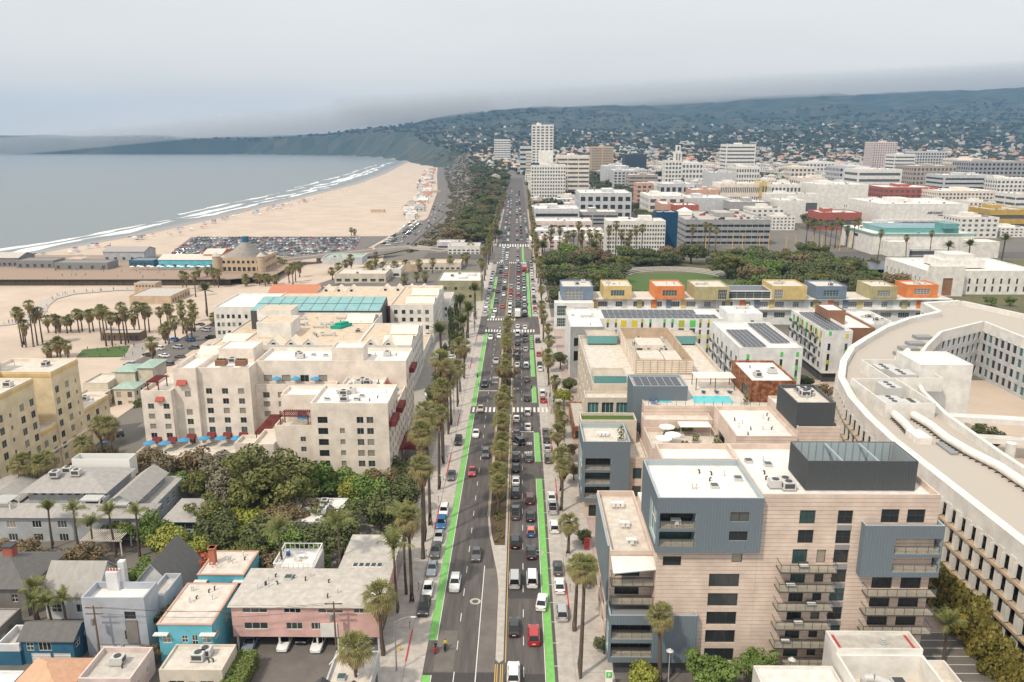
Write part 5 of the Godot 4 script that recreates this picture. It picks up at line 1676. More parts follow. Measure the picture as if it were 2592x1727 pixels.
	block({"into": hm,"x": [-33.48,-28.9],"d": [179.4,192.9],"h": 14.6,"wall": "cream","roof": "roof_cream","para": 0.9,"r": grid(span(1.0,11,4),1.5,[2.6,5.2,7.7,10.3],1.5,"hotel")})
	# back wing
	block({"into": hm,"x": [-66.4,-28.6],"d": [193.0,206.0],"h": 21.2,"wall": "cream","roof": "roof_white","para": 0.9,"kit": 14,"f": grid(span(1.5,17.0,5),1.7,[2.6,5.2,7.8,10.4,13.0],1.6,"hotel") + grid(span(1.5,15.5,4),2.2,[16.4],1.9,"hotel"),"r": grid(span(1.0,11,4),1.5,[2.6,5.2,7.7,10.3,12.9,15.5],1.5,"hotel")})
	block({"into": hm,"x": [-66.4,-46.0],"d": [190.6,192.98],"h": 15.6,"wall": "cream","roof": "roof_cream","para": 1.0,"f": grid(span(1.8,17.0,5),1.7,[2.8,5.4,8.0,10.6,13.0],1.5,"hotel")})
	block({"into": hm,"x": [-79.2,-66.42],"d": [187.4,205.0],"h": 20.8,"wall": "cream","roof": "roof_white","para": 1.0,"kit": 5,"f": grid([1.6,5.6,9.6],1.5,[2.4,4.9,7.4,9.9,12.4,15.0],1.5,"hotel")})
	block({"into": hm,"x": [-84.8,-79.22],"d": [186.2,199.0],"h": 21.0,"wall": "cream","roof": "roof_white","para": 1.0,"f": grid([2.4],1.5,[2.4,4.9,7.4,9.9,14.6],1.5,"hotel")})
	block({"into": hm,"x": [-92.2,-84.82],"d": [184.0,199.0],"h": 16.0,"wall": "cream","roof": "roof_cream","para": 0.9,"f": grid([1.4,5.2],1.5,[4.6,7.0,9.6,12.2],1.4,"hotel")})
	block({"into": hm,"x": [-77.0,-68.0],"d": [196.0,204.0],"y": 20.85,"h": 3.2,"wall": "cream","roof": "roof_white","para": 0.4})
	block({"into": hm,"x": [-47.4,-39.4],"d": [193.6,200.0],"y": 21.25,"h": 3.6,"wall": "cream","roof": "roof_white","para": 0.5})
	for i in 2:
		var ub := MB.new(hm.position)
		var x := -75.6 + i * 5.0
		ub.box("brown_block",x,x + 2.6,21.6,23.0,189.5,191.5)
		for j in 3:
			ub.tube("metal_dark",V(x + 0.5 + j * 0.8,23.0,190.5),V(x + 0.5 + j * 0.8,23.3,190.5),0.35,0.35,8)
		part(hm,"cooling_unit",ub)
	# podium terraces
	block({"into": hm,"x": [-92.0,-60.0],"d": [176.5,187.3],"h": 2.4,"wall": "cream","roof": "roof_cream","para": 0.9})
	block({"into": hm,"x": [-84.4,-73.5],"d": [172.0,176.48],"h": 1.4,"wall": "cream","roof": "roof_white","para": 0.8})
	block({"into": hm,"x": [-73.4,-59.6],"d": [175.2,176.45],"h": 2.6,"wall": "cream","roof": "roof_cream","para": 0.3,"f": [[2.0,0.6,2.6,1.6,"hotel"],[6.4,0.6,2.2,1.6,"teal"]]})
	block({"into": hm,"x": [-67.5,-59.6],"d": [176.5,182.0],"y": 2.45,"h": 3.0,"wall": "cream","roof": "roof_cream","para": 0.9})
	pergola(hm,-73.2,-62.0,172.0,175.0,0.0,3.1,"awning_red",26)
	pergola(hm,-62.6,-59.8,177.5,191.0,5.45,8.6,"awning_red",22,false)
	var i := 0
	for e in [[-90.4,184.0],[-86.6,184.0],[-82.8,186.2],[-78.2,187.4],[-74.2,187.4],[-70.2,187.4]]:
		awning(hm,e[0],e[0] + 2.1,e[1],5.0,"awning_red",1.5,1.0)
		parasol(e[0] + 0.3,2.42,e[1] - 3.0,"canvas_blue","blue parasol on the podium terrace, number %d from the sea end" % (i + 1),"blue parasols on the cream hotel",1.5)
		i += 1
	parasol(-66.0,2.42,184.5,"canvas_blue","blue parasol beside the pergola end of the podium","blue parasols on the cream hotel",1.5)
	for e in [[-61.2,"nearest the sea"],[-56.4,"in the middle"],[-51.4,"nearest the avenue"]]:
		parasol(e[0],15.62,191.6,"canvas_blue","blue parasol on the long upper balcony, " + e[1],"blue parasols on the cream hotel",1.3)
	parasol(-30.8,14.62,186.5,"canvas_blue","blue parasol on the terrace overlooking the avenue","blue parasols on the cream hotel",1.3)
	awning(hm,-84.0,-81.6,186.2,19.0,"awning_coral",1.0,1.0)
	awning(hm,-88.6,-86.6,184.0,15.4,"awning_coral",0.8,0.9)
	pergola(hm,-91.4,-88.6,186.0,191.0,16.0,18.6,"awning_red",8)
	for e in [[166.0,14.5],[176.0,14.2],[198.0,17.5]]:
		var bb := MB.new(hm.position)
		bb.box("awning_red",-28.75,-27.3,e[1],e[1] + 1.3,e[0],e[0] + 6.0,true)
		part(hm,"red_balcony",bb)
	var ent := MB.new(hm.position)
	gable(ent,"awning_red","awning_red",-28.5,-22.8,178.0,190.0,4.2,1.6,"d",0.2)
	for e in [[-23.4,178.4],[-23.4,189.4],[-28.2,178.4],[-28.2,189.4]]:
		ent.box("wood_dark",e[0],e[0] + 0.3,0,4.2,e[1],e[1] + 0.3)
	part(hm,"entrance_canopy",ent)

	# ---- atrium hotel behind
	var lo := block({"n": "atrium_hotel","t": "white and sand hotel with long teal glass atrium and gabled dormers","c": "hotel","x": [-86.4,-50.0],"d": [236.0,283.0],"h": 14.6,"wall": "stucco_white","roof": "roof_tan","para": 0.5,"depth": 0.2,"win": "plain","kit": 24,"f": grid(span(6,33,8),1.8,[10.8],2.0,"plain")})
	block({"into": lo,"x": [-49.98,-33.2],"d": [236.0,266.0],"h": 14.6,"wall": "stucco_white","roof": "roof_tan","para": 0.5,"f": grid(span(1.5,13,4),1.8,[10.8],2.0,"plain"),"r": grid(span(1.5,26,8),1.4,[2.0,5.0,8.0,11.2],1.5,"plain")})
	block({"into": lo,"x": [-49.98,-34.0],"d": [266.02,297.9],"h": 3.2,"wall": "stucco_white","roof": "roof_tan","para": 0.4})
	block({"into": lo,"x": [-104.0,-86.42],"d": [244.0,300.0],"h": 8.6,"wall": "stucco_white","roof": "roof_tan","para": 0.4})
	block({"into": lo,"x": [-49.5,-33.0],"d": [298.0,340.0],"h": 14.4,"wall": "stucco_white","roof": "roof_tan","para": 0.6,"f": grid(span(1.4,13.4,5),1.4,[2.4,5.4,8.4,11.4],1.6,"plain"),"r": grid(span(1.5,43,11),1.4,[2.4,5.4,8.4,11.4],1.5,"plain")})
	block({"into": lo,"x": [-119.0,-99.0],"d": [302.0,330.0],"y": -6.0,"h": 18.6,"wall": "stucco_white","roof": "roof_white","para": 0.7,"depth": 0.2,"f": grid([1.0,2.8,5.0,7.0,9.4,12.0,14.6,17.0],1.1,[8.2,11.4,14.6],1.6,"plain")})
	block({"into": lo,"x": [-98.9,-49.6],"d": [303.0,345.0],"h": 13.2,"wall": "stucco_white","roof": "roof_tan","para": 0.4,"wall_f": "terracotta"})
	block({"into": lo,"x": [-92.0,-80.0],"d": [272.0,281.0],"y": 14.65,"h": 3.4,"wall": "stucco_white","roof": "roof_tan","para": 0.3})
	block({"into": lo,"x": [-84.0,-73.0],"d": [247.0,258.0],"y": 14.65,"h": 4.6,"wall": "stucco_white","roof": "roof_tan","para": 0.3})
	var at := MB.new(lo.position)
	at.box("metal_dark",-98.4,-51.0,0.0,15.4,284.2,302.0)
	for k in 11:
		var x0 := -98.4 + k * 4.31
		for j in 2:
			var y0 := 15.5 + j * 1.15
			var y1 := y0 + 1.05
			var da := 284.4 + j * 8.0
			var am := MB.new(lo.position)
			am.quad("atrium",V(x0 + 0.12,y0,da),V(x0 + 4.19,y0,da),V(x0 + 4.19,y1,da + 7.7),V(x0 + 0.12,y1,da + 7.7))
			part(lo,"atrium_pane",am)
	at.quad("metal_dark",V(-98.4,15.4,284.2),V(-51.0,15.4,284.2),V(-51.0,17.68,300.4),V(-98.4,17.68,300.4))
	at.quad("metal_dark",V(-51.0,15.4,284.2),V(-51.0,15.4,302.0),V(-51.0,17.68,300.4),V(-51.0,15.4,284.2))
	part(lo,"atrium_frame",at)
	for e in [[-78.0,238.0,3],[-48.0,238.0,2],[-99.0,308.0,3],[-68.0,308.0,2],[-85.0,336.0,3],[-60.0,338.0,4]]:
		for j in int(e[2]):
			var dm := MB.new(lo.position)
			var x0: float = e[0] + j * 5.4
			var yb := 14.6 if e[1] < 300 else 13.2
			gable(dm,"roof_sail","stucco_white",x0,x0 + 4.6,e[1] - 1.4,e[1] + 4.6,yb,2.2,"d",0.15)
			dm.box("stucco_white",x0,x0 + 4.6,yb - 1.6,yb,e[1] - 1.4,e[1] - 1.3)
			dm.ball("glass_0",V(x0 + 2.3,yb + 0.5,e[1] - 1.4),Vector3(0.75,0.55,0.05),10,4)
			part(lo,"dormer",dm)
	for e in [[-42.0,-33.6,237.0,248.0,14.6],[-42.0,-33.6,252.0,262.0,14.6],[-60.0,-51.0,268.0,280.0,14.6],[-44.0,-33.4,303.0,311.0,14.4],[-44.0,-33.4,320.0,330.0,14.4],[-104.0,-96.0,248.0,256.0,8.6],[-102.0,-92.0,264.0,274.0,8.6]]:
		var sm := MB.new(lo.position)
		gable(sm,"roof_sail","stucco_white",e[0],e[1],e[2],e[3],e[4] + 0.2,1.7,"x",0.3)
		part(lo,"sail_roof",sm)
	var rr := MB.new(lo.position)
	gable(rr,"roof_tile","stucco_white",-106.0,-86.0,331.0,343.0,13.4,2.4,"x",0.5)
	part(lo,"tile_roof",rr)
	var gt := thing("roof_tarpaulin","bright green tarpaulin over plant on the sand-coloured hotel roof","tarpaulin",V(-60.5,14.65,262.0))
	var gm := MB.new()
	mat("tarp",0.0,0.30,0.20,0.6)
	gm.prism("tarp",[Vector2(-3.0,-2.6),Vector2(0.6,-3.2),Vector2(3.4,2.4),Vector2(0.2,3.2)],0,1.0)
	gm.prism("tarp",[Vector2(-1.6,-1.4),Vector2(0.4,-1.8),Vector2(2.4,1.6),Vector2(0.4,2.0)],1.0,1.7)
	part(gt,"cover",gm)

	# ---- white villa with green roofs
	var v := thing("beach_villa","white beach villa with pale green hipped roofs","house",V(-130,-7,245))
	for e in [[-139.0,-131.0,241.0,252.0,7.6,0],[-131.0,-124.5,246.0,255.0,10.4,1],[-128.0,-121.5,238.5,246.0,7.0,1],[-124.0,-119.0,247.0,257.0,11.4,1],[-138.0,-130.0,236.0,241.0,5.4,0]]:
		block({"into": v,"x": [e[0],e[1]],"d": [e[2],e[3]],"y": -7.0,"h": e[4],"wall": "cream_house","roof": "roof_cream","para": 0.6 if e[5] == 0 else 0.0,"depth": 0.15,"f": grid(span(0.8,e[1] - e[0] - 2.2,2),1.4,[1.2,4.2],1.8,"plain"),"r": grid([1.5,4.5],1.0,[1.4,4.4],1.5,"plain")})
		if e[5] == 1:
			var vr := MB.new(v.position)
			hip(vr,"roof_green",e[0],e[1],e[2],e[3],e[4] - 6.95,1.0,0.5)
			part(v,"green_roof",vr)
	# ---- olive block and white annex
	block({"n": "olive_block","t": "olive green office block with white flat roof by the date palms","x": [-39.6,-18.8],"d": [380.0,408.0],"h": 9.6,"wall": "olive","roof": "roof_white","para": 0.6,"f": grid([3.0,5.2,8.0,11.5,15.0],1.4,[1.8,5.6],1.4,"plain"),"kit": 5})
	block({"n": "annex","t": "narrow white annex with pale roof beside the tall cypresses","x": [-35.6,-29.9],"d": [334.6,358.0],"h": 8.4,"wall": "stucco_white","roof": "roof_grey","para": 0.4,"f": grid([1,3.4],1.1,[2.2,5.0],1.5,"plain")})

# ---------------------------------------------------------------- plants
# loose leaves spread through a lobe
func leaf_ball(mb: MB,c: Vector3,r: Vector3,n: int,size: float,c0: Color,c1: Color,key := "leaf"):
	for i in n:
		var p := Vector3(rng.randfn(),rng.randfn(),rng.randfn()).normalized()
		var q := p * lerpf(0.62,1.05,sqrt(rng.randf()))
		var at := c + q * r
		var nn := (p + Vector3(rng.randfn(),rng.randfn() + 0.4,rng.randfn()) * 0.55).normalized()
		var u := nn.cross(Vector3(rng.randfn(),rng.randfn(),rng.randfn())).normalized()
		var w := nn.cross(u)
		var s := size * rng.randf_range(0.6,1.3)
		mb.col = c0.lerp(c1,rng.randf())
		mb.tri(key,at + u * s,at + w * s * 0.7,at - u * s)
		mb.tri(key,at + u * s,at - u * s,at - w * s * 0.7)

# fan palm crown: stiff round leaves on stalks; origin at the trunk's top
func fan_crown(seedn: int) -> ArrayMesh:
	rng.seed = seedn
	var mb := MB.new()
	for i in 74:
		var el := lerpf(-0.85,1.35,rng.randf())
		var az := i * 2.39996 + rng.randf() * 0.3
		var dir := Vector3(cos(az) * cos(el),sin(el),sin(az) * cos(el))
		var l := rng.randf_range(0.75,1.05)
		var side := dir.cross(UPV).normalized()
		var up := side.cross(dir).normalized()
		var t := clampf((el + 0.75) / 2.1,0,1)
		var c := Color(0.24,0.165,0.075).lerp(Color(0.125,0.135,0.032),clampf(t * 1.7,0,1)).lerp(Color(0.23,0.215,0.07),rng.randf() * 0.65)
		mb.col = c
		var base := dir * l
		mb.quad("leaf",side * 0.03,-side * 0.03,base - side * 0.03,base + side * 0.03)
		var n := 9
		var fan := 1.25
		for j in n:
			var a0 := lerpf(-fan,fan,float(j) / n)
			var a1 := lerpf(-fan,fan,(j + 0.8) / n)
			var am := (a0 + a1) / 2
			var r := rng.randf_range(0.75,1.0) * (1.0 - 0.25 * absf(am) / fan)
			var tip := base + (dir * cos(am) + side * sin(am)) * r - UPV * 0.28 * r - up * 0.05
			var p0 := base + (dir * cos(a0) + side * sin(a0)) * r * 0.55 + up * 0.06
			var p1 := base + (dir * cos(a1) + side * sin(a1)) * r * 0.55 + up * 0.06
			mb.col = c.lerp(Color(0.30,0.27,0.12),rng.randf() * 0.25)
			mb.tri("leaf",base,p0,p1)
			mb.tri("leaf",p0,tip,p1)
	return done(mb,true)

func fan_skirt(seedn: int) -> ArrayMesh:
	rng.seed = seedn
	var mb := MB.new()
	for i in 70:
		var az := rng.randf() * TAU
		var y := -rng.randf() * 1.25
		var o := Vector3(cos(az),0,sin(az))
		var s := Vector3(-sin(az),0,cos(az))
		mb.col = Color(0.17,0.115,0.06).lerp(Color(0.30,0.22,0.13),rng.randf())
		var a := o * 0.16 + UPV * y
		var m := o * rng.randf_range(0.4,0.75) + UPV * (y - 0.35)
		var e := o * rng.randf_range(0.3,0.6) + UPV * (y - rng.randf_range(0.9,1.3))
		mb.tri("leaf",a,m - s * 0.22,m + s * 0.22)
		mb.tri("leaf",m - s * 0.22,e,m + s * 0.22)
	return done(mb,true)

# feather crown: arching fronds with two rows of leaflets
func feather_crown(seedn: int,n: int,droop: float,dark: bool) -> ArrayMesh:
	rng.seed = seedn
	var mb := MB.new()
	for i in n:
		var el := lerpf(-0.35,1.4,sqrt(rng.randf()))
		var az := i * 2.39996 + rng.randf() * 0.4
		var l := rng.randf_range(1.7,2.3)
		var p := Vector3.ZERO
		var dir := Vector3(cos(az) * cos(el),sin(el),sin(az) * cos(el))
		var c0 := Color(0.085,0.105,0.03) if dark else Color(0.12,0.145,0.035)
		c0 = c0.lerp(Color(0.22,0.20,0.07),rng.randf() * 0.5 + (0.3 if el < 0.0 else 0.0))
		var seg := 7
		for j in seg:
			var q := p + dir * l / seg
			var side := dir.cross(UPV).normalized()
			mb.col = c0
			mb.quad("leaf",p + side * 0.03,p - side * 0.03,q - side * 0.02,q + side * 0.02)
			var w := 0.62 * sin(PI * clampf((j + 1.0) / (seg + 1.0),0.12,0.95))
			for sg in [-1.0,1.0]:
				for k in 2:
					var a := p.lerp(q,k * 0.5)
					var b := p.lerp(q,k * 0.5 + 0.42)
					mb.col = c0.lerp(Color(0.25,0.25,0.09),rng.randf() * 0.35)
					mb.tri("leaf",a,(a + b) / 2 + side * sg * w + dir * 0.22 - UPV * (0.12 + droop * 0.35 * rng.randf()),b)
			p = q
			dir = (dir - UPV * droop * (0.1 + 0.22 * j / seg)).normalized()
	return done(mb,true)

func trunk_mesh(kind: int) -> ArrayMesh:
	var mb := MB.new()
	rng.seed = 7 + kind
	var p := Vector3.ZERO
	var r0: float = [0.33,0.55,0.24][kind]
	for i in 8:
		var t := (i + 1) / 8.0
		var q := Vector3(sin(t * 2.1) * 0.15,t,cos(t * 1.7) * 0.12 - 0.12)
		var ra := r0 * lerpf(1.0,0.62,i / 8.0) * (1.35 if i == 0 else 1.0)
		mb.tube("palm_bark",p,q,ra,r0 * lerpf(1.0,0.62,t),8,false)
		p = q
	return done(mb)

func ordinal(n: int) -> String:
	var w := ["first","second","third","fourth","fifth","sixth","seventh","eighth","ninth","tenth","eleventh","twelfth","thirteenth","fourteenth","fifteenth","sixteenth","seventeenth","eighteenth","nineteenth","twentieth"]
	return w[n] if n < 20 else "%dth" % (n + 1)

func make_palms():
	mat("palm_bark",0.115,0.085,0.065,0.95,"fine",1.0)
	var crowns := [[fan_crown(1),fan_crown(2),fan_crown(3)],[feather_crown(4,46,0.35,true),feather_crown(5,46,0.35,true),feather_crown(6,46,0.35,true)],[feather_crown(7,20,0.85,false),feather_crown(8,20,0.85,false),feather_crown(9,18,0.95,false)]]
	var skirts := [fan_skirt(10),fan_skirt(11)]
	var trunks := [trunk_mesh(0),trunk_mesh(1),trunk_mesh(2)]
	var say := {"R": "fan palm on the landward pavement","L": "tall fan palm on the seaward pavement","D": "thick date palm beside the hotel drive","M": "fan palm on the median","N": "palm beside the pink motel","G": "feather palm in the gardens by the shingled inn","Y": "fan palm beside the yellow hotel","B": "fan palm on the beach sand","P": "fan palm near the pier approach","F": "fan palm lining the far avenue","K": "palm in or beside the wooded park","C": "palm among the city blocks","Z": "small palm by the car park"}
	var single_out := ["R","L","D","M","N","G","Y"]
	var by_side := {"B": 1,"P": 1,"K": 1,"C": 1}
	for k in PALMS:
		var row: Array = PALMS[k].duplicate()
		row.sort_custom(func(a,b): return a[0] / a[1] < b[0] / b[1] if by_side.has(k) else a[1] < b[1])
		var i := 0
		for q in row:
			var p: Array = [k] + q
			rng.seed = int(p[1] * 31 + p[2] * 17)
			var label: String = say[k]
			if k in single_out:
				label += ", %s from the camera" % ordinal(i)
			elif by_side.has(k):
				label += ", %s of %d counted from the left" % [ordinal(i),row.size()]
			elif k == "Z":
				label = "lone feather palm beside the striped car park" if p[5] == 2 else "slender fan palm in front of the low metal box"
			var called: String = ["fan_palm","date_palm","feather_palm"][int(p[5])]
			var o := thing(called,label,"palm tree",V(p[1],p[3],p[2]),"palms: " + say[k],rng.randf() * TAU)
			var lean := Basis(Vector3(1,0,0),rng.randfn() * 0.018) * Basis(Vector3(0,0,1),rng.randfn() * 0.018)
			var h: float = p[4]
			put(o,"trunk",trunks[p[5]],Transform3D(lean * Basis.from_scale(Vector3(1,h,1)),Vector3.ZERO))
			var top: Vector3 = lean * Vector3(sin(2.1) * 0.15,h,cos(1.7) * 0.12 - 0.12)
			var s: float = p[6] * rng.randf_range(0.92,1.1)
			s *= [1.5,1.75,1.5][p[5]]
			var c := put(o,"crown",crowns[p[5]][rng.randi() % 3],Transform3D(lean * Basis(UPV,rng.randf() * TAU) * Basis.from_scale(Vector3.ONE * s),top))
			if p[5] == 0:
				put(c,"dead_skirt",skirts[rng.randi() % 2],Transform3D(Basis.from_scale(Vector3(1,rng.randf_range(0.8,1.5),1)),Vector3(0,0.1,0)))
			i += 1

# broad-leaved crown of unit size: about one metre radius, lobes of loose leaves
func crown_mesh(seedn: int,lobes: int,leaves: int,size: float,c0: Color,c1: Color,shape := 0) -> ArrayMesh:
	rng.seed = seedn
	var mb := MB.new()
	for i in lobes:
		var p := Vector3(rng.randfn() * 0.42,rng.randf_range(-0.35,0.5),rng.randfn() * 0.42)
		var r := rng.randf_range(0.3,0.48)
		if shape == 1:      # conifer-like spread layers
			p = Vector3(rng.randfn() * 0.45,rng.randf_range(-0.5,0.55),rng.randfn() * 0.45)
			r = 0.3
		elif shape == 2:    # upright
			p = Vector3(rng.randfn() * 0.2,lerpf(-0.8,0.8,float(i) / lobes),rng.randfn() * 0.2)
			r = 0.32
		var k := rng.randf()
		var a := c0.lerp(c1,k * 0.6)
		leaf_ball(mb,p,Vector3(r,r * (0.6 if shape == 1 else 0.8),r),leaves / lobes,size,a,a.lerp(c1,0.55))
	return done(mb,true)

func bole_mesh(seedn: int) -> ArrayMesh:
	rng.seed = seedn
	var mb := MB.new()
	mb.tube("bark",Vector3.ZERO,Vector3(0.02,0.5,0),0.045,0.033,7,false)
	for i in 6:
		var a := TAU * i / 6 + rng.randf()
		var e := Vector3(cos(a) * 0.3,rng.randf_range(0.75,0.95),sin(a) * 0.3)
		mb.tube("bark",Vector3(0.02,0.48,0),e,0.025,0.008,5,false)
	return done(mb)

var leafy := []
var boles := []
# kinds: 0 dark green, 1 bright yellow-green, 2 grey olive, 3 brown-green, 4 deep pine, 5 fresh green, 6 red flowers
func tree(x: float,d: float,y: float,h: float,r: float,kind: int,called: String,label: String,group := "",variant := -1):
	var o := thing(called,label,"tree",V(x,y,d),group,rng.randf() * TAU)
	var low := h - 2.0 * r * 0.8
	put(o,"trunk",boles[rng.randi() % 2],Transform3D(Basis.from_scale(Vector3(r * 2.0,maxf(h * 0.85,1.0),r * 2.0)),Vector3.ZERO))
	var v: Array = leafy[kind]
	put(o,"crown",v[(variant if variant >= 0 else rng.randi()) % v.size()],Transform3D(Basis.from_scale(Vector3(r,maxf(minf(r,h * 0.5),0.4),r)),Vector3(0,maxf(h - r * 0.75,r * 0.45),0)))

func hedge(x0: float,x1: float,d0: float,d1: float,y: float,h: float,label: String,c0: Color,c1: Color,dens := 16.0,size := 0.2):
	rng.seed = int(x0 * 7 + d0 * 3)
	var o := thing("hedge",label,"hedge",V((x0 + x1) / 2,y,(d0 + d1) / 2))
	var mb := MB.new(o.position)
	var n := int((2 * h * ((x1 - x0) + (d1 - d0)) + (x1 - x0) * (d1 - d0)) * dens)
	for i in n:
		var q := rng.randf()
		var at := V(rng.randf_range(x0,x1),y + h + rng.randfn() * 0.1,rng.randf_range(d0,d1))
		var nn := Vector3(0,1,0)
		if q < 0.3:
			at = V(rng.randf_range(x0,x1),y + rng.randf() * h,d0 + rng.randfn() * 0.1)
			nn = Vector3(0,0.3,1)
		elif q < 0.55:
			var right := rng.randf() < 0.5
			at = V((x1 if right else x0) + rng.randfn() * 0.1,y + rng.randf() * h,rng.randf_range(d0,d1))
			nn = Vector3(1 if right else -1,0.3,0)
		nn = (nn + Vector3(rng.randfn(),rng.randfn(),rng.randfn()) * 0.5).normalized()
		var u := nn.cross(Vector3(rng.randfn(),rng.randfn(),rng.randfn())).normalized()
		var w := nn.cross(u)
		var s := size * rng.randf_range(0.6,1.3)
		mb.col = c0.lerp(c1,rng.randf())
		mb.tri("leaf",at + u * s,at + w * s * 0.7,at - u * s)
		mb.tri("leaf",at + u * s,at - u * s,at - w * s * 0.7)
	part(o,"foliage",mb,true)
	var cb := MB.new(o.position)
	cb.box("twigs",x0 + 0.2,x1 - 0.2,y,y + h - 0.2,d0 + 0.2,d1 - 0.2)
	part(o,"branches",cb)

func make_trees():
	mat("bark",0.10,0.075,0.055,0.95,"fine",1.5)
	mat("twigs",0.11,0.10,0.045,1.0)
	var pal := [[Color(0.060,0.075,0.024),Color(0.125,0.140,0.042)],[Color(0.145,0.175,0.022),Color(0.31,0.31,0.05)],[Color(0.125,0.118,0.075),Color(0.25,0.22,0.145)],[Color(0.115,0.085,0.042),Color(0.25,0.18,0.085)],[Color(0.075,0.088,0.022),Color(0.175,0.175,0.036)],[Color(0.075,0.125,0.022),Color(0.165,0.235,0.045)],[Color(0.34,0.05,0.02),Color(0.58,0.16,0.07)]]
	for i in 7:
		var v := []
		for j in 3:
			v.append(crown_mesh(100 + i * 10 + j,20 if i != 4 else 40,3800 if i != 4 else 8000,0.072 if i != 4 else 0.05,pal[i][0],pal[i][1],1 if i == 4 else 0))
		leafy.append(v)
	boles = [bole_mesh(1),bole_mesh(2)]
	rng.seed = 99
	# gardens on the seaward side
	var gar := [[-51.5,150.0,15.5,9.0,4,"great dark pine spreading in front of the cream hotel"],[-45.0,158.0,9.0,4.5,5,"fresh green tree at the cream hotel's foot, nearer the pine"],[-58.5,158.0,10.0,5.0,2,"grey-leaved tree right behind the pine"],[-66.0,164.0,9.0,4.6,2,"grey-olive tree between the podium and the pine"],[-73.5,166.5,8.0,4.2,3,"brown-green tree in front of the white podium"],[-84.0,168.5,8.0,4.0,3,"rusty tree at the podium's sea corner"],[-79.0,167.0,7.0,3.4,2,"grey tree between the two brown ones"],[-30.5,150.0,9.0,4.6,5,"vivid green tree below the cream hotel's avenue corner"],[-36.0,157.0,7.0,4.0,1,"yellow-green bush under the cream hotel's windows"],[-27.0,142.0,9.0,4.4,0,"dark round tree beside the hotel drive"],[-33.0,134.0,8.0,4.2,0,"dark tree behind the motel's wing"],[-48.0,134.0,8.0,4.4,0,"dark tree behind the turquoise bungalows"],[-42.0,131.0,7.0,3.6,5,"green tree behind the roof deck"],[-56.0,136.0,8.0,4.4,0,"dark spreading tree below the pine"],[-64.5,133.0,7.0,4.2,1,"bright yellow-green tree above the garden palms"],[-58.5,131.5,5.5,3.0,1,"yellow bush beside the bright tree"],[-54.6,110.0,6.2,3.2,0,"round dark tree between cube house and turquoise bungalow"],[-56.0,126.5,5.0,2.8,6,"scarlet flowering bush by the red chimney"],[-43.0,119.5,5.0,2.6,5,"green bush behind the pink motel's roof end"],[-32.0,120.5,5.5,2.8,0,"dark shrub between motel wing and roof deck"],[-66.0,126.0,4.5,3.0,5,"low green shrub behind the white gabled house"],[-80.0,130.0,5.0,3.2,3,"brownish shrub in front of the shingled inn"],[-92.0,133.0,5.0,3.4,3,"rust-brown shrub at the inn's far garden"],[-99.0,134.0,4.5,3.2,3,"reddish shrub at the picture's left edge"],[-23.5,132.0,6.5,3.4,0,"dark tree crowding the pavement beyond the motel"],[-22.8,112.0,4.5,2.2,0,"dark shrub beside the motel's street end"],[-24.0,152.0,7.0,3.6,0,"dark garden tree beside the drive, beyond the vivid one"],[-26.5,168.0,6.0,3.0,0,"dark tree at the foot of the hotel's avenue wall"],[-24.2,201.0,6.0,3.0,5,"fresh green street tree by the crossing"],[-25.0,222.0,6.5,3.2,0,"dark tree in the hotel forecourt"],[-24.5,240.0,6.0,3.0,0,"dark tree near the forecourt cars"],[-59.4,99.4,2.6,1.8,3,"scrubby brown bush behind the pinkish cottage"],[-55.2,103.2,3.0,1.5,3,"straggly bush at the cube house corner"],[-81.5,108.5,3.5,2.2,0,"dark bush beside the deep blue cottage"],[-100.0,168.0,4.0,3.2,0,"low shrubs along the yellow hotel, nearer the inn"],[-104.0,186.0,4.0,3.0,3,"low brown shrubs along the yellow hotel"],[-120.0,214.0,4.0,3.4,0,"dark bush behind the yellow hotel's low end"],[-106.0,252.0,5.0,4.0,0,"dark bush beside the beach villa"],[-112.0,262.0,4.0,4.2,3,"purple-brown creeper bank beside the beach lawn"]]
	for t in gar:
		tree(t[0],t[1],lie(t[0],t[1]),t[2],t[3],t[4],"garden_tree",t[5],"trees and shrubs in the seaward gardens")
	rng.seed = 98
	var gi := 0
	for e in [[-24,145,6],[-25,160,6],[-26,126,6],[-30,160,6],[-33,163,6],[-36,126,6],[-37,144,8],[-40,137,7],[-41,160,8],[-44,126,6],[-46,143,8],[-47,163,7],[-49,128,6],[-52,140,8],[-56,163,8],[-60,143,8],[-62,154,8],[-68,158,7],[-71,139,6],[-74,161,6],[-78,140,5]]:
		tree(e[0],e[1],0,e[2] + rng.randf_range(-1,1),e[2] * 0.55,[0,4,5,4,1,2,3][rng.randi() % 7],"garden_tree","leafy tree in the thick garden between motel and cream hotel, %s from the avenue" % ordinal(gi),"thick garden trees")
		gi += 1
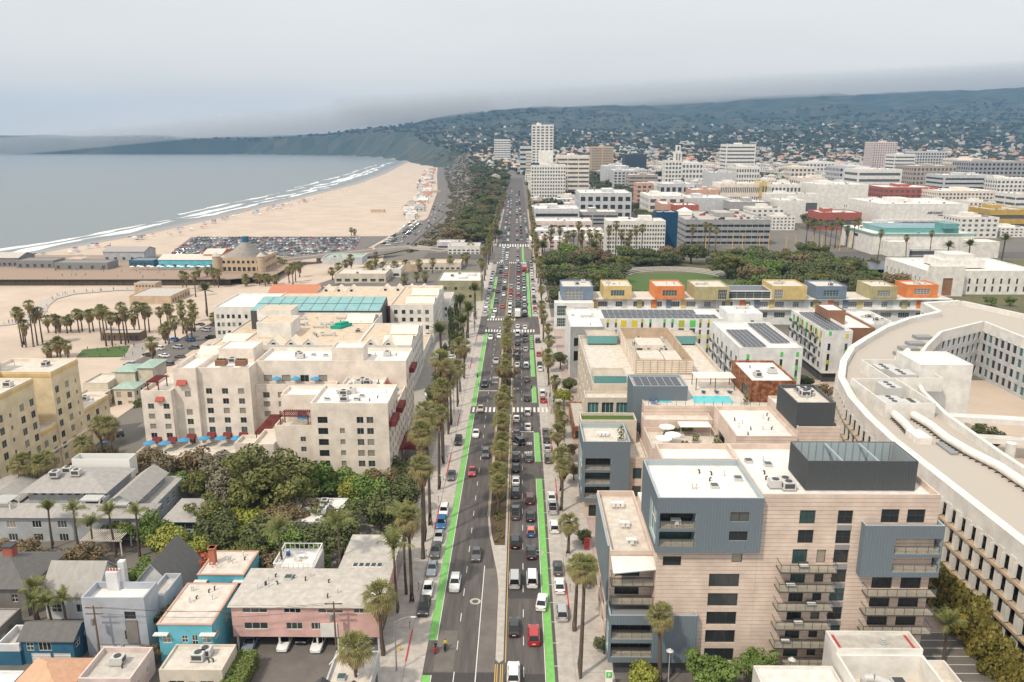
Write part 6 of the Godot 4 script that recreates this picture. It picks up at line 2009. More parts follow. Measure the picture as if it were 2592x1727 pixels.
	# landward pavement
	for t in [[17.3,96.5,5.6,2.6,1,"yellow-green tree at the foot of the low metal box"],[26.4,97.4,6.2,3.2,5,"full green tree in front of the beige apartments"],[34.6,98.6,5.8,2.4,5,"smaller green tree by the stacked balconies"],[13.0,106.0,3.0,1.4,0,"dark shrub at the apartments' pavement corner"],[12.6,126.0,4.2,2.2,5,"green shrub below the roof terrace"],[12.4,140.0,3.0,1.6,0,"dark shrub beside the fire-red sculpture"],[12.6,170.0,4.0,1.8,3,"orange-tinged shrub below the green roof"],[12.4,182.0,4.0,1.8,3,"orange-tinged shrub by the stone office"],[13.0,222.0,5.5,2.6,1,"yellow-leaved street tree before the white apartments"],[15.5,236.0,5.0,2.8,0,"dark street tree at the white apartments"],[14.0,262.0,6.0,2.6,0,"dark street tree near the crossing"],[87.0,236.0,6.0,3.5,0,"dark tree between white block and curved office"],[91.0,230.0,5.0,3.0,3,"brown-green tree at the curved office's foot"],[99.5,150.0,9.0,2.6,5,"tall green courtyard tree nearer the column"],[101.5,143.0,8.0,2.4,5,"green courtyard tree beside the path"],[118.0,190.0,6.5,3.4,0,"round dark tree by the footbridges"],[126.0,182.0,5.0,2.6,3,"brown-green tree in the far courtyard"],[170.0,300.0,8.0,7.0,5,"bright green grove behind the curved office"],[183.0,302.0,8.0,7.5,5,"bright green grove at the right edge, nearer"],[188.0,315.0,8.0,7.5,5,"bright green grove at the right edge, farther"],[160.0,312.0,7.0,5.5,5,"green grove behind the colourful row's end"]]:
		tree(t[0],t[1],0,t[2],t[3],t[4],"street_tree",t[5],"trees on the landward side")
	for e in [[-4.4,243.0,6.5,3.2,3],[-4.2,226.5,2.6,1.6,0],[-4.3,287.0,3.0,1.6,1]]:
		tree(e[0],e[1],0.2,e[2],e[3],e[4],"median_tree",["round brownish tree on the median beyond the near crossing","low dark bush at the median's end by the crossing","yellow-green bush at the median's far end"][int(e[4] != 3) + int(e[4] == 1)],"median planting")
	# low planting on the median
	var mp := MB.new()
	rng.seed = 12
	for i in 120:
		var d := rng.randf_range(140.5,312.0)
		if d > 213.0 and d < 225.5:
			continue
		leaf_ball(mp,V(rng.randf_range(-5.6,-3.1) if d > 151 else rng.randf_range(-4.6,-3.1),0.45,d),Vector3(0.6,0.5,0.6) * rng.randf_range(0.6,1.2),46,0.17,Color(0.05,0.075,0.015),Color(0.18,0.19,0.04))
	ground("undergrowth",mp,"low shrubs filling the median bed",true,"stuff")
	# flowering creepers, hedges, bamboo
	hedge(-41.9,-38.6,96.0,103.4,0.0,2.5,"clipped bright green hedge beside the car park",Color(0.055,0.10,0.012),Color(0.17,0.24,0.03),18.0,0.16)
	hedge(-119.0,-108.0,232.0,236.0,-6.5,4.2,"long clipped hedge in front of the beach villa",Color(0.055,0.08,0.02),Color(0.11,0.14,0.04),9.0,0.3)
	hedge(180.0,250.0,470.0,474.0,0.0,2.0,"low hedge along the park's inland street",Color(0.05,0.08,0.012),Color(0.12,0.15,0.03),3.0,0.5)
	hedge(190.0,300.0,452.0,455.0,0.0,1.6,"second hedge below the solar canopy",Color(0.055,0.08,0.02),Color(0.10,0.13,0.04),3.0,0.5)
	leafy.append([crown_mesh(300,12,1500,0.10,Color(0.085,0.085,0.012),Color(0.27,0.215,0.045),2),crown_mesh(301,12,1500,0.10,Color(0.085,0.085,0.012),Color(0.27,0.215,0.045),2)])
	for i in 22:
		var d := lerpf(88.0,129.0,i / 21.0)
		var o := thing("bamboo_clump","yellow-green bamboo clump in the tall row below the curved office, %s from the camera" % ordinal(i),"bamboo",V(lerpf(69.6,69.0,i / 21.0) + rng.randf_range(-0.5,0.5),0,d),"bamboo row",rng.randf() * TAU)
		var h := rng.randf_range(7.0,9.6)
		put(o,"foliage",leafy[7][i % 2],Transform3D(Basis.from_scale(Vector3(2.7,h * 0.56,2.7)),Vector3(0,h * 0.52,0)))
		put(o,"canes",boles[0],Transform3D(Basis.from_scale(Vector3(2.2,h * 0.8,2.2)),Vector3.ZERO))
	# cypresses
	leafy.append([crown_mesh(310,14,1700,0.10,Color(0.045,0.06,0.024),Color(0.085,0.10,0.035),2)])
	for e in [[-25.8,300.0,13.0],[-24.6,306.0,15.0],[-27.4,309.0,12.0],[-25.0,282.0,11.0],[-24.0,247.0,12.0],[-24.2,253.0,11.0]]:
		var o := thing("cypress","dark narrow cypress between hotel and pavement","tree",V(e[0],0,e[1]),"cypresses by the hotel")
		put(o,"crown",leafy[8][0],Transform3D(Basis.from_scale(Vector3(1.9,e[2] * 0.56,1.9)),Vector3(0,e[2] * 0.5,0)))
		put(o,"trunk",boles[1],Transform3D(Basis.from_scale(Vector3(1.5,e[2] * 0.6,1.5)),Vector3.ZERO))
	# the wooded park inland of the avenue
	rng.seed = 55
	for i in 190:
		var x := rng.randf_range(17.0,196.0)
		var d := rng.randf_range(352.0,522.0)
		if (absf(x - 88.0) < 30.0 and d > 374.0 and d < 490.0) or (x > 140 and d < 378):
			continue
		var r := rng.randf_range(4.5,8.5)
		tree(x,d,0,r * rng.randf_range(1.35,1.8),r,[0,0,0,4,3,0,5][rng.randi() % 7],"park_tree","dark leafy tree in the wooded park beyond the colourful row","trees of the wooded park")
	for e in [[148.0,500.0,14.0,12.0,0,"broad dark fig tree in front of the parking garage"],[136.0,452.0,12.0,8.0,5,"rounded bright green tree in the middle of the park"],[170.0,478.0,13.0,11.0,3,"broad brown-green tree beside the dark fig"],[34.0,512.0,9.0,5.0,1,"bright lime tree near the avenue crossing"]]:
		tree(e[0],e[1],0,e[2],e[3],e[4],"park_tree",e[5],"trees of the wooded park")
	for i in 9:
		tree(190.0 + i * 9.0,442.0 + rng.randf_range(-3,3),0,6.0,3.4,5,"round_tree","small round green tree in the row before the solar canopy","row of round trees")
	for i in 12:
		tree(rng.randf_range(176,262),rng.randf_range(350,372),0,4.5,2.4,5,"round_tree","small green tree on the civic lawn","civic lawn trees")
	for e in [[226.0,432.0,13.0,6.5],[232.0,440.0,11.0,5.0],[178.0,462.0,9.0,4.6],[214.0,480.0,7.0,3.6],[200.0,476.0,7.0,3.4]]:
		tree(e[0],e[1],0,e[2],e[3],0,"park_tree","dark tree before the white warehouse store","trees by the warehouse store")
	# bluff-top park and bluff
	rng.seed = 56
	for i in 150:
		var d := 600.0 + pow(rng.randf(),1.15) * 1500.0
		var x := rng.randf_range(along(BROW,d) + 2.0,-24.0)
		var r := rng.randf_range(4.5,8.5)
		tree(x,d,lie(x,d),r * rng.randf_range(1.3,1.7),r,[0,0,4,3,0][rng.randi() % 5],"bluff_tree","dark tree in the park along the bluff top","trees along the bluff")
	tree(-34.0,690.0,0,13.0,10.0,1,"bluff_tree","large bright green tree in the bluff park beside the avenue","trees along the bluff")
	var scrub := []
	for i in 900:
		var d := 610.0 + pow(rng.randf(),1.3) * 2400.0
		var x := lerpf(along(FOOT,d) - 6.0,along(BROW,d) + 3.0,rng.randf())
		var z := rng.randf_range(1.6,4.2)
		scrub.append(Transform3D(Basis(UPV,rng.randf() * TAU) * Basis.from_scale(Vector3(z,z * 0.7,z)),V(x,lie(x,d) + 0.4,d)))
	mass("bluff_scrub",crown_mesh(500,7,170,0.3,Color(0.10,0.09,0.045),Color(0.20,0.165,0.085)),scrub,"dry scrub covering the bluff face above the coast road")
	# street trees in the city
	for i in 70:
		var x: float = [122.0,147.0,246.0,266.0][i % 4] + rng.randf_range(-3,3)
		var d := 700.0 + rng.randf() * 800.0
		tree(x,d,lie(x,d),10.0,6.0,0,"city_tree","round dark street tree between the city blocks","street trees between the city blocks")

# row of palms: x, distance, ground, height, kind (0 fan palm, 1 date palm, 2 feather palm), crown size
const PALMS := {
	"R": [
		[8.9,100.5,0.1,17.7,0,0.9],[8.9,112,0.1,11.5,0,0.9],[9.3,136.3,0.1,6.3,0,0.9],[8.9,154,0.1,10.1,0,0.9],[10.8,195.5,0.1,5.9,0,0.9],[10.8,205,0.1,5.4,0,0.9],
		[10.5,229,0.1,5.9,0,0.9],[9.6,257,0.1,6.5,0,0.9],[10.5,272,0.1,7.5,0,0.9],[10.8,288,0.1,8.3,0,0.9],[9.3,300,0.1,10.5,0,0.9],[9.4,330,0.1,8.3,0,0.9],
		[9.9,360,0.1,9.5,0,0.9],[9.4,164,0.1,8.5,0,1],[9.4,178,0.1,8.5,0,1],[9.4,243,0.1,8.5,0,1],
	],
	"L": [
		[-18.1,119.7,0.1,15.5,0,1.1],[-17.9,134.2,0.1,18.9,0,1.1],[-18.3,140.7,0.1,22.5,0,1.1],[-18,147.3,0.1,24,0,1.1],[-17.9,164.6,0.1,17.8,0,1.1],[-18.3,179.1,0.1,18.9,0,1.1],
		[-18.9,184,0.1,25,0,1.1],[-18.8,199.4,0.1,18.7,0,1.1],[-18.7,206.1,0.1,14.2,0,1.1],[-18.1,222,0.1,12,0,1.1],[-18.4,236,0.1,15,0,1.1],[-18.1,250,0.1,11,0,1.1],
	],
	"D": [
		[-21,290,0,10,1,1.1],[-27,266,0,12,1,1.1],[-21.5,268,0,8.5,1,1.1],[-20.5,306,0,11,1,1.1],[-24,318,0,12,1,1.1],[-19.5,340,0,13,1,1.1],
	],
	"M": [
		[-4.7,268,0.2,10.9,0,0.9],[-4.7,256,0.2,10.2,0,0.9],[-4.6,197,0.2,10.5,0,0.9],[-4.1,203,0.2,7.5,0,0.9],[-4.1,190,0.2,8.2,0,0.9],[-4.2,184,0.2,9.5,0,0.9],
		[-4.2,166,0.2,9,0,0.9],[-4.6,171,0.2,7.4,0,0.9],[-4.6,157.5,0.2,7.6,0,0.9],[-4.3,160.5,0.2,6.2,0,0.9],[-4.2,178,0.2,7,0,0.9],[-4.1,232,0.2,9,0,0.9],
		[-4.1,246,0.2,8,0,0.9],[-4.7,281,0.2,6.5,0,0.9],[-4.3,210,0.2,8.5,0,0.9],[-4.3,238,0.2,7.5,0,0.9],[-4.4,262,0.2,9.5,0,0.9],[-4.7,274,0.2,8,0,0.9],
		[-4.4,152,0.2,7,0,0.9],[-4.7,293,0.2,9,0,0.9],[-4.1,302,0.2,8,0,0.9],
	],
	"N": [
		[-29.9,121,0,14,2,1.1],[-39.7,121,0,13,2,1.1],[-19.4,122.2,0,15,2,1],[-20,116.7,0,12,2,1.1],[-20.6,105.5,0,10,0,1.1],[-22.3,95,0,9,0,1.1],
	],
	"G": [
		[-89.7,138,0,8,2,0.8],[-84,136.7,0,8.5,2,0.8],[-75.8,134.8,0,9,2,0.8],[-71.4,134.8,0,9,2,0.8],[-80,135,0,6.5,2,0.8],[-78.4,114.1,0,6,2,0.8],
		[-77.2,111.5,0,5,2,0.8],[-74.8,112,0,4.5,2,0.8],[-72.6,112,0,5,2,0.8],
	],
	"Y": [
		[-100.9,178.7,-2.5,12.5,0,1.1],[-98.4,178.7,-2.5,12.5,0,1.1],[-100.8,171.3,-2.5,10.5,0,1.1],[-104.9,156.2,-2.5,12,0,1.1],[-101.6,156.2,-2.5,12,0,1.1],[-103,160,-2.5,11,0,1.1],
	],
	"B": [
		[-207.6,319.9,-8,15,0,1.1],[-203.5,320.9,-8,18.1,0,1.1],[-201.9,324.8,-8,14.5,0,1.1],[-206,319.9,-8,9.8,0,1.1],[-203.5,323.8,-8,13.7,0,1.1],[-209.2,323.8,-8,13.7,0,1.1],
		[-211.7,346,-8,6.2,0,1.1],[-207.7,344.9,-8,7,0,1.1],[-206.8,346,-8,5.7,0,1.1],[-202.6,344.9,-8,5.7,0,1.1],[-202.8,348.3,-8,5.7,0,1.1],[-198,346.1,-8,8.9,0,1.1],
		[-197.7,348.4,-8,7.9,0,1.1],[-193.1,346.1,-8,8.4,0,1.1],[-192.6,348.4,-8,8.4,0,1.1],[-180.6,332.2,-8,12.5,0,1.1],[-173.5,322.1,-8,16.1,0,1.1],[-170.5,321.2,-8,12.8,0,1.1],
		[-169.3,326.2,-8,11.7,0,1.1],[-166.3,324.2,-8,16.7,0,1.1],[-166.6,327.2,-8,13,0,1.1],[-183.5,342.9,-8,10.7,0,1.1],[-171.3,343,-8,9.1,0,1.1],[-167.8,340.8,-8,13.3,0,1.1],
		[-166.5,343,-8,12.3,0,1.1],[-166.8,347.5,-8,9.7,0,1.1],[-164.5,354.5,-8,8.3,0,1.1],[-164.1,360.4,-8,8.7,0,1.1],[-163.3,361.6,-8,7.9,0,1.1],[-187.5,304.3,-8,4.1,0,1.1],
		[-184,304.3,-8,5.6,0,1.1],[-182.8,304.3,-8,6.5,0,1.1],[-179.8,304.4,-8,5.1,0,1.1],[-137.4,286.1,-7.2,10,0,1.1],[-162.3,371.7,-8,8,0,1.1],[-154.3,366.7,-8,9.1,0,1.1],
		[-149.7,343.2,-8,10.7,0,1.1],[-145.6,326,-7.9,10.2,0,1.1],[-147.9,324.3,-8,8.2,0,1.1],[-139,322.1,-7.4,9.6,0,1.1],[-137.5,323.4,-7.2,11.1,0,1.1],[-148,352.2,-8,8.8,0,1.1],
		[-150.3,326.3,-8,6.2,0,1.1],[-189.4,444.5,-8,9.5,0,1.1],[-178.8,430.6,-8,11.8,0,1.1],[-194.4,451.7,-8,8.9,0,1.1],[-189,475.2,-8,7.9,0,1.1],[-190.9,467.1,-8,9.2,0,1.1],
		[-176.8,459.5,-8,9,0,1.1],[-180.6,463.3,-8,9.1,0,1.1],[-161.9,463.5,-8,4.2,0,1.1],[-155.1,467.5,-8,5,0,1.1],[-150.4,463.6,-8,5.6,0,1.1],[-141.9,360.4,-7.7,4,0,1.1],
		[-132.7,370.9,-6.6,4.6,0,1.1],[-133.3,361.1,-6.7,4,0,1.1],[-152.9,379.6,-8,13.4,1,1.1],
	],
	"P": [
		[-106.2,462.8,-2,6.3,0,1.1],[-103.3,468.6,-1.5,6.6,0,1.1],[-100.3,470.3,-1.1,9.2,0,1.1],[-108.8,457.2,-2.4,4.8,0,1.1],[-88.6,459.8,-0.1,4.9,0,1.1],[-85.3,451.2,0,6.8,0,1.1],
		[-88.8,486.4,-0.1,5.1,0,1.1],[-80,463.7,0,4.9,0,1.1],[-72.8,459.5,0,5.5,0,1.1],[-68,472.5,0,4.3,0,1.1],[-59.4,468.2,0,5.6,0,1.1],[-51.3,464,0,7,0,1.1],
		[-42,477.2,0,6.4,0,1.1],[-62.4,424.6,0,4,0,1.1],[-56.6,432,0,4,0,1.1],[-51.8,432.1,0,4,0,1.1],[-35.9,496,0,5.2,0,1.1],[-34.7,555.5,0,5.8,0,1.1],
		[-33,491.2,0,6.6,0,1.1],[-152.6,722.2,-8,5.3,0,1.1],[-149.9,722.3,-8,4.2,0,1.1],[-180,1461,-8,13.5,0,1.1],[-187.3,1644.8,-8,4.7,0,1.1],[-175.1,1622.3,-8,4,0,1.1],
		[-158.7,472.5,-8,4.3,0,1.1],[-151.6,472.6,-8,4.3,0,1.1],[-145.7,468,-7.9,4,0,1.1],[-165.1,472.4,-8,4,0,1.1],[-139,473.3,-7.4,7.9,0,1.1],[-134.8,466.5,-6.9,9.9,0,1.1],
		[-135.6,475.2,-7,10,0,1.1],[-138.2,494.1,-7.3,7.4,0,1.1],[-165.7,531.3,-8,5.6,0,1.1],[-161.8,531.4,-8,5.6,0,1.1],[-156.8,526.4,-8,4.7,0,1.1],[-192.6,488.9,-8,4.4,0,1.1],
		[-189,488.9,-8,4,0,1.1],
	],
	"F": [
		[10.6,384,0.1,14.3,0,1],[-19.5,392,0.1,17.4,0,1],[10.6,406.7,0.1,16.1,0,1],[-19.2,414.7,0.1,13.9,0,1],[10.1,429.7,0.1,12,0,1],[-19.5,437.7,0.1,16.7,0,1],
		[9.7,447.1,0.1,14.8,0,1],[-19.6,455.1,0.1,14.7,0,1],[10,468.9,0.1,17,0,1],[-19.7,476.9,0.1,13.9,0,1],[10.3,487.9,0.1,12.7,0,1],[-19.5,495.9,0.1,16.2,0,1],
		[10.3,508.1,0.1,16.4,0,1],[-19.8,516.1,0.1,11.4,0,1],[10.5,527.4,0.1,14.7,0,1],[-19.6,535.4,0.1,13.3,0,1],[10.2,546.2,0.1,11.3,0,1],[-19,554.2,0.1,17.3,0,1],
		[10.4,572.7,0.1,16.8,0,1],[-20,580.7,0.1,13,0,1],[10.5,599.4,0.1,13.5,0,1],[-18.6,607.4,0.1,15.3,0,1],[10,624.5,0.1,12.1,0,1],[-19.3,632.5,0.1,12,0,1],
		[10.7,645.4,0.1,13,0,1],[-20,653.4,0.1,11.3,0,1],[10.5,664.1,0.1,13.2,0,1],[-19.6,672.1,0.1,11.7,0,1],[10.1,690.9,0.1,12.2,0,1],[-19.9,698.9,0.1,11.4,0,1],
		[10.4,709.6,0.1,11.9,0,1],[-19.9,717.6,0.1,14.4,0,1],[10.7,729,0.1,11.7,0,1],[-19.2,737,0.1,16.4,0,1],[10.7,750.1,0.1,13.9,0,1],[-19.6,758.1,0.1,13.9,0,1],
		[10.1,767.5,0.1,12.5,0,1],[-18.7,775.5,0.1,16.8,0,1],[9.7,789.5,0.1,12.5,0,1],[-19.6,797.5,0.1,12.5,0,1],[10.6,808.8,0.1,11.9,0,1],[-19.9,816.8,0.1,17.5,0,1],
		[10.7,831.5,0.1,13.4,0,1],[-18.6,839.5,0.1,15.6,0,1],[10.4,856.4,0.1,14,0,1],[-19.9,864.4,0.1,12.5,0,1],[10.6,882.1,0.1,16.5,0,1],[-19.5,890.1,0.1,15.6,0,1],
		[10.3,907.1,0.1,15.9,0,1],[-19.2,915.1,0.1,15.6,0,1],[10,931,0.1,16.5,0,1],[-18.6,939,0.1,11.5,0,1],[10.7,957.7,0.1,15,0,1],[-19.9,965.7,0.1,17.3,0,1],
		[10.7,976,0.1,15,0,1],[-19.9,984,0.1,12.2,0,1],[10.3,999.3,0.1,15.5,0,1],[-18.6,1007.3,0.1,12.5,0,1],
	],
	"K": [
		[8.2,524.9,0,17.2,0,1.1],[11.2,512.2,0,12.7,0,1.1],[16.4,524.3,0,14.1,0,1.1],[21.3,513.6,0,20.9,0,1.1],[26.7,523.3,0,19.6,0,1.1],[31.7,523,0,16,0,1.1],
		[36.1,524.3,0,17,0,1.1],[37.8,519.7,0,22.8,0,1.1],[41.8,524.3,0,17.3,0,1.1],[45.2,514.8,0,18.4,0,1.1],[50.1,521.4,0,17.3,0,1.1],[52.5,516.6,0,15.4,0,1.1],
		[63.4,524.5,0,22.8,0,1.1],[58.7,522.8,0,19.6,0,1.1],[66.1,518.6,0,17.6,0,1.1],[71.8,519.4,0,17.6,0,1.1],[75,512.4,0,20.8,0,1.1],[78.8,512.5,0,21.6,0,1.1],
		[70.4,520.3,0,12.1,0,1.1],[123,570.8,0,15.7,0,1.1],[133.8,577.6,0,16.9,0,1.1],[136.2,572.9,0,16.6,0,1.1],[138.6,564.5,0,14.5,0,1.1],[104.9,568.5,0,14,0,1.1],
		[110.1,575.8,0,12.8,0,1.1],[20.2,519.3,0,15.4,0,1.1],[29,512.1,0,14.8,0,1.1],[40.4,523.7,0,14.2,0,1.1],[47.5,523.6,0,13.5,0,1.1],[47.4,505,0,10.2,1,1.4],
		[14.8,505,0,10.1,1,1.4],[231.7,515,0,18.7,0,0.9],[249.9,515,0,15.4,0,0.9],[265.1,515,0,18.4,0,0.9],[206.9,576.1,0,20.1,0,1.1],[214.4,582.1,0,16.2,0,1.1],
		[217.6,580,0,18.9,0,1.1],[223.8,585.2,0,17.6,0,1.1],[225,579,0,15.7,0,1.1],[228.4,578,0,20,0,1.1],[233.1,581.3,0,18.8,0,1.1],[240.4,587.6,0,13.1,0,1.1],
		[240.2,576.2,0,19.3,0,1.1],[243.5,576.5,0,20.1,0,1.1],[208.7,583.1,0,17.8,0,1.1],[305.6,505,0,15.5,1,1.1],[284.7,505,0,11.8,1,1.1],[271.3,505,0,11.1,1,1.1],
	],
	"C": [
		[311.7,934.4,0,13.6,0,1.2],[307.3,975.4,0,11.4,0,1.2],[311,885.4,0,12.8,0,1.2],[303.8,920.5,0,15.8,0,1.2],[196.8,990.5,0,12.1,0,1.2],[193.9,931.6,0,13,0,1.2],
		[256.7,995.1,0,15.3,0,1.2],[170.9,903.3,0,14.3,0,1.2],[247.8,965.9,0,13.9,0,1.2],[182.1,893,0,16.1,0,1.2],[227.1,973.8,0,16.9,0,1.2],[270.3,959.9,0,14.7,0,1.2],
		[220.1,996.5,0,13.8,0,1.2],[315.8,902.4,0,16.2,0,1.2],[295.9,950,0,13.7,0,1.2],[192.5,974.5,0,13.2,0,1.2],[275.9,875.7,0,11.5,0,1.2],[193,980.4,0,12.1,0,1.2],
		[314.3,912.7,0,14.5,0,1.2],[226.1,951.2,0,11.6,0,1.2],[234.4,1000.1,0,12.1,0,1.2],[274.7,905.6,0,12.8,0,1.2],[173.7,858.1,0,16.7,0,1.2],[302.8,979.2,0,15.8,0,1.2],
		[322.5,879.6,0,14.5,0,1.2],[249.2,943.9,0,16.6,0,1.2],
	],
	"Z": [
		[63.7,104.7,0,6.5,2,1],[20.2,98.6,0,11.5,0,0.8],
	],
}

# ---------------------------------------------------------------- the city beyond
func lettering(root: Node3D,words: String,size: float,at: Transform3D,k: String,called := "lettering",slant := 0.0):
	var tm := TextMesh.new()
	tm.text = words
	var f := SystemFont.new()
	f.font_names = ["Droid Sans"]
	f.font_weight = 700
	tm.font = f
	tm.font_size = 64
	tm.pixel_size = size / 64.0
	tm.depth = 0.25
	tm.material = M[k]
	at.basis = at.basis * Basis(Vector3(1,0,0),Vector3(slant,1,0),Vector3(0,0,1))
	put(root,called,tm,at)

func make_city():
	rng.seed = 71
	var roots := {}
	for r in CITY:
		var W: float = r[3] - r[2]
		var H: float = r[7]
		var D: float = r[5]
		var op := func(w: float) -> Array:
			var res := []
			if r[9] == "n":
				return res
			var sh: float = (H - 1.2) / (r[10] + (0.6 if H > 25.0 and r[10] < 6 else 0.0))
			var n: int = maxi(1,int(round(r[11] * w / W)))
			for f in int(r[10]):
				for b in n:
					var bw := w / n
					var ww: float = bw * (0.62 if r[9] == "g" else 0.93)
					res.append([bw * (b + 0.5) - ww / 2,H - 1.0 - (f + 1) * sh + sh * 0.25,ww,sh * (0.55 if r[9] == "g" else 0.42)])
			return res
		var o := {"n": r[0],"t": r[1],"x": [r[2],r[3]],"d": [r[4],r[4] + D],"y": r[6] - 0.5,"h": H + 0.5,"wall": r[8],"roof": r[12],"para": 0.8,"pt": 0.5,"far": true,"depth": 0.5,"glass": "glass_far_dark" if r[8] in ["pale_grey","mid_grey"] else "glass_far","f": op.call(W)}
		o["l" if r[2] > 0 else "r"] = op.call(D)
		if r[9] == "n":
			o.erase("f")
			o.erase("l")
			o.erase("r")
		var b := block(o)
		roots[r[1]] = b
		var nk := int(clampf(W * D / 160.0,2,9))
		if r[4] < 1300:
			roof_kit(b,r[2] + 2,r[3] - 2,r[4] + 2,r[4] + D - 2,r[6] + H,nk,[0,0,4,2])
		if r[4] < 1800 and W > 25.0 and H > 8.0:
			var px := lerpf(r[2],r[3],rng.randf_range(0.15,0.6))
			block({"into": b,"x": [px,px + W * 0.22],"d": [r[4] + D * 0.35,r[4] + D * 0.7],"y": r[6] + H,"h": 3.2,"wall": r[8],"roof": r[12],"para": 0.2,"wn": "lift_house"})
	# clock tower tiers
	var ct: Node3D = roots["white art deco block carrying the clock tower"]
	block({"into": ct,"x": [214.0,224.0],"d": [1131.0,1141.0],"y": 47.0,"h": 13.5,"wall": "stucco_white","para": 0.6,"far": true,"f": [[2.2,2.0,1.6,9.0],[6.2,2.0,1.6,9.0]],"depth": 0.6,"wn": "tower"})
	block({"into": ct,"x": [216.0,222.0],"d": [1133.0,1139.0],"y": 61.0,"h": 8.0,"wall": "stucco_white","para": 0.4,"far": true,"f": [[1.6,1.0,2.8,5.6]],"depth": 0.8,"wn": "belfry"})
	var ck := MB.new(ct.position)
	ck.tube("stucco_white",V(219,58.0,1130.9),V(219,58.0,1130.4),1.6,1.6,18)
	part(ct,"clock_face",ck)
	# masts on the tallest tower
	var tw: Node3D = roots["tallest white tower with rows of dark windows beside the avenue"]
	for x in [31.0,43.0]:
		var mb := MB.new(tw.position)
		mb.tube("metal_grey",V(x,101.0,1450),V(x,101.0 + (18.0 if x > 40 else 11.0),1450),0.35,0.12,6)
		part(tw,"mast",mb)
	var hn2 := MB.new(roots["white slab hotel with strip windows beside the avenue"].position)
	hn2.box("royal_blue",14.0,24.0,45.5,48.0,1022.0,1034.0)
	part(roots["white slab hotel with strip windows beside the avenue"],"blue_roof_box",hn2)
	# cinema and store
	var ci: Node3D = roots["huge white cinema block with script lettering"]
	lettering(ci,"ARCLIGHT",2.7,Transform3D(Basis(),V(356.0,15.6,691.9) - ci.position),"sign_ink","lettering",0.35)
	lettering(ci,"CINEMAS",1.0,Transform3D(Basis(),V(361.0,13.6,691.9) - ci.position),"sign_ink","lettering",0.35)
	block({"into": ci,"x": [309.5,382.0],"d": [690.0,691.98],"y": 4.5,"h": 4.6,"wall": "pale_grey","para": 0.2,"f": [[2.0,1.0,68.0,2.4,"none"]],"depth": 0.6,"wn": "window_band"})
	var cb := MB.new(ci.position)
	for i in 5:
		cb.tube("stucco_white",V(322.0 + i * 12.0,5.4,690.4),V(328.0 + i * 12.0,8.0,690.4),0.25,0.25,5)
	part(ci,"truss_brace",cb)
	var ws: Node3D = roots["white warehouse store with sea green roof edge"]
	var gb := MB.new(ws.position)
	mat("sea_green",0.16,0.36,0.32,0.5)
	gb.box("sea_green",240.6,310.0,13.4,14.4,545.3,545.9)
	gb.box("sea_green",240.4,240.9,13.4,14.4,545.9,602.0)
	part(ws,"roof_edge",gb)
	block({"into": ws,"x": [252.0,304.0],"d": [556.0,590.0],"y": 13.5,"h": 3.6,"wall": "glass_teal","roof": "glass_teal","para": 0.1,"wn": "glass_lantern"})
	block({"into": ws,"x": [292.0,301.0],"d": [552.0,566.0],"y": 17.0,"h": 3.4,"wall": "glass_teal","roof": "glass_teal","para": 0.1,"wn": "glass_lantern"})
	lettering(ws,"SEARS",2.4,Transform3D(Basis(UPV,-PI / 2),V(240.9,10.6,574.0) - ws.position),"sign_ink")
	block({"into": ws,"x": [262.0,292.0],"d": [540.0,545.2],"h": 4.2,"wall": "pale_grey","para": 0.4,"far": true,"f": [[1.5,0.4,27.0,2.8]],"depth": 0.5,"wn": "entrance"})
	block({"into": ws,"x": [248.0,262.0],"d": [536.0,545.2],"h": 9.6,"wall": "stucco_white","para": 0.4,"wn": "store_wing"})
	block({"into": ws,"x": [300.0,318.0],"d": [530.0,545.2],"h": 10.4,"wall": "stucco_white","para": 0.4,"wn": "store_wing"})
	# white civic hall
	var ch := block({"n": "civic_hall","l2": 0,"t": "white art deco civic hall with stepped roof beside the lawn","x": [205.0,262.0],"d": [400.0,446.0],"h": 11.5,"wall": "stucco_white","para": 0.8,"far": true,"depth": 0.4,"glass": "glass_far_dark","l": grid(span(3,40,9),1.1,[1.4,5.2],2.8),"f": grid(span(14,50,10),1.1,[1.4,5.4],2.8),"kit": 6})
	block({"into": ch,"x": [206.0,222.0],"d": [395.0,400.0],"h": 14.5,"wall": "stucco_white","para": 0.6,"far": true,"f": [[5.5,0.2,5.0,9.0]],"glass": "brown_block","depth": 0.5,"wn": "entrance_tower"})
	block({"into": ch,"x": [218.0,240.0],"d": [410.0,430.0],"y": 12.0,"h": 3.6,"wall": "stucco_white","para": 0.5,"wn": "upper_tier"})
	block({"into": ch,"x": [222.0,236.0],"d": [413.0,427.0],"y": 15.6,"h": 2.6,"wall": "stucco_white","para": 0.5,"wn": "upper_tier"})
	# solar canopy
	var sc := thing("solar_canopy","dark solar canopy over the bays before the warehouse store","canopy",V(212,0,468))
	var mb2 := MB.new(sc.position)
	for i in 5:
		mb2.box("metal_pale",197.0 + i * 8.0,197.4 + i * 8.0,0,3.6,467.0,467.4)
	part(sc,"column",mb2)
	mb2 = MB.new(sc.position)
	mb2.quad("solar",V(194,3.6,458),V(236,3.6,458),V(236,5.2,480),V(194,5.2,480))
	mb2.quad("metal_grey",V(194,3.5,458),V(194,5.1,480),V(236,5.1,480),V(236,3.5,458))
	part(sc,"solar_roof",mb2)
	# yellow masts by the garage
	for i in 15:
		var o := thing("light_mast","slim yellow mast in the row before the parking garage","mast",V(132.0 + i * 9.5,0,566.0 + (i % 2) * 9.0),"yellow masts")
		var m := MB.new()
		m.tube("car_yellow",Vector3.ZERO,Vector3(0,10.5,0),0.28,0.22,6)
		part(o,"shaft",m)
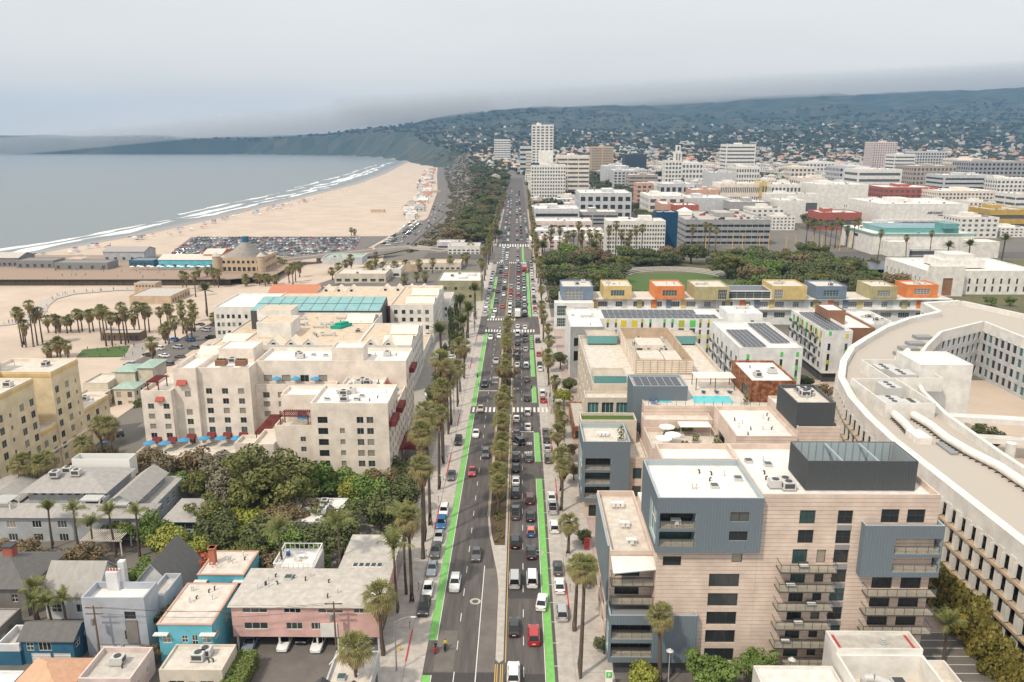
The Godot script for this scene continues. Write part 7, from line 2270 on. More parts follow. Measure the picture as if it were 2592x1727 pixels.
	# cars on the garage roof
	for i in 22:
		var o := single("rooftop_car","car parked on the garage's open roof","car",small_car(i % 2),Transform3D(Basis(UPV,PI / 2 * (i % 2)),V(rng.randf_range(128,184),18.15,rng.randf_range(600,668))),"cars on the garage roof")
		o.set_surface_override_material(0,M["car_" + ["white","silver","black","grey","red"][i % 5]])
	var tn := thing("marquee","white peaked tent on the garage's corner","tent",V(131.0,18.5,640))
	var tm := MB.new()
	tm.box("canvas_white",-5,5,0,3,-5,5)
	hip(tm,"canvas_white",-5,5,-5,5,3.0,3.0,0.3)
	part(tn,"canopy",tm)
	# blue banner wall and sign
	var bs := thing("billboard","bright blue billboard by the garage's inland corner","billboard",V(258,0,585))
	var bm := MB.new()
	bm.box("canvas_blue",-4.5,4.5,7.0,10.5,-0.2,0.2)
	part(bs,"panel",bm)
	bm = MB.new()
	bm.box("metal_dark",-0.3,0.3,0,7.0,-0.2,0.2)
	part(bs,"post",bm)

# plain mid-size blocks filling the street grid
func make_blocks():
	rng.seed = 73
	var kinds := []
	for v in 8:
		var mb := MB.new()
		var h: float = [6.0,8.0,9.5,11.0,7.0,13.0,6.5,10.0][v]
		var k: String = ["stucco_white","stucco_white","cream","pale_grey","pinkish","stucco_white","taupe","stucco_white"][v]
		var n := int(h / 3.2)
		for side in 2:
			var a := V(-13,-2,-12) if side == 0 else V(-13,-2,12)
			var b := V(13,-2,-12) if side == 0 else V(-13,-2,-12)
			var L := (b - a).length()
			var hl := grid(span(1.2,L - 3.4,6),2.2,span(3.2,h - 0.8,n),1.4)
			facade(mb,k,a,b,h + 2.0,hl,0.3)
			var u := (b - a).normalized()
			var w := u.cross(UPV)
			for q in hl:
				var p: Vector3 = a + u * q[0] + UPV * q[1] - w * 0.28
				mb.quad("glass_far",p,p + u * q[2],p + u * q[2] + UPV * q[3],p + UPV * q[3])
		facade(mb,k,V(13,-2,-12),V(13,-2,12),h + 2.0)
		facade(mb,k,V(13,-2,12),V(-13,-2,12),h + 2.0)
		mb.quad(["roof_white","roof_cream","roof_grey","roof_white"][v % 4],V(-12.7,h - 0.4,-11.7),V(12.7,h - 0.4,-11.7),V(12.7,h - 0.4,11.7),V(-12.7,h - 0.4,11.7))
		mb.box(k,-5,3,h - 0.4,h + 2.0,0,7)
		mb.box("metal_grey",6,9,h - 0.4,h + 0.9,-6,-2)
		kinds.append(done(mb))
	var d := 585.0
	var row := 0
	var made := 0
	var rest := [[],[],[],[],[],[],[],[]]
	while d < 1900.0:
		var x := 24.0
		var i := 0
		while x < 0.68 * d + 50.0:
			var s := rng.randf_range(0.75,1.2)
			var px := x + rng.randf_range(-3,3)
			var pd := d + rng.randf_range(-3,3)
			var bad := (px > 112.0 and px < 158.0) or (px > 236.0 and px < 276.0) or (pd < 640.0 and px > 120.0)
			for r in CITY:
				if px > r[2] - 17.0 and px < r[3] + 17.0 and pd > r[4] - 16.0 and pd < r[4] + r[5] + 14.0:
					bad = true
			var k := rng.randi() % 8
			if not bad and rng.randf() < 0.86:
				var tr := Transform3D(Basis().scaled(Vector3(s,rng.randf_range(0.75,1.3),s)),V(px,lie(px,pd),pd))
				if made >= 285:
					rest[k].append(tr)
					x += 34.0
					continue
				made += 1
				single("city_block","%s block, %s from the avenue in the %s row of plain city blocks" % [["white","white","cream","pale grey","pinkish","tall white","brown-grey","white"][k],ordinal(i),ordinal(row)],"building",kinds[k],tr,"plain blocks filling the city grid")
				i += 1
			x += 34.0
		d += 36.0 if row % 3 < 2 else 52.0
		row += 1
	for k in 8:
		mass("distant_blocks",kinds[k],rest[k],"distant plain city blocks merging into one mass")

# ---------------------------------------------------------------- far houses and woods
func house_mesh(v: int,kw: String,kr: String) -> ArrayMesh:
	var mb := MB.new()
	var w := 5.5 + v
	if v % 2 == 0:
		mb.box(kw,-w,w,-3,6.0,-5,5)
		mb.box(kr,-w + 0.4,w - 0.4,6.0,6.1,-4.6,4.6)
		mb.box(kw,-w * 0.4,w * 0.2,6.0,8.4,-2,3)
	else:
		mb.box(kw,-w,w,-3,4.6,-5,5)
		gable(mb,kr,kw,-w,w,-5,5,4.6,2.4,"x",0.5)
	for i in 3:
		mb.box("glass_far",-w + 1.2 + i * w * 0.62,-w + 3.0 + i * w * 0.62,1.6,3.2,-5.12,-5.0)
	return done(mb)

func make_far():
	rng.seed = 81
	var hm := []
	for e in [[0,"stucco_white","roof_white"],[1,"cream","roof_tile"],[2,"pale_grey","roof_cream"],[3,"stucco_white","roof_shingle_pale"],[0,"tan","roof_gravel"],[1,"stucco_white","roof_peach"]]:
		hm.append(house_mesh(e[0],e[1],e[2]))
	var spots := []
	for i in 3200:
		var d := 960.0 + pow(rng.randf(),0.9) * 3700.0
		var x := rng.randf_range(maxf(along(BROW,d) + 25.0,-0.35 * d),0.70 * d + 60.0)
		if (x > -40.0 and x < 34.0 and d < 1650.0) or (x > 100 and x < 145 and d < 1500):
			continue
		var hit := false
		for r in CITY:
			if x > r[2] - 9.0 and x < r[3] + 9.0 and d > r[4] - 8.0 and d < r[4] + r[5] + 8.0:
				hit = true
				break
		if hit or (x > 20.0 and d < 1880.0 and rng.randf() < 0.8) or (d > 2600.0 and rng.randf() < smoothstep(2600.0,4700.0,d) * 0.75):
			continue
		spots.append(Vector2(x,d))
	spots.sort_custom(func(a,b): return a.y < b.y)
	var many := {}
	for i in spots.size():
		var p: Vector2 = spots[i]
		var k := rng.randi() % 6
		var s := rng.randf_range(0.8,1.7) if p.y < 1900.0 else rng.randf_range(0.8,1.25)
		var t := Transform3D(Basis(UPV,rng.randi_range(-1,1) * 0.2 + (PI / 2 if rng.randf() < 0.4 else 0.0)) * Basis.from_scale(Vector3(s,s,s)),V(p.x,lie(p.x,p.y),p.y))
		if i < 300:
			single("far_house","%s roofed house among the far city trees" % ["white","red-tile","cream","grey","gravel","peach"][k],"house",hm[k],t,"far houses of the city")
		else:
			if not many.has(k): many[k] = []
			many[k].append(t)
	for k in many:
		mass("far_neighbourhood",hm[k],many[k],"thousands of pale houses spreading to the foot of the mountains")
	# trees between them and on the hills
	var far_tree := crown_mesh(400,7,150,0.34,Color(0.055,0.062,0.026),Color(0.105,0.11,0.045))
	var near := []
	for i in 9000:
		var d := 900.0 + pow(rng.randf(),0.85) * 4700.0
		var x := rng.randf_range(maxf(along(BROW,d) + 8.0,-0.5 * d),0.72 * d + 60.0)
		if (x > -22.0 and x < 16.0 and d < 1600.0):
			continue
		var hit := false
		if d < 1800.0:
			for r in CITY:
				if x > r[2] - 4.0 and x < r[3] + 4.0 and d > r[4] - 6.0 and d < r[4] + r[5] + 4.0:
					hit = true
					break
		if hit:
			continue
		var s := rng.randf_range(4.0,9.0) if d < 3000 else rng.randf_range(6.0,13.0)
		near.append(Transform3D(Basis(UPV,rng.randf() * TAU) * Basis.from_scale(Vector3(s,s * 0.85,s)),V(x,lie(x,d) + s * 0.55,d)))
	mass("far_woods",far_tree,near,"far trees spread between the houses and over the foothills",true)

func mass(called: String,mesh: Mesh,list: Array,label: String,colours := false):
	var mm := MultiMesh.new()
	mm.transform_format = MultiMesh.TRANSFORM_3D
	mm.mesh = mesh
	mm.instance_count = list.size()
	for i in list.size():
		mm.set_instance_transform(i,list[i])
	var mi := MultiMeshInstance3D.new()
	mi.name = numbered(called)
	mi.multimesh = mm
	add_child(mi)
	tag(mi,label,"","","stuff")

# name, label, x0, x1, distance of the front, depth, ground, height, wall, window layout, storeys, bays, roof
const CITY := [
	["office_tower","tallest white tower with rows of dark windows beside the avenue",20.7,58.3,1430,42,7.1,94.4,"stucco_white","g",20,5,"roof_white"],
	["slab_hotel","white slab hotel with strip windows beside the avenue",14.4,57.6,1020,34,1.6,43.6,"stucco_white","g",10,13,"roof_white"],
	["city_building","plain white lift block rising behind the slab hotel",24.4,43.0,1062,20,2.2,60.0,"stucco_white","n",0,0,"roof_white"],
	["city_building","cream office slab with long window bands behind the slab hotel",49.5,92.5,1085,46,2.5,53.0,"cream","r",9,3,"roof_white"],
	["tan_tower","tan tower with pale window bands",144.2,188.7,1650,40,10.7,51.9,"tan","r",16,2,"roof_white"],
	["city_building","black glass office block behind the tan tower",219.1,263.6,1700,50,11.6,34.6,"dark_glass_wall","n",0,0,"roof_white"],
	["clock_tower_building","white art deco block carrying the clock tower",201.6,224.2,1130,26,3.1,45.0,"stucco_white","g",8,5,"roof_white"],
	["banded_tower","white tower with thin black window bands",377.5,431.1,1500,45,8.0,60.1,"stucco_white","r",9,1,"roof_white"],
	["city_building","pale grey arcade with tall dark arches",59.1,110.9,800,60,0.0,24.7,"pale_grey","g",3,7,"roof_white"],
	["city_building","pale building with a recessed upper gallery",13.3,54.6,735,45,0.0,14.6,"pale_grey","r",2,1,"roof_white"],
	["city_building","low pink motel with white roof by the avenue",12.6,62.3,690,30,0.0,7.8,"pinkish","g",1,7,"roof_white"],
	["city_building","lower pink wing in front of the pink motel",13.0,68.8,660,22,0.0,3.5,"pinkish","n",0,0,"roof_white"],
	["city_building","grey glazed building behind the palms",55.6,90.6,740,30,0.0,11.5,"mid_grey","r",3,3,"roof_white"],
	["gridded_hotel","white hotel gridded with small dark windows beside the blue wall",58.1,97.0,533,20,0.0,23.4,"stucco_white","g",8,22,"roof_white"],
	["blue_tower","windowless deep blue tower beside the gridded hotel",94.5,109.5,556,14,0.0,27.1,"royal_blue","n",0,0,"roof_white"],
	["parking_garage","grey meshed parking garage with cars on its roof",123.3,186.3,596,80,0.0,18.1,"mid_grey","r",4,14,"concrete"],
	["city_building","pale glass-fronted office near the clock tower",145.5,182.6,1260,60,4.8,25.3,"pale_grey","g",5,6,"roof_white"],
	["city_building","brown-grey block beside the clock tower",161.3,203.8,1200,40,4.0,22.0,"taupe","r",4,2,"roof_white"],
	["city_building","white and grey block in front of the tan tower",137.4,178.2,1330,60,5.7,28.8,"pale_grey","n",0,0,"roof_white"],
	["city_building","building with red zigzag stairs on its face",138.4,157.1,960,26,0.8,25.4,"coral","g",4,3,"roof_white"],
	["city_building","blank white wall beside the red stairs",157.5,165.8,962,40,0.8,25.4,"stucco_white","n",0,0,"roof_white"],
	["city_building","low pale shop block in front of the clock tower",162.5,202.8,942,50,0.6,25.7,"pale_grey","g",2,6,"roof_white"],
	["city_building","long white shop block with flat roof",130.8,170.6,820,60,0.0,20.7,"stucco_white","g",3,4,"roof_white"],
	["city_building","peach blank-walled shop beside the dark red one",135.7,147.1,770,40,0.0,16.4,"coral","n",0,0,"roof_white"],
	["city_building","dark red shop front below the salmon block",144.2,168.8,760,30,0.0,16.1,"red_brick","g",1,4,"roof_white"],
	["city_building","salmon coloured shop block",192.8,223.1,905,40,0.1,21.5,"coral","n",0,0,"roof_white"],
	["city_building","grey flat-roofed mall roof",166.5,208.0,800,50,0.0,19.9,"pale_grey","n",0,0,"roof_white"],
	["city_building","mall wing with teal stripe",201.8,240.2,775,40,0.0,18.1,"mid_grey","r",1,1,"roof_white"],
	["city_building","blank pale theatre wall",238.5,271.9,1020,40,1.6,34.6,"pale_grey","n",0,0,"roof_white"],
	["city_building","white block dotted with square windows",282.8,313.1,1065,50,2.2,39.8,"stucco_white","g",5,9,"roof_white"],
	["city_building","long cream palazzo with rows of small windows",223.9,269.9,905,40,0.1,28.5,"cream","g",2,22,"roof_white"],
	["city_building","small yellow corner block",267.0,276.4,895,30,0.0,30.5,"row_yellow","g",2,3,"roof_white"],
	["city_building","small white apartment block behind the palms",278.9,314.3,1400,50,6.7,31.1,"stucco_white","g",3,6,"roof_white"],
	["city_building","white building with sawtooth skylights",272.5,305.1,880,40,0.0,29.1,"stucco_white","g",3,8,"roof_white"],
	["city_building","big blank white department store wall",312.8,364.8,850,60,0.0,30.4,"stucco_white","n",0,0,"roof_white"],
	["city_building","white curved canopy over a dark food court",252.4,306.8,828,16,0.0,22.2,"stucco_white","r",1,1,"roof_white"],
	["city_building","white office with black ribbon windows",476.6,538.4,1150,50,3.3,32.3,"stucco_white","r",3,1,"roof_white"],
	["city_building","white stepped office terraces",512.8,562.8,1310,60,5.5,29.4,"pale_grey","g",3,8,"roof_white"],
	["pink_tower","pink and white residential tower",739.5,788.4,1720,45,12.0,59.8,"pinkish","g",17,10,"roof_white"],
	["city_building","white framed dark glass office",712.7,752.2,1560,40,9.1,40.2,"stucco_white","r",6,1,"roof_white"],
	["glazed_tower","blue-grey glazed apartment tower",759.0,822.3,1580,40,9.4,45.0,"pale_grey","g",8,12,"roof_white"],
	["city_building","beige concrete office with deep square windows",601.4,667.5,1250,60,4.7,32.7,"taupe","g",4,11,"roof_white"],
	["city_building","red brick block with stepped roof",441.3,506.8,985,60,1.1,18.9,"red_brick","g",3,10,"roof_white"],
	["city_building","cream apartments with many balconies",486.9,555.5,945,50,0.6,17.7,"cream","g",4,16,"roof_white"],
	["city_building","blue-grey office with ribbon windows",564.2,627.0,1085,50,2.5,27.9,"pale_grey","r",4,1,"roof_white"],
	["city_building","white apartment terrace at the right edge",617.8,661.1,1055,60,2.1,25.2,"stucco_white","g",4,8,"roof_white"],
	["city_building","cream hotel with red roof edge",777.9,821.0,1460,50,7.5,36.3,"cream","g",5,9,"roof_white"],
	["city_building","dark glass office range at the right edge",775.7,878.9,1410,60,6.8,33.4,"mid_grey","g",4,14,"roof_white"],
	["cinema","huge white cinema block with script lettering",308.7,383.8,692,70,0.0,22.6,"stucco_white","n",0,0,"roof_white"],
	["city_building","dark and teal glass end of the cinema",378.5,396.9,680,40,0.0,14.1,"dark_glass_wall","n",0,0,"roof_white"],
	["city_building","ochre yellow hall with dark roof",410.4,446.0,705,50,0.0,16.6,"ochre","r",2,1,"roof_grey"],
	["warehouse_store","white warehouse store with sea green roof edge",241.1,309.5,546,55,0.0,13.7,"stucco_white","n",0,0,"roof_white"],
	["city_building","white lift tower on the garage roof",244.1,269.1,760,30,0.0,20.5,"stucco_white","n",0,0,"roof_white"],
	["city_building","dark red restaurant above the garage",260.9,297.0,700,30,0.0,14.4,"red_brick","r",1,1,"roof_white"],
	["city_building","cream apartment terrace among the trees",471.5,513.7,1420,40,6.9,23.5,"cream","g",3,6,"roof_white"],
	["city_building","white apartment range behind the banded tower",559.9,623.2,1600,50,9.8,23.7,"stucco_white","g",3,9,"roof_white"],
	["city_building","white office corner at the right edge",537.8,554.0,880,40,0.0,19.0,"stucco_white","r",3,1,"roof_white"],
	["city_building","small cream hall with gabled parapet",344.5,374.4,1000,40,1.3,29.4,"cream","g",2,4,"roof_white"],
	["far_tower","lone white apartment tower far along the bluff",-71.1,-26.2,2250,30,22,55.4,"stucco_white","r",9,5,"roof_white"],
	["city_building","low pale blue office beside the tallest tower",-0.2,24.5,1640,40,10.5,53.1,"pale_grey","r",5,1,"roof_white"],
	["city_building","cream avenue apartments in front of the tallest tower",11.4,22.4,1500,30,8.0,47.7,"cream","g",9,3,"roof_white"],
	["city_building","low cream restaurant with yellow marquee",-101.7,-73.6,432,20,0.0,4.2,"cream_house","g",1,6,"roof_cream"],
	["city_building","small white bar behind the palms",-78.5,-67.8,450,12,0.0,4.3,"stucco_white","g",1,2,"roof_white"],
	["city_building","low tan bar with dark roof vents",-79.8,-60.9,470,14,0.0,3.6,"tan","n",0,0,"roof_tan"],
	["city_building","long low tan motel row with roof vents",-61.3,-35.5,476,16,0.0,3.6,"cream_house","g",1,8,"roof_tan"],
	["city_building","grey shed with pale green roof near the bridge",-124.9,-99.6,500,18,0.0,3.4,"pale_grey","n",0,0,"roof_green"],
	["city_building","long pale glass-fronted pavilion by the bluff",-60.0,-40.1,575,12,0.0,4.1,"pale_grey","r",1,1,"roof_white"],
	["city_building","two-storey white office with grey roof by the crossing",-49.3,-27.5,545,18,0.0,5.0,"stucco_white","g",2,7,"roof_grey"],
]

# ---------------------------------------------------------------- vehicles
# local axes: front towards -z. L length, W width, B belt height, H height
const CAR := [{"L": 4.7,"W": 1.82,"B": 0.92,"H": 1.44,"hood": 0.86,"g": [-0.18,-0.02,0.24,0.40],"tail": 0.94},{"L": 4.75,"W": 1.92,"B": 1.05,"H": 1.70,"hood": 1.02,"g": [-0.20,-0.08,0.40,0.485],"tail": 1.05},{"L": 5.0,"W": 1.98,"B": 1.15,"H": 2.05,"hood": 1.10,"g": [-0.34,-0.22,0.47,0.495],"tail": 1.15},{"L": 5.6,"W": 1.98,"B": 1.12,"H": 1.82,"hood": 1.10,"g": [-0.20,-0.10,0.08,0.12],"tail": 1.12},{"L": 4.1,"W": 1.75,"B": 0.95,"H": 1.5,"hood": 0.92,"g": [-0.18,-0.04,0.38,0.48],"tail": 0.98}]

func car_part(kind: int,what: String) -> ArrayMesh:
	var key := "car%d%s" % [kind,what]
	if meshes.has(key):
		return meshes[key]
	var c: Dictionary = CAR[kind]
	var L: float = c.L
	var w: float = c.W / 2
	var B: float = c.B
	var mb := MB.new()
	var g: Array = c.g
	match what:
		"body":
			var st := [[-0.5,0.80,c.hood - 0.28],[-0.47,0.93,c.hood - 0.1],[-0.36,1.0,c.hood - 0.02],[g[0],1.0,c.hood + 0.04],[g[0] + 0.04,1.0,B],[g[3] - 0.02,1.0,B],[0.45,0.97,c.tail],[0.49,0.92,c.tail - 0.08],[0.5,0.86,c.tail - 0.3]]
			var prev := []
			for s in st:
				var z: float = s[0] * L
				var hw: float = s[1] * w
				var t: float = s[2]
				var sec := [Vector3(hw * 0.9,0.22,z),Vector3(hw,0.42,z),Vector3(hw,t - 0.16,z),Vector3(hw * 0.9,t,z),Vector3(-hw * 0.9,t,z),Vector3(-hw,t - 0.16,z),Vector3(-hw,0.42,z),Vector3(-hw * 0.9,0.22,z)]
				if prev.is_empty():
					for i in range(1,7):
						mb.tri("paint_white_car",sec[0],sec[i + 1],sec[i])
				else:
					for i in 7:
						mb.quad("paint_white_car",prev[i],prev[i + 1],sec[i + 1],sec[i])
				prev = sec
			for i in range(1,7):
				mb.tri("paint_white_car",prev[0],prev[i],prev[i + 1])
			if kind == 3:
				mb.box("tyre",-w * 0.8,w * 0.8,B - 0.02,B + 0.015,-0.47 * L,-0.15 * L)
		"glass":
			var H: float = c.H - 0.05
			var b0 := w * 0.88
			var b1 := w * 0.70
			var q := [Vector3(-b0,B - 0.04,g[0] * L),Vector3(b0,B - 0.04,g[0] * L),Vector3(b0,B - 0.04,g[3] * L),Vector3(-b0,B - 0.04,g[3] * L),Vector3(-b1,H,g[1] * L),Vector3(b1,H,g[1] * L),Vector3(b1,H,g[2] * L),Vector3(-b1,H,g[2] * L)]
			mb.quad("car_glass",q[1],q[0],q[4],q[5])
			mb.quad("car_glass",q[3],q[2],q[6],q[7])
			mb.quad("car_glass",q[2],q[1],q[5],q[6])
			mb.quad("car_glass",q[0],q[3],q[7],q[4])
		"roof":
			var b1 := w * 0.73
			var z0: float = g[1] * L
			var z1: float = g[2] * L
			mb.box("paint_white_car",-b1,b1,c.H - 0.07,c.H - 0.02,-z1,-z0)
			mb.box("paint_white_car",-b1 * 0.9,b1 * 0.9,c.H - 0.02,c.H,-z1 + 0.1,-z0 - 0.1)
			for sx in [-1.0,1.0]:
				for e in [[g[0],g[1]],[g[3],g[2]]]:
					mb.tube("paint_white_car",Vector3(sx * w * 0.88,B,e[0] * L),Vector3(sx * w * 0.72,c.H - 0.06,e[1] * L),0.05,0.05,4)
				if kind in [0,1,4]:
					var zm: float = (g[1] + g[2]) / 2 * L
					mb.tube("paint_white_car",Vector3(sx * w * 0.89,B,zm),Vector3(sx * w * 0.72,c.H - 0.06,zm),0.04,0.04,4)
		"headlight":
			mb.box("car_lamp",-0.2,0.2,-0.08,0.08,-0.06,0.06,true)
		"taillight":
			mb.box("car_tail",-0.2,0.2,-0.08,0.08,-0.05,0.05,true)
		"wheel":
			mb.tube("tyre",Vector3(-0.11,0,0),Vector3(0.11,0,0),0.34,0.34,14)
			mb.tube("metal_pale",Vector3(-0.115,0,0),Vector3(0.115,0,0),0.2,0.2,10)
		"plate":
			mb.box("paint_white",-0.26,0.26,-0.07,0.07,-0.01,0.01)
	meshes[key] = done(mb)
	return meshes[key]

# whole small car as one mesh: paint, glass, tyres
func small_car(kind: int) -> ArrayMesh:
	var key := "smallcar%d" % kind
	if meshes.has(key):
		return meshes[key]
	var am := ArrayMesh.new()
	var st := SurfaceTool.new()
	for grp in [[["body",Transform3D()],["roof",Transform3D()]],[["glass",Transform3D()]]]:
		st.begin(Mesh.PRIMITIVE_TRIANGLES)
		for e in grp:
			st.append_from(car_part(kind,e[0]),0,e[1])
		st.commit(am)
	st.begin(Mesh.PRIMITIVE_TRIANGLES)
	var c: Dictionary = CAR[kind]
	for sx in [-1,1]:
		for sz in [-1,1]:
			st.append_from(car_part(0,"wheel"),0,Transform3D(Basis(),Vector3(sx * (c.W / 2 - 0.1),0.34,sz * c.L * 0.31)))
	st.commit(am)
	am.surface_set_material(0,M["paint_white_car"])
	am.surface_set_material(1,M["car_glass"])
	am.surface_set_material(2,M["tyre"])
	meshes[key] = am
	return am

func car(x: float,y: float,d: float,kind: int,col: String,turn: float,label: String,group: String,called := ""):
	var nm: String = called if called else ["sedan_car","suv_car","van","pickup_truck","hatchback_car"][kind]
	var o := thing(nm,label,["car","car","van","pickup","car"][kind],V(x,y,d),group,turn)
	var paint: Material = M["car_" + col]
	put(o,"body",car_part(kind,"body")).set_surface_override_material(0,paint)
	put(o,"window_glass",car_part(kind,"glass"))
	put(o,"roof",car_part(kind,"roof")).set_surface_override_material(0,M["car_coral"] if kind == 4 and col == "blue" else paint)
	var c: Dictionary = CAR[kind]
	for sx in [-1,1]:
		for sz in [-1,1]:
			put(o,"wheel",car_part(0,"wheel"),Transform3D(Basis(),Vector3(sx * (c.W / 2 - 0.1),0.34,sz * c.L * 0.31)))
		put(o,"headlight",car_part(0,"headlight"),Transform3D(Basis(),Vector3(sx * c.W * 0.33,c.hood - 0.24,-c.L * 0.485)))
		put(o,"taillight",car_part(0,"taillight"),Transform3D(Basis(),Vector3(sx * c.W * 0.36,c.tail - 0.2,c.L * 0.49)))
	put(o,"number_plate",car_part(0,"plate"),Transform3D(Basis(),Vector3(0,0.55,c.L * 0.505)))

func make_car_materials():
	var pc := {"white": [0.78,0.78,0.77],"black": [0.012,0.012,0.014],"grey": [0.075,0.078,0.082],"silver": [0.42,0.43,0.44],"steel": [0.22,0.25,0.30],"red": [0.42,0.015,0.015],"maroon": [0.10,0.02,0.018],"blue": [0.015,0.11,0.30],"navy": [0.012,0.02,0.06],"tan": [0.42,0.36,0.27],"coral": [0.62,0.17,0.10],"yellow": [0.70,0.42,0.02]}
	for k in pc:
		mat("car_" + k,pc[k][0],pc[k][1],pc[k][2],0.35,"",1.0,{"coat": 0.8})
	mat("paint_white_car",0.78,0.78,0.77,0.35,"",1.0,{"coat": 0.8})
	mat("car_glass",0.012,0.014,0.016,0.06)
	mat("car_lamp",0.6,0.6,0.58,0.2)
	mat("car_tail",0.40,0.012,0.01,0.3)
	mat("tyre",0.018,0.018,0.018,0.9)

func make_cars():
	rng.seed = 61
	var what := ["saloon","SUV","boxy van","pickup","small hatchback"]
	var lanes := {"in": "in the inner lane heading away","out": "in the outer lane heading away","on": "coming towards the camera","pr": "parked at the landward kerb","pl": "parked at the seaward kerb","mo": "at the pink motel","hd": "on the hotel drives"}
	var by := {}
	for c in CARS:
		if not by.has(c[0]): by[c[0]] = []
		by[c[0]].append(c)
	for k in by:
		by[k].sort_custom(func(a,b): return a[2] < b[2])
		var i := 0
		for c in by[k]:
			var col: String = {"grey": "dark grey","maroon": "dark maroon","steel": "grey-blue"}.get(c[4],c[4])
			car(c[1],0.012 if k != "mo" else 0.05,c[2],c[3],c[4],c[5] + (PI if k in ["on","pl","mo"] else 0.0),"%s %s %s, %s from the camera" % [col,what[c[3]],lanes[k],ordinal(i)],"cars " + lanes[k])
			i += 1
	# far traffic
	var cols := ["white","white","silver","black","grey","grey","white","red","steel","silver"]
	for l in [[-0.6,346.0,500.0,7.4,0.0,0],[2.4,346.0,500.0,7.2,0.0,0],[-4.4,346.0,420.0,8.5,0.0,0],[-8.0,360.0,500.0,21.0,PI,0],[-11.2,352.0,500.0,24.0,PI,0],[7.1,360.0,500.0,11.0,0.0,0],[-15.6,350.0,470.0,9.0,PI,0],[-1.2,512.0,584.0,8.0,0.0,0],[-8.4,506.0,584.0,9.0,PI,0],[-11.4,506.0,584.0,9.5,PI,0],[-9.0,604.0,1200.0,11.0,PI,1],[-12.2,604.0,1200.0,15.0,PI,1],[-1.8,620.0,1200.0,21.0,0.0,1],[1.6,620.0,1200.0,18.0,0.0,1],[6.4,610.0,900.0,10.0,0.0,1]]:
		var d: float = l[1] + rng.randf() * 5.0
		while d < l[2]:
			var kd: int = [0,0,1,1,0,2][rng.randi() % 6]
			var cc: String = cols[rng.randi() % cols.size()]
			var bend := -minf(maxf(d - 600.0,0.0) * 0.0045,4.0)
			var o := single("distant_car","%s car in the far traffic beyond the second crossing" % {"grey": "dark grey","steel": "grey-blue"}.get(cc,cc),"car",small_car(kd),Transform3D(Basis(UPV,l[4]),V(l[0] + bend,lie(0,d) + 0.01,d)),"far traffic on the avenue")
			o.set_surface_override_material(0,M["car_" + cc])
			d += l[3] * rng.randf_range(0.75,1.6)
	# red bus
	var b := thing("red_bus","red double-height bus waiting at the far crossing","bus",V(3.0,0,470.0))
	var mb := MB.new()
	mb.box("car_red",-1.3,1.3,0.45,3.6,-5.0,5.0)
	part(b,"body",mb)
	mb = MB.new()
	mb.box("car_glass",-1.32,1.32,1.7,2.7,-4.6,4.6)
	part(b,"window_band",mb)
	mb = MB.new()
	mb.box("car_yellow",-1.31,1.31,0.6,0.95,-5.02,5.02)
	part(b,"yellow_stripe",mb)
	for sx in [-1.2,1.2]:
		for sz in [-3.4,3.2]:
			put(b,"wheel",car_part(0,"wheel"),Transform3D(Basis.from_scale(Vector3(1,1.4,1.4)),Vector3(sx,0.48,sz)))
	var tk := thing("box_truck","white box truck queued beyond the second crossing","truck",V(-0.8,0,344.0))
	mb = MB.new()
	mb.box("canvas_white",-1.2,1.2,0.9,3.5,-2.4,2.6)
	part(tk,"cargo_box",mb)
	mb = MB.new()
	mb.box("car_white",-1.05,1.05,0.5,2.3,2.7,4.2)
	part(tk,"cab",mb)
	for sx in [-1.0,1.0]:
		for sz in [-3.3,1.4]:
			put(tk,"wheel",car_part(0,"wheel"),Transform3D(Basis(),Vector3(sx,0.36,sz)))
	# cars in the beach lot, row by row; the nearer ones as things, the rest as one mass
	rng.seed = 62
	var kept := 0
	var rest := []
	for row in 15:
		for i in 60:
			var d := 584.0 + row * 8.4 + (3.0 if row % 2 else 0.0)
			var x := -286.0 + i * 2.75 + (d - 584.0) * -0.12
			if x > lerpf(-136.0,-120.0,(d - 584.0) / 130.0) or (i % 15 == 14) or rng.randf() < 0.1 or x < -262.0 + (d - 584.0) * -0.2:
				continue
			var cc: String = ["white","silver","grey","black","white","steel","silver","grey","red","navy"][rng.randi() % 10]
			var tr := Transform3D(Basis(UPV,PI * (rng.randi() % 2) + rng.randfn() * 0.02),V(x,lie(x,d) + 0.1,d))
			var kd: int = [0,1,0,1,2][rng.randi() % 5]
			if kept < 170:
				var o := single("parked_car","%s car among the rows of the crowded beach car park" % {"grey": "dark grey","steel": "grey-blue","navy": "dark blue"}.get(cc,cc),"car",small_car(kd),tr,"cars in the beach car park")
				o.set_surface_override_material(0,M["car_" + cc])
				kept += 1
			else:
				rest.append([tr,cc])
	var mm := MultiMesh.new()
	mm.transform_format = MultiMesh.TRANSFORM_3D
	mm.use_colors = true
	var cm: ArrayMesh = small_car(0).duplicate()
	mat("car_tint",1,1,1,0.35,"",1.0,{"vc": 1,"coat": 0.8})
	cm.surface_set_material(0,M["car_tint"])
	mm.mesh = cm
	mm.instance_count = rest.size()
	for i in rest.size():
		mm.set_instance_transform(i,rest[i][0])
		var a: Color = M["car_" + rest[i][1]].albedo_color.srgb_to_linear()
		mm.set_instance_color(i,a)
	var mi := MultiMeshInstance3D.new()
	mi.name = "parked_cars"
	mi.multimesh = mm
	add_child(mi)
	tag(mi,"more distant rows of cars filling the beach car park","","","stuff")
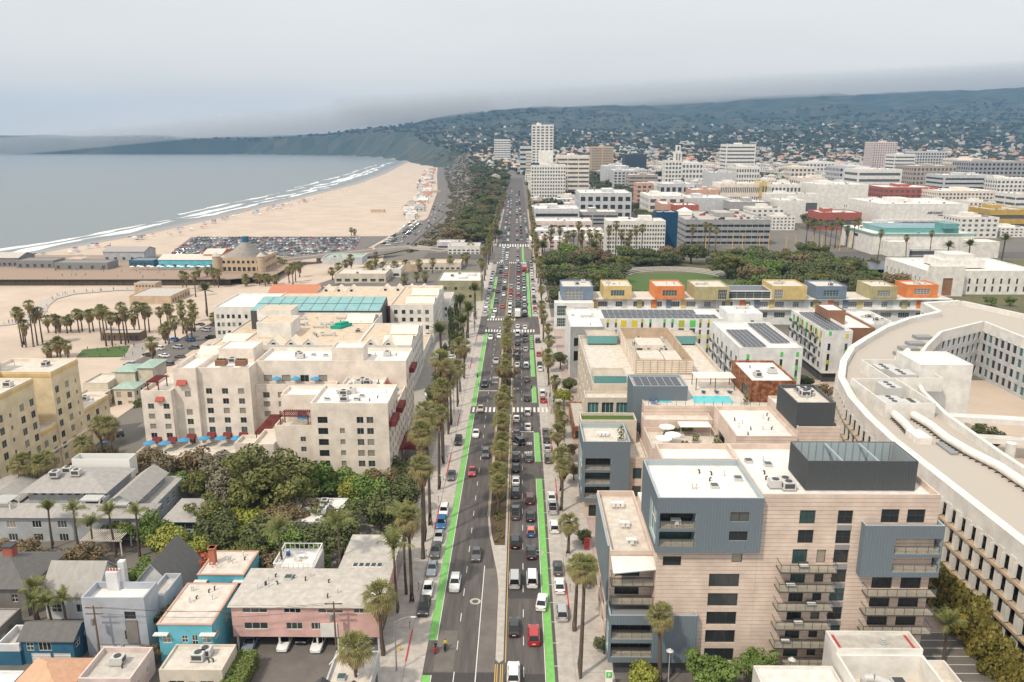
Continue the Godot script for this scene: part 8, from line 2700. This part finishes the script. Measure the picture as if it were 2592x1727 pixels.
	# motorcycles with riders
	for e in [[-12.75,106.8,"red scooter and rider in black helmet on the avenue","car_red","sign_ink"],[-11.3,107.4,"dark scooter whose rider wears a bright yellow-green vest","car_black","panel_yellow"]]:
		var s := thing("scooter",e[2].replace(" and rider in black helmet","").replace(" whose rider wears a bright yellow-green vest"," beside the red one on the avenue"),"scooter",V(e[0],0,e[1]),"scooters",0.0)
		mb = MB.new()
		mb.box(e[3],-0.18,0.18,0.35,0.75,-0.7,0.35)
		mb.box(e[3],-0.2,0.2,0.35,1.0,-0.95,-0.75)
		mb.tube("metal_dark",Vector3(-0.35,1.05,0.72),Vector3(0.35,1.05,0.72),0.03,0.03,6)
		part(s,"body",mb)
		for zz in [-0.62,0.8]:
			mb = MB.new()
			mb.tube("tyre",Vector3(-0.06,0.26,zz),Vector3(0.06,0.26,zz),0.26,0.26,12)
			part(s,"wheel",mb)
		person(Vector3(e[0],0.45,-e[1]),0.0,e[4],"sign_ink","rider in black helmet on the red scooter" if e[3] == "car_red" else "rider in bright yellow-green vest on the dark scooter","",true)

# a small clothed figure; the body is one mesh
func person(at: Vector3,turn: float,top: String,legs: String,label: String,group: String,seated := false):
	var key := "person" + top + legs + str(seated)
	if not meshes.has(key):
		var mb := MB.new()
		var hip := 0.9
		if seated:
			hip = 0.35
			for sx in [-0.12,0.12]:
				mb.tube(legs,Vector3(sx,hip,0),Vector3(sx * 1.4,hip + 0.02,0.42),0.09,0.07,7)
				mb.tube(legs,Vector3(sx * 1.4,hip,0.42),Vector3(sx * 1.3,-0.1,0.38),0.065,0.05,7)
		else:
			for sx in [-0.1,0.1]:
				mb.tube(legs,Vector3(sx,hip,0),Vector3(sx * 1.3,0.45,0.03),0.09,0.065,7)
				mb.tube(legs,Vector3(sx * 1.3,0.45,0.03),Vector3(sx * 1.4,0.0,0),0.065,0.045,7)
		mb.ball(top,Vector3(0,hip + 0.3,0),Vector3(0.2,0.36,0.13),10,7)
		for sx in [-1.0,1.0]:
			mb.tube(top,Vector3(sx * 0.18,hip + 0.52,0),Vector3(sx * 0.26,hip + 0.22,0.05),0.055,0.045,6)
			mb.tube("skin",Vector3(sx * 0.26,hip + 0.22,0.05),Vector3(sx * 0.22,hip + 0.05,0.24 if seated else 0.08),0.042,0.035,6)
		mb.tube("skin",Vector3(0,hip + 0.58,0),Vector3(0,hip + 0.72,0),0.055,0.05,6)
		mb.ball("sign_ink" if seated else "skin",Vector3(0,hip + 0.82,0),Vector3(0.1,0.125,0.11),9,7)
		if not seated:
			mb.ball("bark",Vector3(0,hip + 0.86,-0.015),Vector3(0.108,0.11,0.115),9,6)
		meshes[key] = done(mb)
	single("person",label,"person",meshes[key],Transform3D(Basis(UPV,turn),at),group)

# lane, x, distance, kind, colour, turn
const CARS := [
	["in",-0.75,183.0,0,"black",0],["out",2.35,182.3,0,"grey",0],["in",-0.75,176.3,0,"black",0],
	["in",-0.75,168.8,0,"white",0],["in",-0.75,162.3,1,"grey",0],["out",2.35,159.3,1,"maroon",0],
	["in",-0.75,152.6,3,"grey",0],["out",2.35,151.3,0,"black",0],["out",2.35,144.6,4,"blue",0],
	["in",-0.75,140.2,1,"black",0],["out",2.35,136.2,0,"black",0],["in",-0.75,126.3,2,"silver",0],
	["out",2.35,126.6,2,"white",0],["in",-0.75,112.3,0,"black",0],["out",2.35,110.1,1,"red",0],
	["in",-0.75,100.8,1,"white",0],["out",3.9,119.5,0,"white",-0.12],["in",-0.75,210.8,0,"white",0],
	["out",2.35,204.3,0,"white",0],["in",-0.75,199.4,0,"grey",0],["out",2.35,216.4,1,"white",0],
	["out",2.35,229.1,0,"black",0],["out",2.35,248.5,0,"grey",0],["in",-0.75,265.8,0,"white",0],
	["out",2.35,265.0,1,"white",0],["in",-0.75,283.7,1,"grey",0],["in",-0.75,295.9,0,"black",0],
	["out",2.35,301.3,0,"grey",0],["out",2.35,286.8,0,"silver",0],["in",-0.75,311.3,2,"white",0],
	["out",2.35,310.3,0,"black",0],["in",-0.75,324.3,0,"white",0],["out",2.35,323.0,0,"white",0],
	["in",-0.2,193.5,1,"black",0.5],["in",-1.2,276.3,1,"grey",0.25],["on",-11.0,173.9,0,"red",0],
	["on",-8.0,135.3,0,"grey",0],["on",-11.2,125.1,1,"white",0],["on",-11.5,198.8,0,"white",0],
	["on",-8.3,184.8,1,"grey",0],["on",-11.1,242.8,1,"black",0],["on",-11.2,218.8,0,"tan",0],
	["on",-8.2,270.1,3,"silver",0],["on",-11.4,304.9,0,"white",0],["on",-8.1,307.4,0,"white",0],
	["on",-11.6,343.9,0,"white",0],["pr",7.1,160.4,0,"white",0],["pr",7.1,155.1,3,"silver",0],
	["pr",7.1,146.5,1,"white",0],["pr",7.1,130.5,0,"grey",0],["pr",7.1,124.6,0,"white",0],
	["pr",7.1,116.6,1,"silver",0],["pr",7.1,200.4,0,"grey",0],["pr",7.1,194.9,0,"black",0],
	["pr",7.1,188.7,0,"silver",0],["pr",7.1,181.7,1,"grey",0],["pr",7.1,234.1,1,"white",0],
	["pr",7.1,227.5,0,"red",0],["pr",7.1,261.1,0,"white",0],["pr",7.1,266.7,0,"black",0],
	["pr",7.1,280.2,0,"red",0],["pr",7.1,300.0,1,"black",0],["pr",7.1,353.2,0,"silver",0],
	["pl",-15.75,171.5,0,"grey",0],["pl",-15.75,153.1,1,"white",0],["pl",-15.75,147.6,1,"blue",0],
	["pl",-15.75,142.1,0,"silver",0],["pl",-15.75,136.3,1,"grey",0],["pl",-15.75,130.1,0,"steel",0],
	["pl",-15.75,123.2,0,"white",0],["pl",-15.75,117.7,1,"black",0],["pl",-15.75,193.3,1,"black",0],
	["mo",-23.9,110.2,3,"grey",0.0],["mo",-41.5,107.6,0,"steel",0.0],["mo",-36.2,108.2,0,"white",0.0],
	["mo",-33.8,110.0,0,"black",0.0],["mo",-31.0,108.0,0,"white",0.0],["mo",-26.4,110.2,0,"grey",0.0],
	["mo",-35.6,95.6,1,"navy",1.57],["mo",-20.2,86.0,0,"silver",0],["hd",-26,232,3,"white",1.5],
	["hd",-24.5,213,0,"black",1.6],["hd",-24,226,0,"yellow",1.5],["hd",-25,275,0,"white",1.5],
	["hd",-25,268,0,"silver",1.5],["hd",-106,198,1,"black",0.5],["hd",-102,206,1,"black",0.5],
	["hd",-106,190,0,"blue",0.5],["hd",-25,259,1,"grey",1.5],["hd",-25,252,0,"white",1.5],
	["hd",-26.5,287,0,"grey",1.5],
]

# ---------------------------------------------------------------- pier, beach, coast road
func make_shore():
	rng.seed = 91
	mat("pier_deck",0.33,0.24,0.18,0.9,"stain",8.0)
	mat("plank_grey",0.24,0.235,0.23,0.9,"stain",5.0)
	mat("tarmac_lot",0.17,0.15,0.14,0.9,"stain",30.0)
	# pier deck on its wall
	var pm := MB.new()
	pm.prism("pier_deck",[Vector2(-420,462),Vector2(-172,466),Vector2(-150,480),Vector2(-150,560),Vector2(-240,572),Vector2(-300,566),Vector2(-420,566)],-4.3,-3.9)
	ground("pier_deck",pm,"wide brown pier deck with sheds and crowds")
	var w := thing("pier_wall","dark timber wall along the pier's near edge","wall",V(-296,-8.2,462))
	for i in 31:
		var mb := MB.new(w.position)
		var x := -420.0 + i * 8.0
		mb.box("pier_wall",x,x + 7.9,-8.4,-4.3,463.0 + (x + 420) * 0.016,463.6 + (x + 420) * 0.016)
		part(w,"plank",mb)
	var lot := MB.new()
	lot.flat("tarmac_lot",[Vector2(-252,578),Vector2(-132,578),Vector2(-122,640),Vector2(-118,716),Vector2(-292,706),Vector2(-276,640)],-7.6)
	lot.flat("tarmac_lot",[Vector2(-118,640),Vector2(-100,640),Vector2(-98,860),Vector2(-108,860)],-7.6)
	ground("beach_car_park",lot,"asphalt beach car park packed with cars")
	var rd := MB.new()
	var ds := steps(560,2600,68)
	for j in ds.size() - 1:
		var a := along(FOOT,ds[j]) - 26.0
		var b := along(FOOT,ds[j + 1]) - 26.0
		rd.quad("asphalt_old",V(a,-7.4,ds[j]),V(a + 16.0,-7.4,ds[j]),V(b + 16.0,-7.4,ds[j + 1]),V(b,-7.4,ds[j + 1]))
	ground("coast_road",rd,"coast road curving along the foot of the bluff")
	for i in 34:
		var d := 640.0 + i * 14.0 + rng.randf_range(-4,4)
		var x: float = along(FOOT,d) - 26.0 + [2.5,6.0,10.0,13.5][rng.randi() % 4]
		var cc: String = ["white","grey","silver","black"][rng.randi() % 4]
		var o := single("coast_car","car on the coast road below the bluff","car",small_car(rng.randi() % 2),Transform3D(Basis(UPV,0.0),V(x,-7.38,d)),"cars on the coast road")
		o.set_surface_override_material(0,M["car_" + cc])
	for i in 60:
		var d := 650.0 + rng.randf() * 200.0
		var cc: String = ["white","grey","silver","black"][rng.randi() % 4]
		var o := single("parked_car","car in the long lot between sand and coast road","car",small_car(rng.randi() % 2),Transform3D(Basis(UPV,PI / 2),V([-113.0,-107.5,-102.0][rng.randi() % 3],-7.5,d)),"cars in the long beach lot")
		o.set_surface_override_material(0,M["car_" + cc])
	# bridge
	var br := thing("pier_bridge","long concrete bridge ramp from the avenue down to the pier","bridge",V(-110,-8,570))
	var pts := [Vector3(-64,0.0,548),Vector3(-80,-0.8,590),Vector3(-106,-2.0,583),Vector3(-142,-3.0,558),Vector3(-166,-3.8,540)]
	pts[0] = Vector3(-52,0.1,560)
	for i in pts.size() - 1:
		var a: Vector3 = pts[i]
		var b: Vector3 = pts[i + 1]
		var n := Vector2(b.x - a.x,b.z - a.z).normalized().orthogonal() * 5.0
		var mb := MB.new(br.position)
		for e in [[0.0,"concrete_dark"],[-0.9,"concrete_dark"]]:
			mb.quad(e[1],V(a.x + n.x,a.y + e[0],a.z + n.y),V(a.x - n.x,a.y + e[0],a.z - n.y),V(b.x - n.x,b.y + e[0],b.z - n.y),V(b.x + n.x,b.y + e[0],b.z + n.y))
		for sg in [-1.0,1.0]:
			var m: Vector2 = n * sg
			mb.quad("concrete",V(a.x + m.x,a.y - 0.9,a.z + m.y),V(b.x + m.x,b.y - 0.9,b.z + m.y),V(b.x + m.x,b.y + 1.0,b.z + m.y),V(a.x + m.x,a.y + 1.0,a.z + m.y))
		part(br,"deck_span",mb)
		mb = MB.new(br.position)
		mb.box("concrete_dark",b.x - 0.8,b.x + 0.8,-8.2,b.y - 0.9,b.z - 3.0,b.z + 3.0)
		part(br,"pier_column",mb)
	# merry-go-round hall
	var c := thing("carousel_hall","tan carousel hall with arches, grey tent roof and blue cupola","hall",V(-178,-3.9,505))
	block({"into": c,"x": [-190.0,-160.0],"d": [492.0,520.0],"y": -3.9,"h": 8.6,"wall": "tan","roof": "roof_grey","para": 0.4,"far": true,"depth": 0.6,"f": grid(span(1.5,26.0,9),2.0,[0.4],2.6) + grid(span(1.5,26.0,9),1.6,[5.2],1.8),"r": grid(span(1.5,24.0,8),2.0,[0.4,5.2],2.0),"glass": "glass_1"})
	for e in [[-190,492],[-162,492]]:
		var mb := MB.new(c.position)
		mb.tube("tan",V(e[0] + 1,-3.9,e[1]),V(e[0] + 1,6.0,e[1]),2.6,2.6,10)
		mb.cone("roof_grey",V(e[0] + 1,6.0,e[1]),3.0,2.6,10)
		part(c,"corner_turret",mb)
	var mb := MB.new(c.position)
	mb.tube("roof_grey",V(-175,4.7,506),V(-175,8.5,506),14.0,7.5,16)
	mb.tube("roof_grey",V(-175,8.5,506),V(-175,13.0,506),7.5,2.4,16)
	part(c,"tent_roof",mb)
	mb = MB.new(c.position)
	mb.tube("deep_blue",V(-175,13.0,506),V(-175,16.6,506),2.3,2.3,10)
	part(c,"cupola",mb)
	# pier sheds
	for e in [[-232.0,-196.0,506.0,524.0,5.2,"turquoise","roof_cream","turquoise arcade building beside the carousel hall"],[-205.0,-193.0,512.0,530.0,8.0,"row_orange","roof_cream","tall orange arcade front behind the turquoise one"],[-284.0,-256.0,538.0,556.0,6.0,"shingle_blue","roof_shingle_pale","grey gabled pier shed nearest the sand"],[-296.0,-262.0,500.0,514.0,4.2,"plank_grey","plank_grey","long grey flat-roofed pier shed"],[-324.0,-300.0,506.0,520.0,4.6,"plank_grey","plank_grey","grey pier shed at the picture's edge"],[-345.0,-326.0,512.0,530.0,5.4,"plank_grey","roof_grey","grey pier shed beyond the edge one"],[-300.0,-290.0,522.0,530.0,3.6,"stucco_white","roof_peach","small pink-roofed pier cafe"],[-254.0,-238.0,512.0,524.0,4.0,"deep_blue","plank_grey","dark blue pier shed"]]:
		var o := block({"n": "pier_shed","t": e[7],"c": "shed","x": [e[0],e[1]],"d": [e[2],e[3]],"y": -3.9,"h": e[4],"wall": e[5],"roof": e[6],"para": 0.3,"far": true,"depth": 0.4,"f": grid(span(1.5,e[1] - e[0] - 3.5,5),2.0,[0.5],2.0)})
		if e[4] >= 5.0:
			var rb := MB.new(o.position)
			gable(rb,e[6],e[5],e[0],e[1],e[2],e[3],e[4] - 3.6,2.4,"x",0.4)
			part(o,"gable_roof",rb)
	for i in 16:
		parasol(-246.0 + i * 3.2,-3.9,499.0 + (i % 2) * 2.4,"canvas_white","cream parasol in the row before the turquoise arcade","cream parasols on the pier",1.5)
	# beach buildings
	var b1 := block({"n": "beach_restroom","t": "tan beach building with arched wall and grey roof","c": "building","x": [-206.0,-184.0],"d": [411.0,436.0],"y": -8.0,"h": 4.0,"wall": "tan","roof": "roof_grey","para": 0.4,"far": true,"depth": 0.4,"r": grid(span(2,22,7),1.6,[0.4],2.2)})
	block({"into": b1,"x": [-216.0,-204.0],"d": [438.0,446.0],"y": -8.0,"h": 6.2,"wall": "tan","roof": "roof_shingle_pale","para": 0.2,"far": true,"f": grid(span(1,10,6),1.0,[4.2],1.0),"depth": 0.3})
	block({"n": "beach_pavilion","t": "low dark pavilion among the beach palms","c": "building","x": [-180.5,-163.5],"d": [331.5,338.0],"y": -8.0,"h": 3.4,"wall": "wood_dark","roof": "roof_grey","para": 0.2,"far": true,"depth": 0.4,"f": grid(span(1,15,7),1.4,[0.4],2.0)})
	for e in [[-70.0,1330.0,20,"dark beach goal frame building far along the sand"],[-98.0,960.0,16,"low beach hut beside the far lot"]]:
		block({"n": "beach_hut","t": e[3],"c": "hut","x": [e[0] - 80.0,e[0] - 80.0 + e[2]],"d": [e[1],e[1] + 6],"y": -8.0,"h": 3.4,"wall": "tan","roof": "roof_grey","para": 0.2})
	# houses along the sand
	for i in 84:
		var d := 880.0 + i * 17.0 + rng.randf_range(-6,6)
		var x := along(FOOT,d) - 46.0 + rng.randf_range(-11,6)
		single("beach_house","pale beach house in the strip between sand and coast road","house",house_mesh(i % 4,["stucco_white","cream","pale_grey","tan"][i % 4],["roof_white","roof_cream","roof_grey","roof_tile"][(i / 3) % 4]),Transform3D(Basis(UPV,rng.randi() % 2 * PI / 2),V(x,-7.9,d)),"beach houses below the bluff")
	# lawn, paths
	var lm := MB.new()
	lm.flat("lawn",[Vector2(-176.5,304),Vector2(-157.5,305),Vector2(-164.0,323),Vector2(-180.0,316)],-7.7)
	ground("beach_lawn",lm,"small green exercise lawn on the beach")
	lm = MB.new()
	lm.flat("concrete_dark",[Vector2(-157.0,300),Vector2(-150.0,300),Vector2(-156.0,326),Vector2(-163.0,326)],-7.68)
	ground("beach_court",lm,"grey paved strip beside the exercise lawn")
	lm = MB.new()
	var path := [Vector2(-262,348),Vector2(-240,362),Vector2(-237,379),Vector2(-249,405),Vector2(-255,424),Vector2(-251,440),Vector2(-232,451),Vector2(-205,456)]
	for i in path.size() - 1:
		var n: Vector2 = (path[i + 1] - path[i]).normalized().orthogonal() * 3.2
		var n2: Vector2 = n if i + 2 >= path.size() else (path[i + 2] - path[i + 1]).normalized().orthogonal() * 3.2
		lm.quad("concrete",V(path[i].x - n.x,-7.66,path[i].y - n.y),V(path[i].x + n.x,-7.66,path[i].y + n.y),V(path[i + 1].x + n2.x,-7.66,path[i + 1].y + n2.y),V(path[i + 1].x - n2.x,-7.66,path[i + 1].y - n2.y))
	ground("beach_path",lm,"pale winding cycle path across the sand")
	var pk := MB.new()
	pk.flat("asphalt_old",[Vector2(-150,262),Vector2(-122,262),Vector2(-122,400),Vector2(-140,400)],-6.2)
	ground("promenade_lot",pk,"car park beside the atrium hotel")
	for i in 34:
		var cc: String = ["white","grey","silver","black","blue"][rng.randi() % 5]
		var x: float = [-146.0,-139.0,-132.0,-126.0][i % 4]
		var o := single("parked_car","%s car in the lot between beach palms and atrium hotel" % cc,"car",small_car(rng.randi() % 2),Transform3D(Basis(UPV,1.2),V(x,-6.18,268.0 + (i / 4) * 14.0 + rng.randf_range(0,5))),"cars beside the atrium hotel")
		o.set_surface_override_material(0,M["car_" + cc])
	# people and sunshades
	var tops := ["car_red","canvas_white","sign_ink","canvas_blue","deep_blue","coral"]
	for i in 150:
		var d := 0.0
		var x := 0.0
		if i < 60:
			d = rng.randf_range(480,1500)
			x = along(SHORE,d) + rng.randf_range(12,60)
		elif i < 105:
			var q: int = rng.randi() % (path.size() - 1)
			var p: Vector2 = path[q].lerp(path[q + 1],rng.randf())
			x = p.x + rng.randf_range(-4,4)
			d = p.y + rng.randf_range(-3,3)
		elif i < 130:
			x = rng.randf_range(-300,-190)
			d = rng.randf_range(468,498)
		else:
			x = rng.randf_range(-178,-152)
			d = rng.randf_range(302,326)
		var y := -3.88 if i >= 105 and i < 130 else -7.65
		var what: String = "small figure on the crowded waterline" if i < 60 else ("figure on the winding beach path" if i < 105 else ("figure strolling on the pier deck" if i < 130 else "figure on or beside the exercise lawn"))
		person(V(x,y if i >= 60 else lie(x,d) + 0.1,d),rng.randf() * TAU,tops[rng.randi() % 6],["sign_ink","deep_blue","skin"][rng.randi() % 3],what,what.replace("figure","people"))
	for i in 90:
		var d := 470.0 + pow(rng.randf(),1.4) * 700.0
		var x := along(SHORE,d) + rng.randf_range(22,62)
		parasol(x,lie(x,d) + 0.1,d,["canvas_blue","canvas_blue","canvas_white","car_red","cushion_blue"][rng.randi() % 5],"beach sunshade near the waterline","sunshades along the waterline",1.8)
	# lifeguard huts
	for e in [[-330.0,690.0,"nearest"],[-318.0,830.0,"second"],[-300.0,1120.0,"farthest"]]:
		var o := thing("lifeguard_hut","pale blue lifeguard hut on stilts, %s along the waterline" % e[2],"hut",V(e[0],-7.9,e[1]),"lifeguard huts")
		var m := MB.new()
		m.box("shingle_blue",-1.8,1.8,1.6,4.0,-1.8,1.8)
		part(o,"cabin",m)
		m = MB.new()
		for sx in [-1.7,1.5]:
			for sz in [-1.7,1.5]:
				m.box("wood_dark",sx,sx + 0.2,0,1.6,sz,sz + 0.2)
		part(o,"stilt",m)
		m = MB.new()
		hip(m,"roof_shingle_pale",-1.8,1.8,-1.8,1.8,4.0,0.8,0.3)
		part(o,"roof",m)

# ---------------------------------------------------------------- street furniture
func make_street():
	rng.seed = 95
	mat("lamp_glass",0.75,0.74,0.70,0.3)
	var i := 0
	for e in [[-18.0,101.8,0.0,1],[-18.6,152.0,0.0,0],[-18.6,215.0,0.0,0],[-18.6,262.0,0.0,0],[9.3,216.0,PI,0],[9.3,310.0,PI,0],[-18.6,318.0,0.0,0]]:
		var o := thing("street_lamp","tall grey street lamp with curved arm, %s along the avenue" % ordinal(i),"street lamp",V(e[0],0.14,e[1]),"street lamps",e[2])
		var mb := MB.new()
		mb.tube("metal_grey",Vector3.ZERO,Vector3(0,8.2,0),0.12,0.08,8)
		part(o,"pole",mb)
		mb = MB.new()
		var p := Vector3(0,8.1,0)
		for k in 5:
			var t := (k + 1) / 5.0
			var q := Vector3(2.4 * t,8.1 + 0.9 * sin(t * PI / 2),0)
			mb.tube("metal_grey",p,q,0.06,0.05,6)
			p = q
		part(o,"arm",mb)
		mb = MB.new()
		mb.ball("metal_pale",Vector3(2.75,8.95,0),Vector3(0.5,0.13,0.2),10,6)
		mb.ball("lamp_glass",Vector3(2.75,8.88,0),Vector3(0.35,0.1,0.15),10,6)
		part(o,"lamp_head",mb)
		i += 1
	for e in [[21.5,99.2,"pale globe lamp post by the low metal box"],[38.2,97.4,"pale lamp post by the stacked balconies"]]:
		var o := thing("post_lamp",e[2],"street lamp",V(e[0],0.1,e[1]),"forecourt lamps")
		var mb := MB.new()
		mb.tube("metal_pale",Vector3.ZERO,Vector3(0,5.6,0),0.07,0.05,8)
		part(o,"pole",mb)
		mb = MB.new()
		mb.cone("metal_pale",Vector3(0,5.5,0),0.55,0.45,12)
		part(o,"shade",mb)
	# traffic signals on mast arms
	for e in [[-18.2,233.5,0.0,"signal mast reaching over the oncoming lanes at the near crossing"],[-18.2,316.5,0.0,"signal mast at the second crossing, seaward side"],[9.0,343.0,PI,"signal mast at the second crossing, landward side"],[9.0,222.5,PI,"signal mast at the near crossing, landward side"]]:
		var o := thing("traffic_signal",e[3],"traffic light",V(e[0],0.14,e[1]),"traffic signals",e[2])
		var mb := MB.new()
		mb.tube("metal_grey",Vector3.ZERO,Vector3(0,6.2,0),0.13,0.1,8)
		mb.tube("metal_grey",Vector3(0,6.0,0),Vector3(5.6,6.4,0),0.09,0.05,8)
		part(o,"mast_arm",mb)
		for x in [0.0,5.4]:
			mb = MB.new()
			mb.box("metal_dark",x - 0.2,x + 0.2,5.4 if x > 1 else 3.0,6.5 if x > 1 else 4.1,-0.2,0.2,true)
			part(o,"signal_head",mb)
	# utility poles and wires behind the motel
	var poles := [Vector3(-27.5,0,104.8),Vector3(-62.6,0,103.4),Vector3(-30.4,0,168.0)]
	for k in 3:
		var o := thing("utility_pole",["brown utility pole with transformer before the pink motel","brown utility pole before the blue-grey cube house","dark thin pole before the cream hotel's front"][k],"utility pole",Vector3(poles[k].x,0,-poles[k].z),"utility poles")
		var mb := MB.new()
		mb.tube("wood_dark",Vector3.ZERO,Vector3(0,9.6,0),0.16,0.11,8)
		part(o,"pole",mb)
		if k < 2:
			for y in [9.2,8.2]:
				mb = MB.new()
				mb.box("wood_dark",-1.3,1.3,y,y + 0.14,-0.07,0.07,true)
				part(o,"cross_arm",mb)
			mb = MB.new()
			mb.tube("metal_grey",Vector3(-0.45,6.4,0),Vector3(-0.45,7.5,0),0.3,0.3,10)
			part(o,"transformer",mb)
	for e in [[-1.1,9.4],[1.1,9.4],[0.0,8.4]]:
		var o := thing("power_line","thin black power line sagging between the two alley poles","cable",V(-45,8,104),"power lines")
		var mb := MB.new(o.position)
		var a := V(-27.5 + e[0],e[1],104.8)
		var b := V(-62.6 + e[0],e[1],103.4)
		var p := a
		for j in 10:
			var t := (j + 1) / 10.0
			var q := a.lerp(b,t) - UPV * sin(t * PI) * 1.1
			mb.tube("metal_dark",p,q,0.03,0.03,4,false)
			p = q
		part(o,"wire",mb)
	# parking meters
	for j in 14:
		var d := 112.0 + j * 11.5
		for sd in [[-17.4,"seaward"],[8.9,"landward"]]:
			var o := thing("parking_meter","parking meter on the %s kerb, %s from the camera" % [sd[1],ordinal(j)],"parking meter",V(sd[0],0.14,d),"parking meters")
			var mb := MB.new()
			mb.tube("metal_dark",Vector3.ZERO,Vector3(0,1.1,0),0.04,0.04,6)
			part(o,"post",mb)
			mb = MB.new()
			mb.ball("metal_grey",Vector3(0,1.3,0),Vector3(0.13,0.2,0.1),8,6)
			part(o,"meter_head",mb)
	parasol(-18.7,0.14,93.6,"canvas_pink","pink parasol on the seaward pavement corner","",1.9)
	var hy := thing("fire_hydrant","yellow fire hydrant on the red kerb corner","hydrant",V(-18.2,0.14,106.5))
	var hb := MB.new()
	hb.tube("car_yellow",Vector3.ZERO,Vector3(0,0.6,0),0.16,0.14,10)
	hb.ball("car_yellow",Vector3(0,0.62,0),Vector3(0.17,0.15,0.17),10,6)
	part(hy,"barrel",hb)
	hb = MB.new()
	hb.tube("car_yellow",Vector3(-0.26,0.4,0),Vector3(0.26,0.4,0),0.08,0.08,8)
	part(hy,"outlet",hb)
	var sg := thing("totem_sign","white and green totem sign at the apartments' forecourt","sign",V(12.9,0.1,98.6))
	hb = MB.new()
	hb.box("canvas_white",-0.5,0.5,0,2.6,-0.1,0.1)
	part(sg,"panel",hb)
	hb = MB.new()
	hb.box("panel_green",-0.42,0.42,1.5,2.5,-0.12,-0.1)
	part(sg,"green_field",hb)
	lettering(sg,"P",0.7,Transform3D(Basis(),Vector3(0,2.0,0.12)),"paint_white")
	var art := thing("red_sculpture","small red sculpture beside the roof terrace pavement","sculpture",V(13.0,0.1,138.0))
	for k in 3:
		hb = MB.new()
		hb.box("paint_red",-0.5,0.5,0.1 + k * 0.8,0.7 + k * 0.8,-0.2 + k * 0.1,0.2 + k * 0.1,true)
		part(art,"slab",hb)
	for e in [[-19.4,214.0],[-19.8,256.0],[-20.0,259.0],[-19.0,330.0],[10.2,224.0],[10.6,262.0],[-18.8,338.0],[11.0,318.0],[-13.2,318.5],[-8.0,318.8],[-19.0,345.0],[-19.6,351.0]]:
		person(V(e[0],0.14 if absf(e[0] + 4) > 12 else 0.0,e[1]),rng.randf() * TAU,["sign_ink","canvas_white","deep_blue"][rng.randi() % 3],"sign_ink","pedestrian on the avenue's pavements and crossings","pedestrians on the avenue")

func _ready():
	setup_view()
	make_materials()
	make_land()
	make_road()
	make_building_materials()
	make_right()
	make_curved_office()
	make_left()
	make_car_materials()
	make_city()
	make_blocks()
	make_far()
	make_palms()
	make_trees()
	make_cars()
	make_shore()
	make_street()
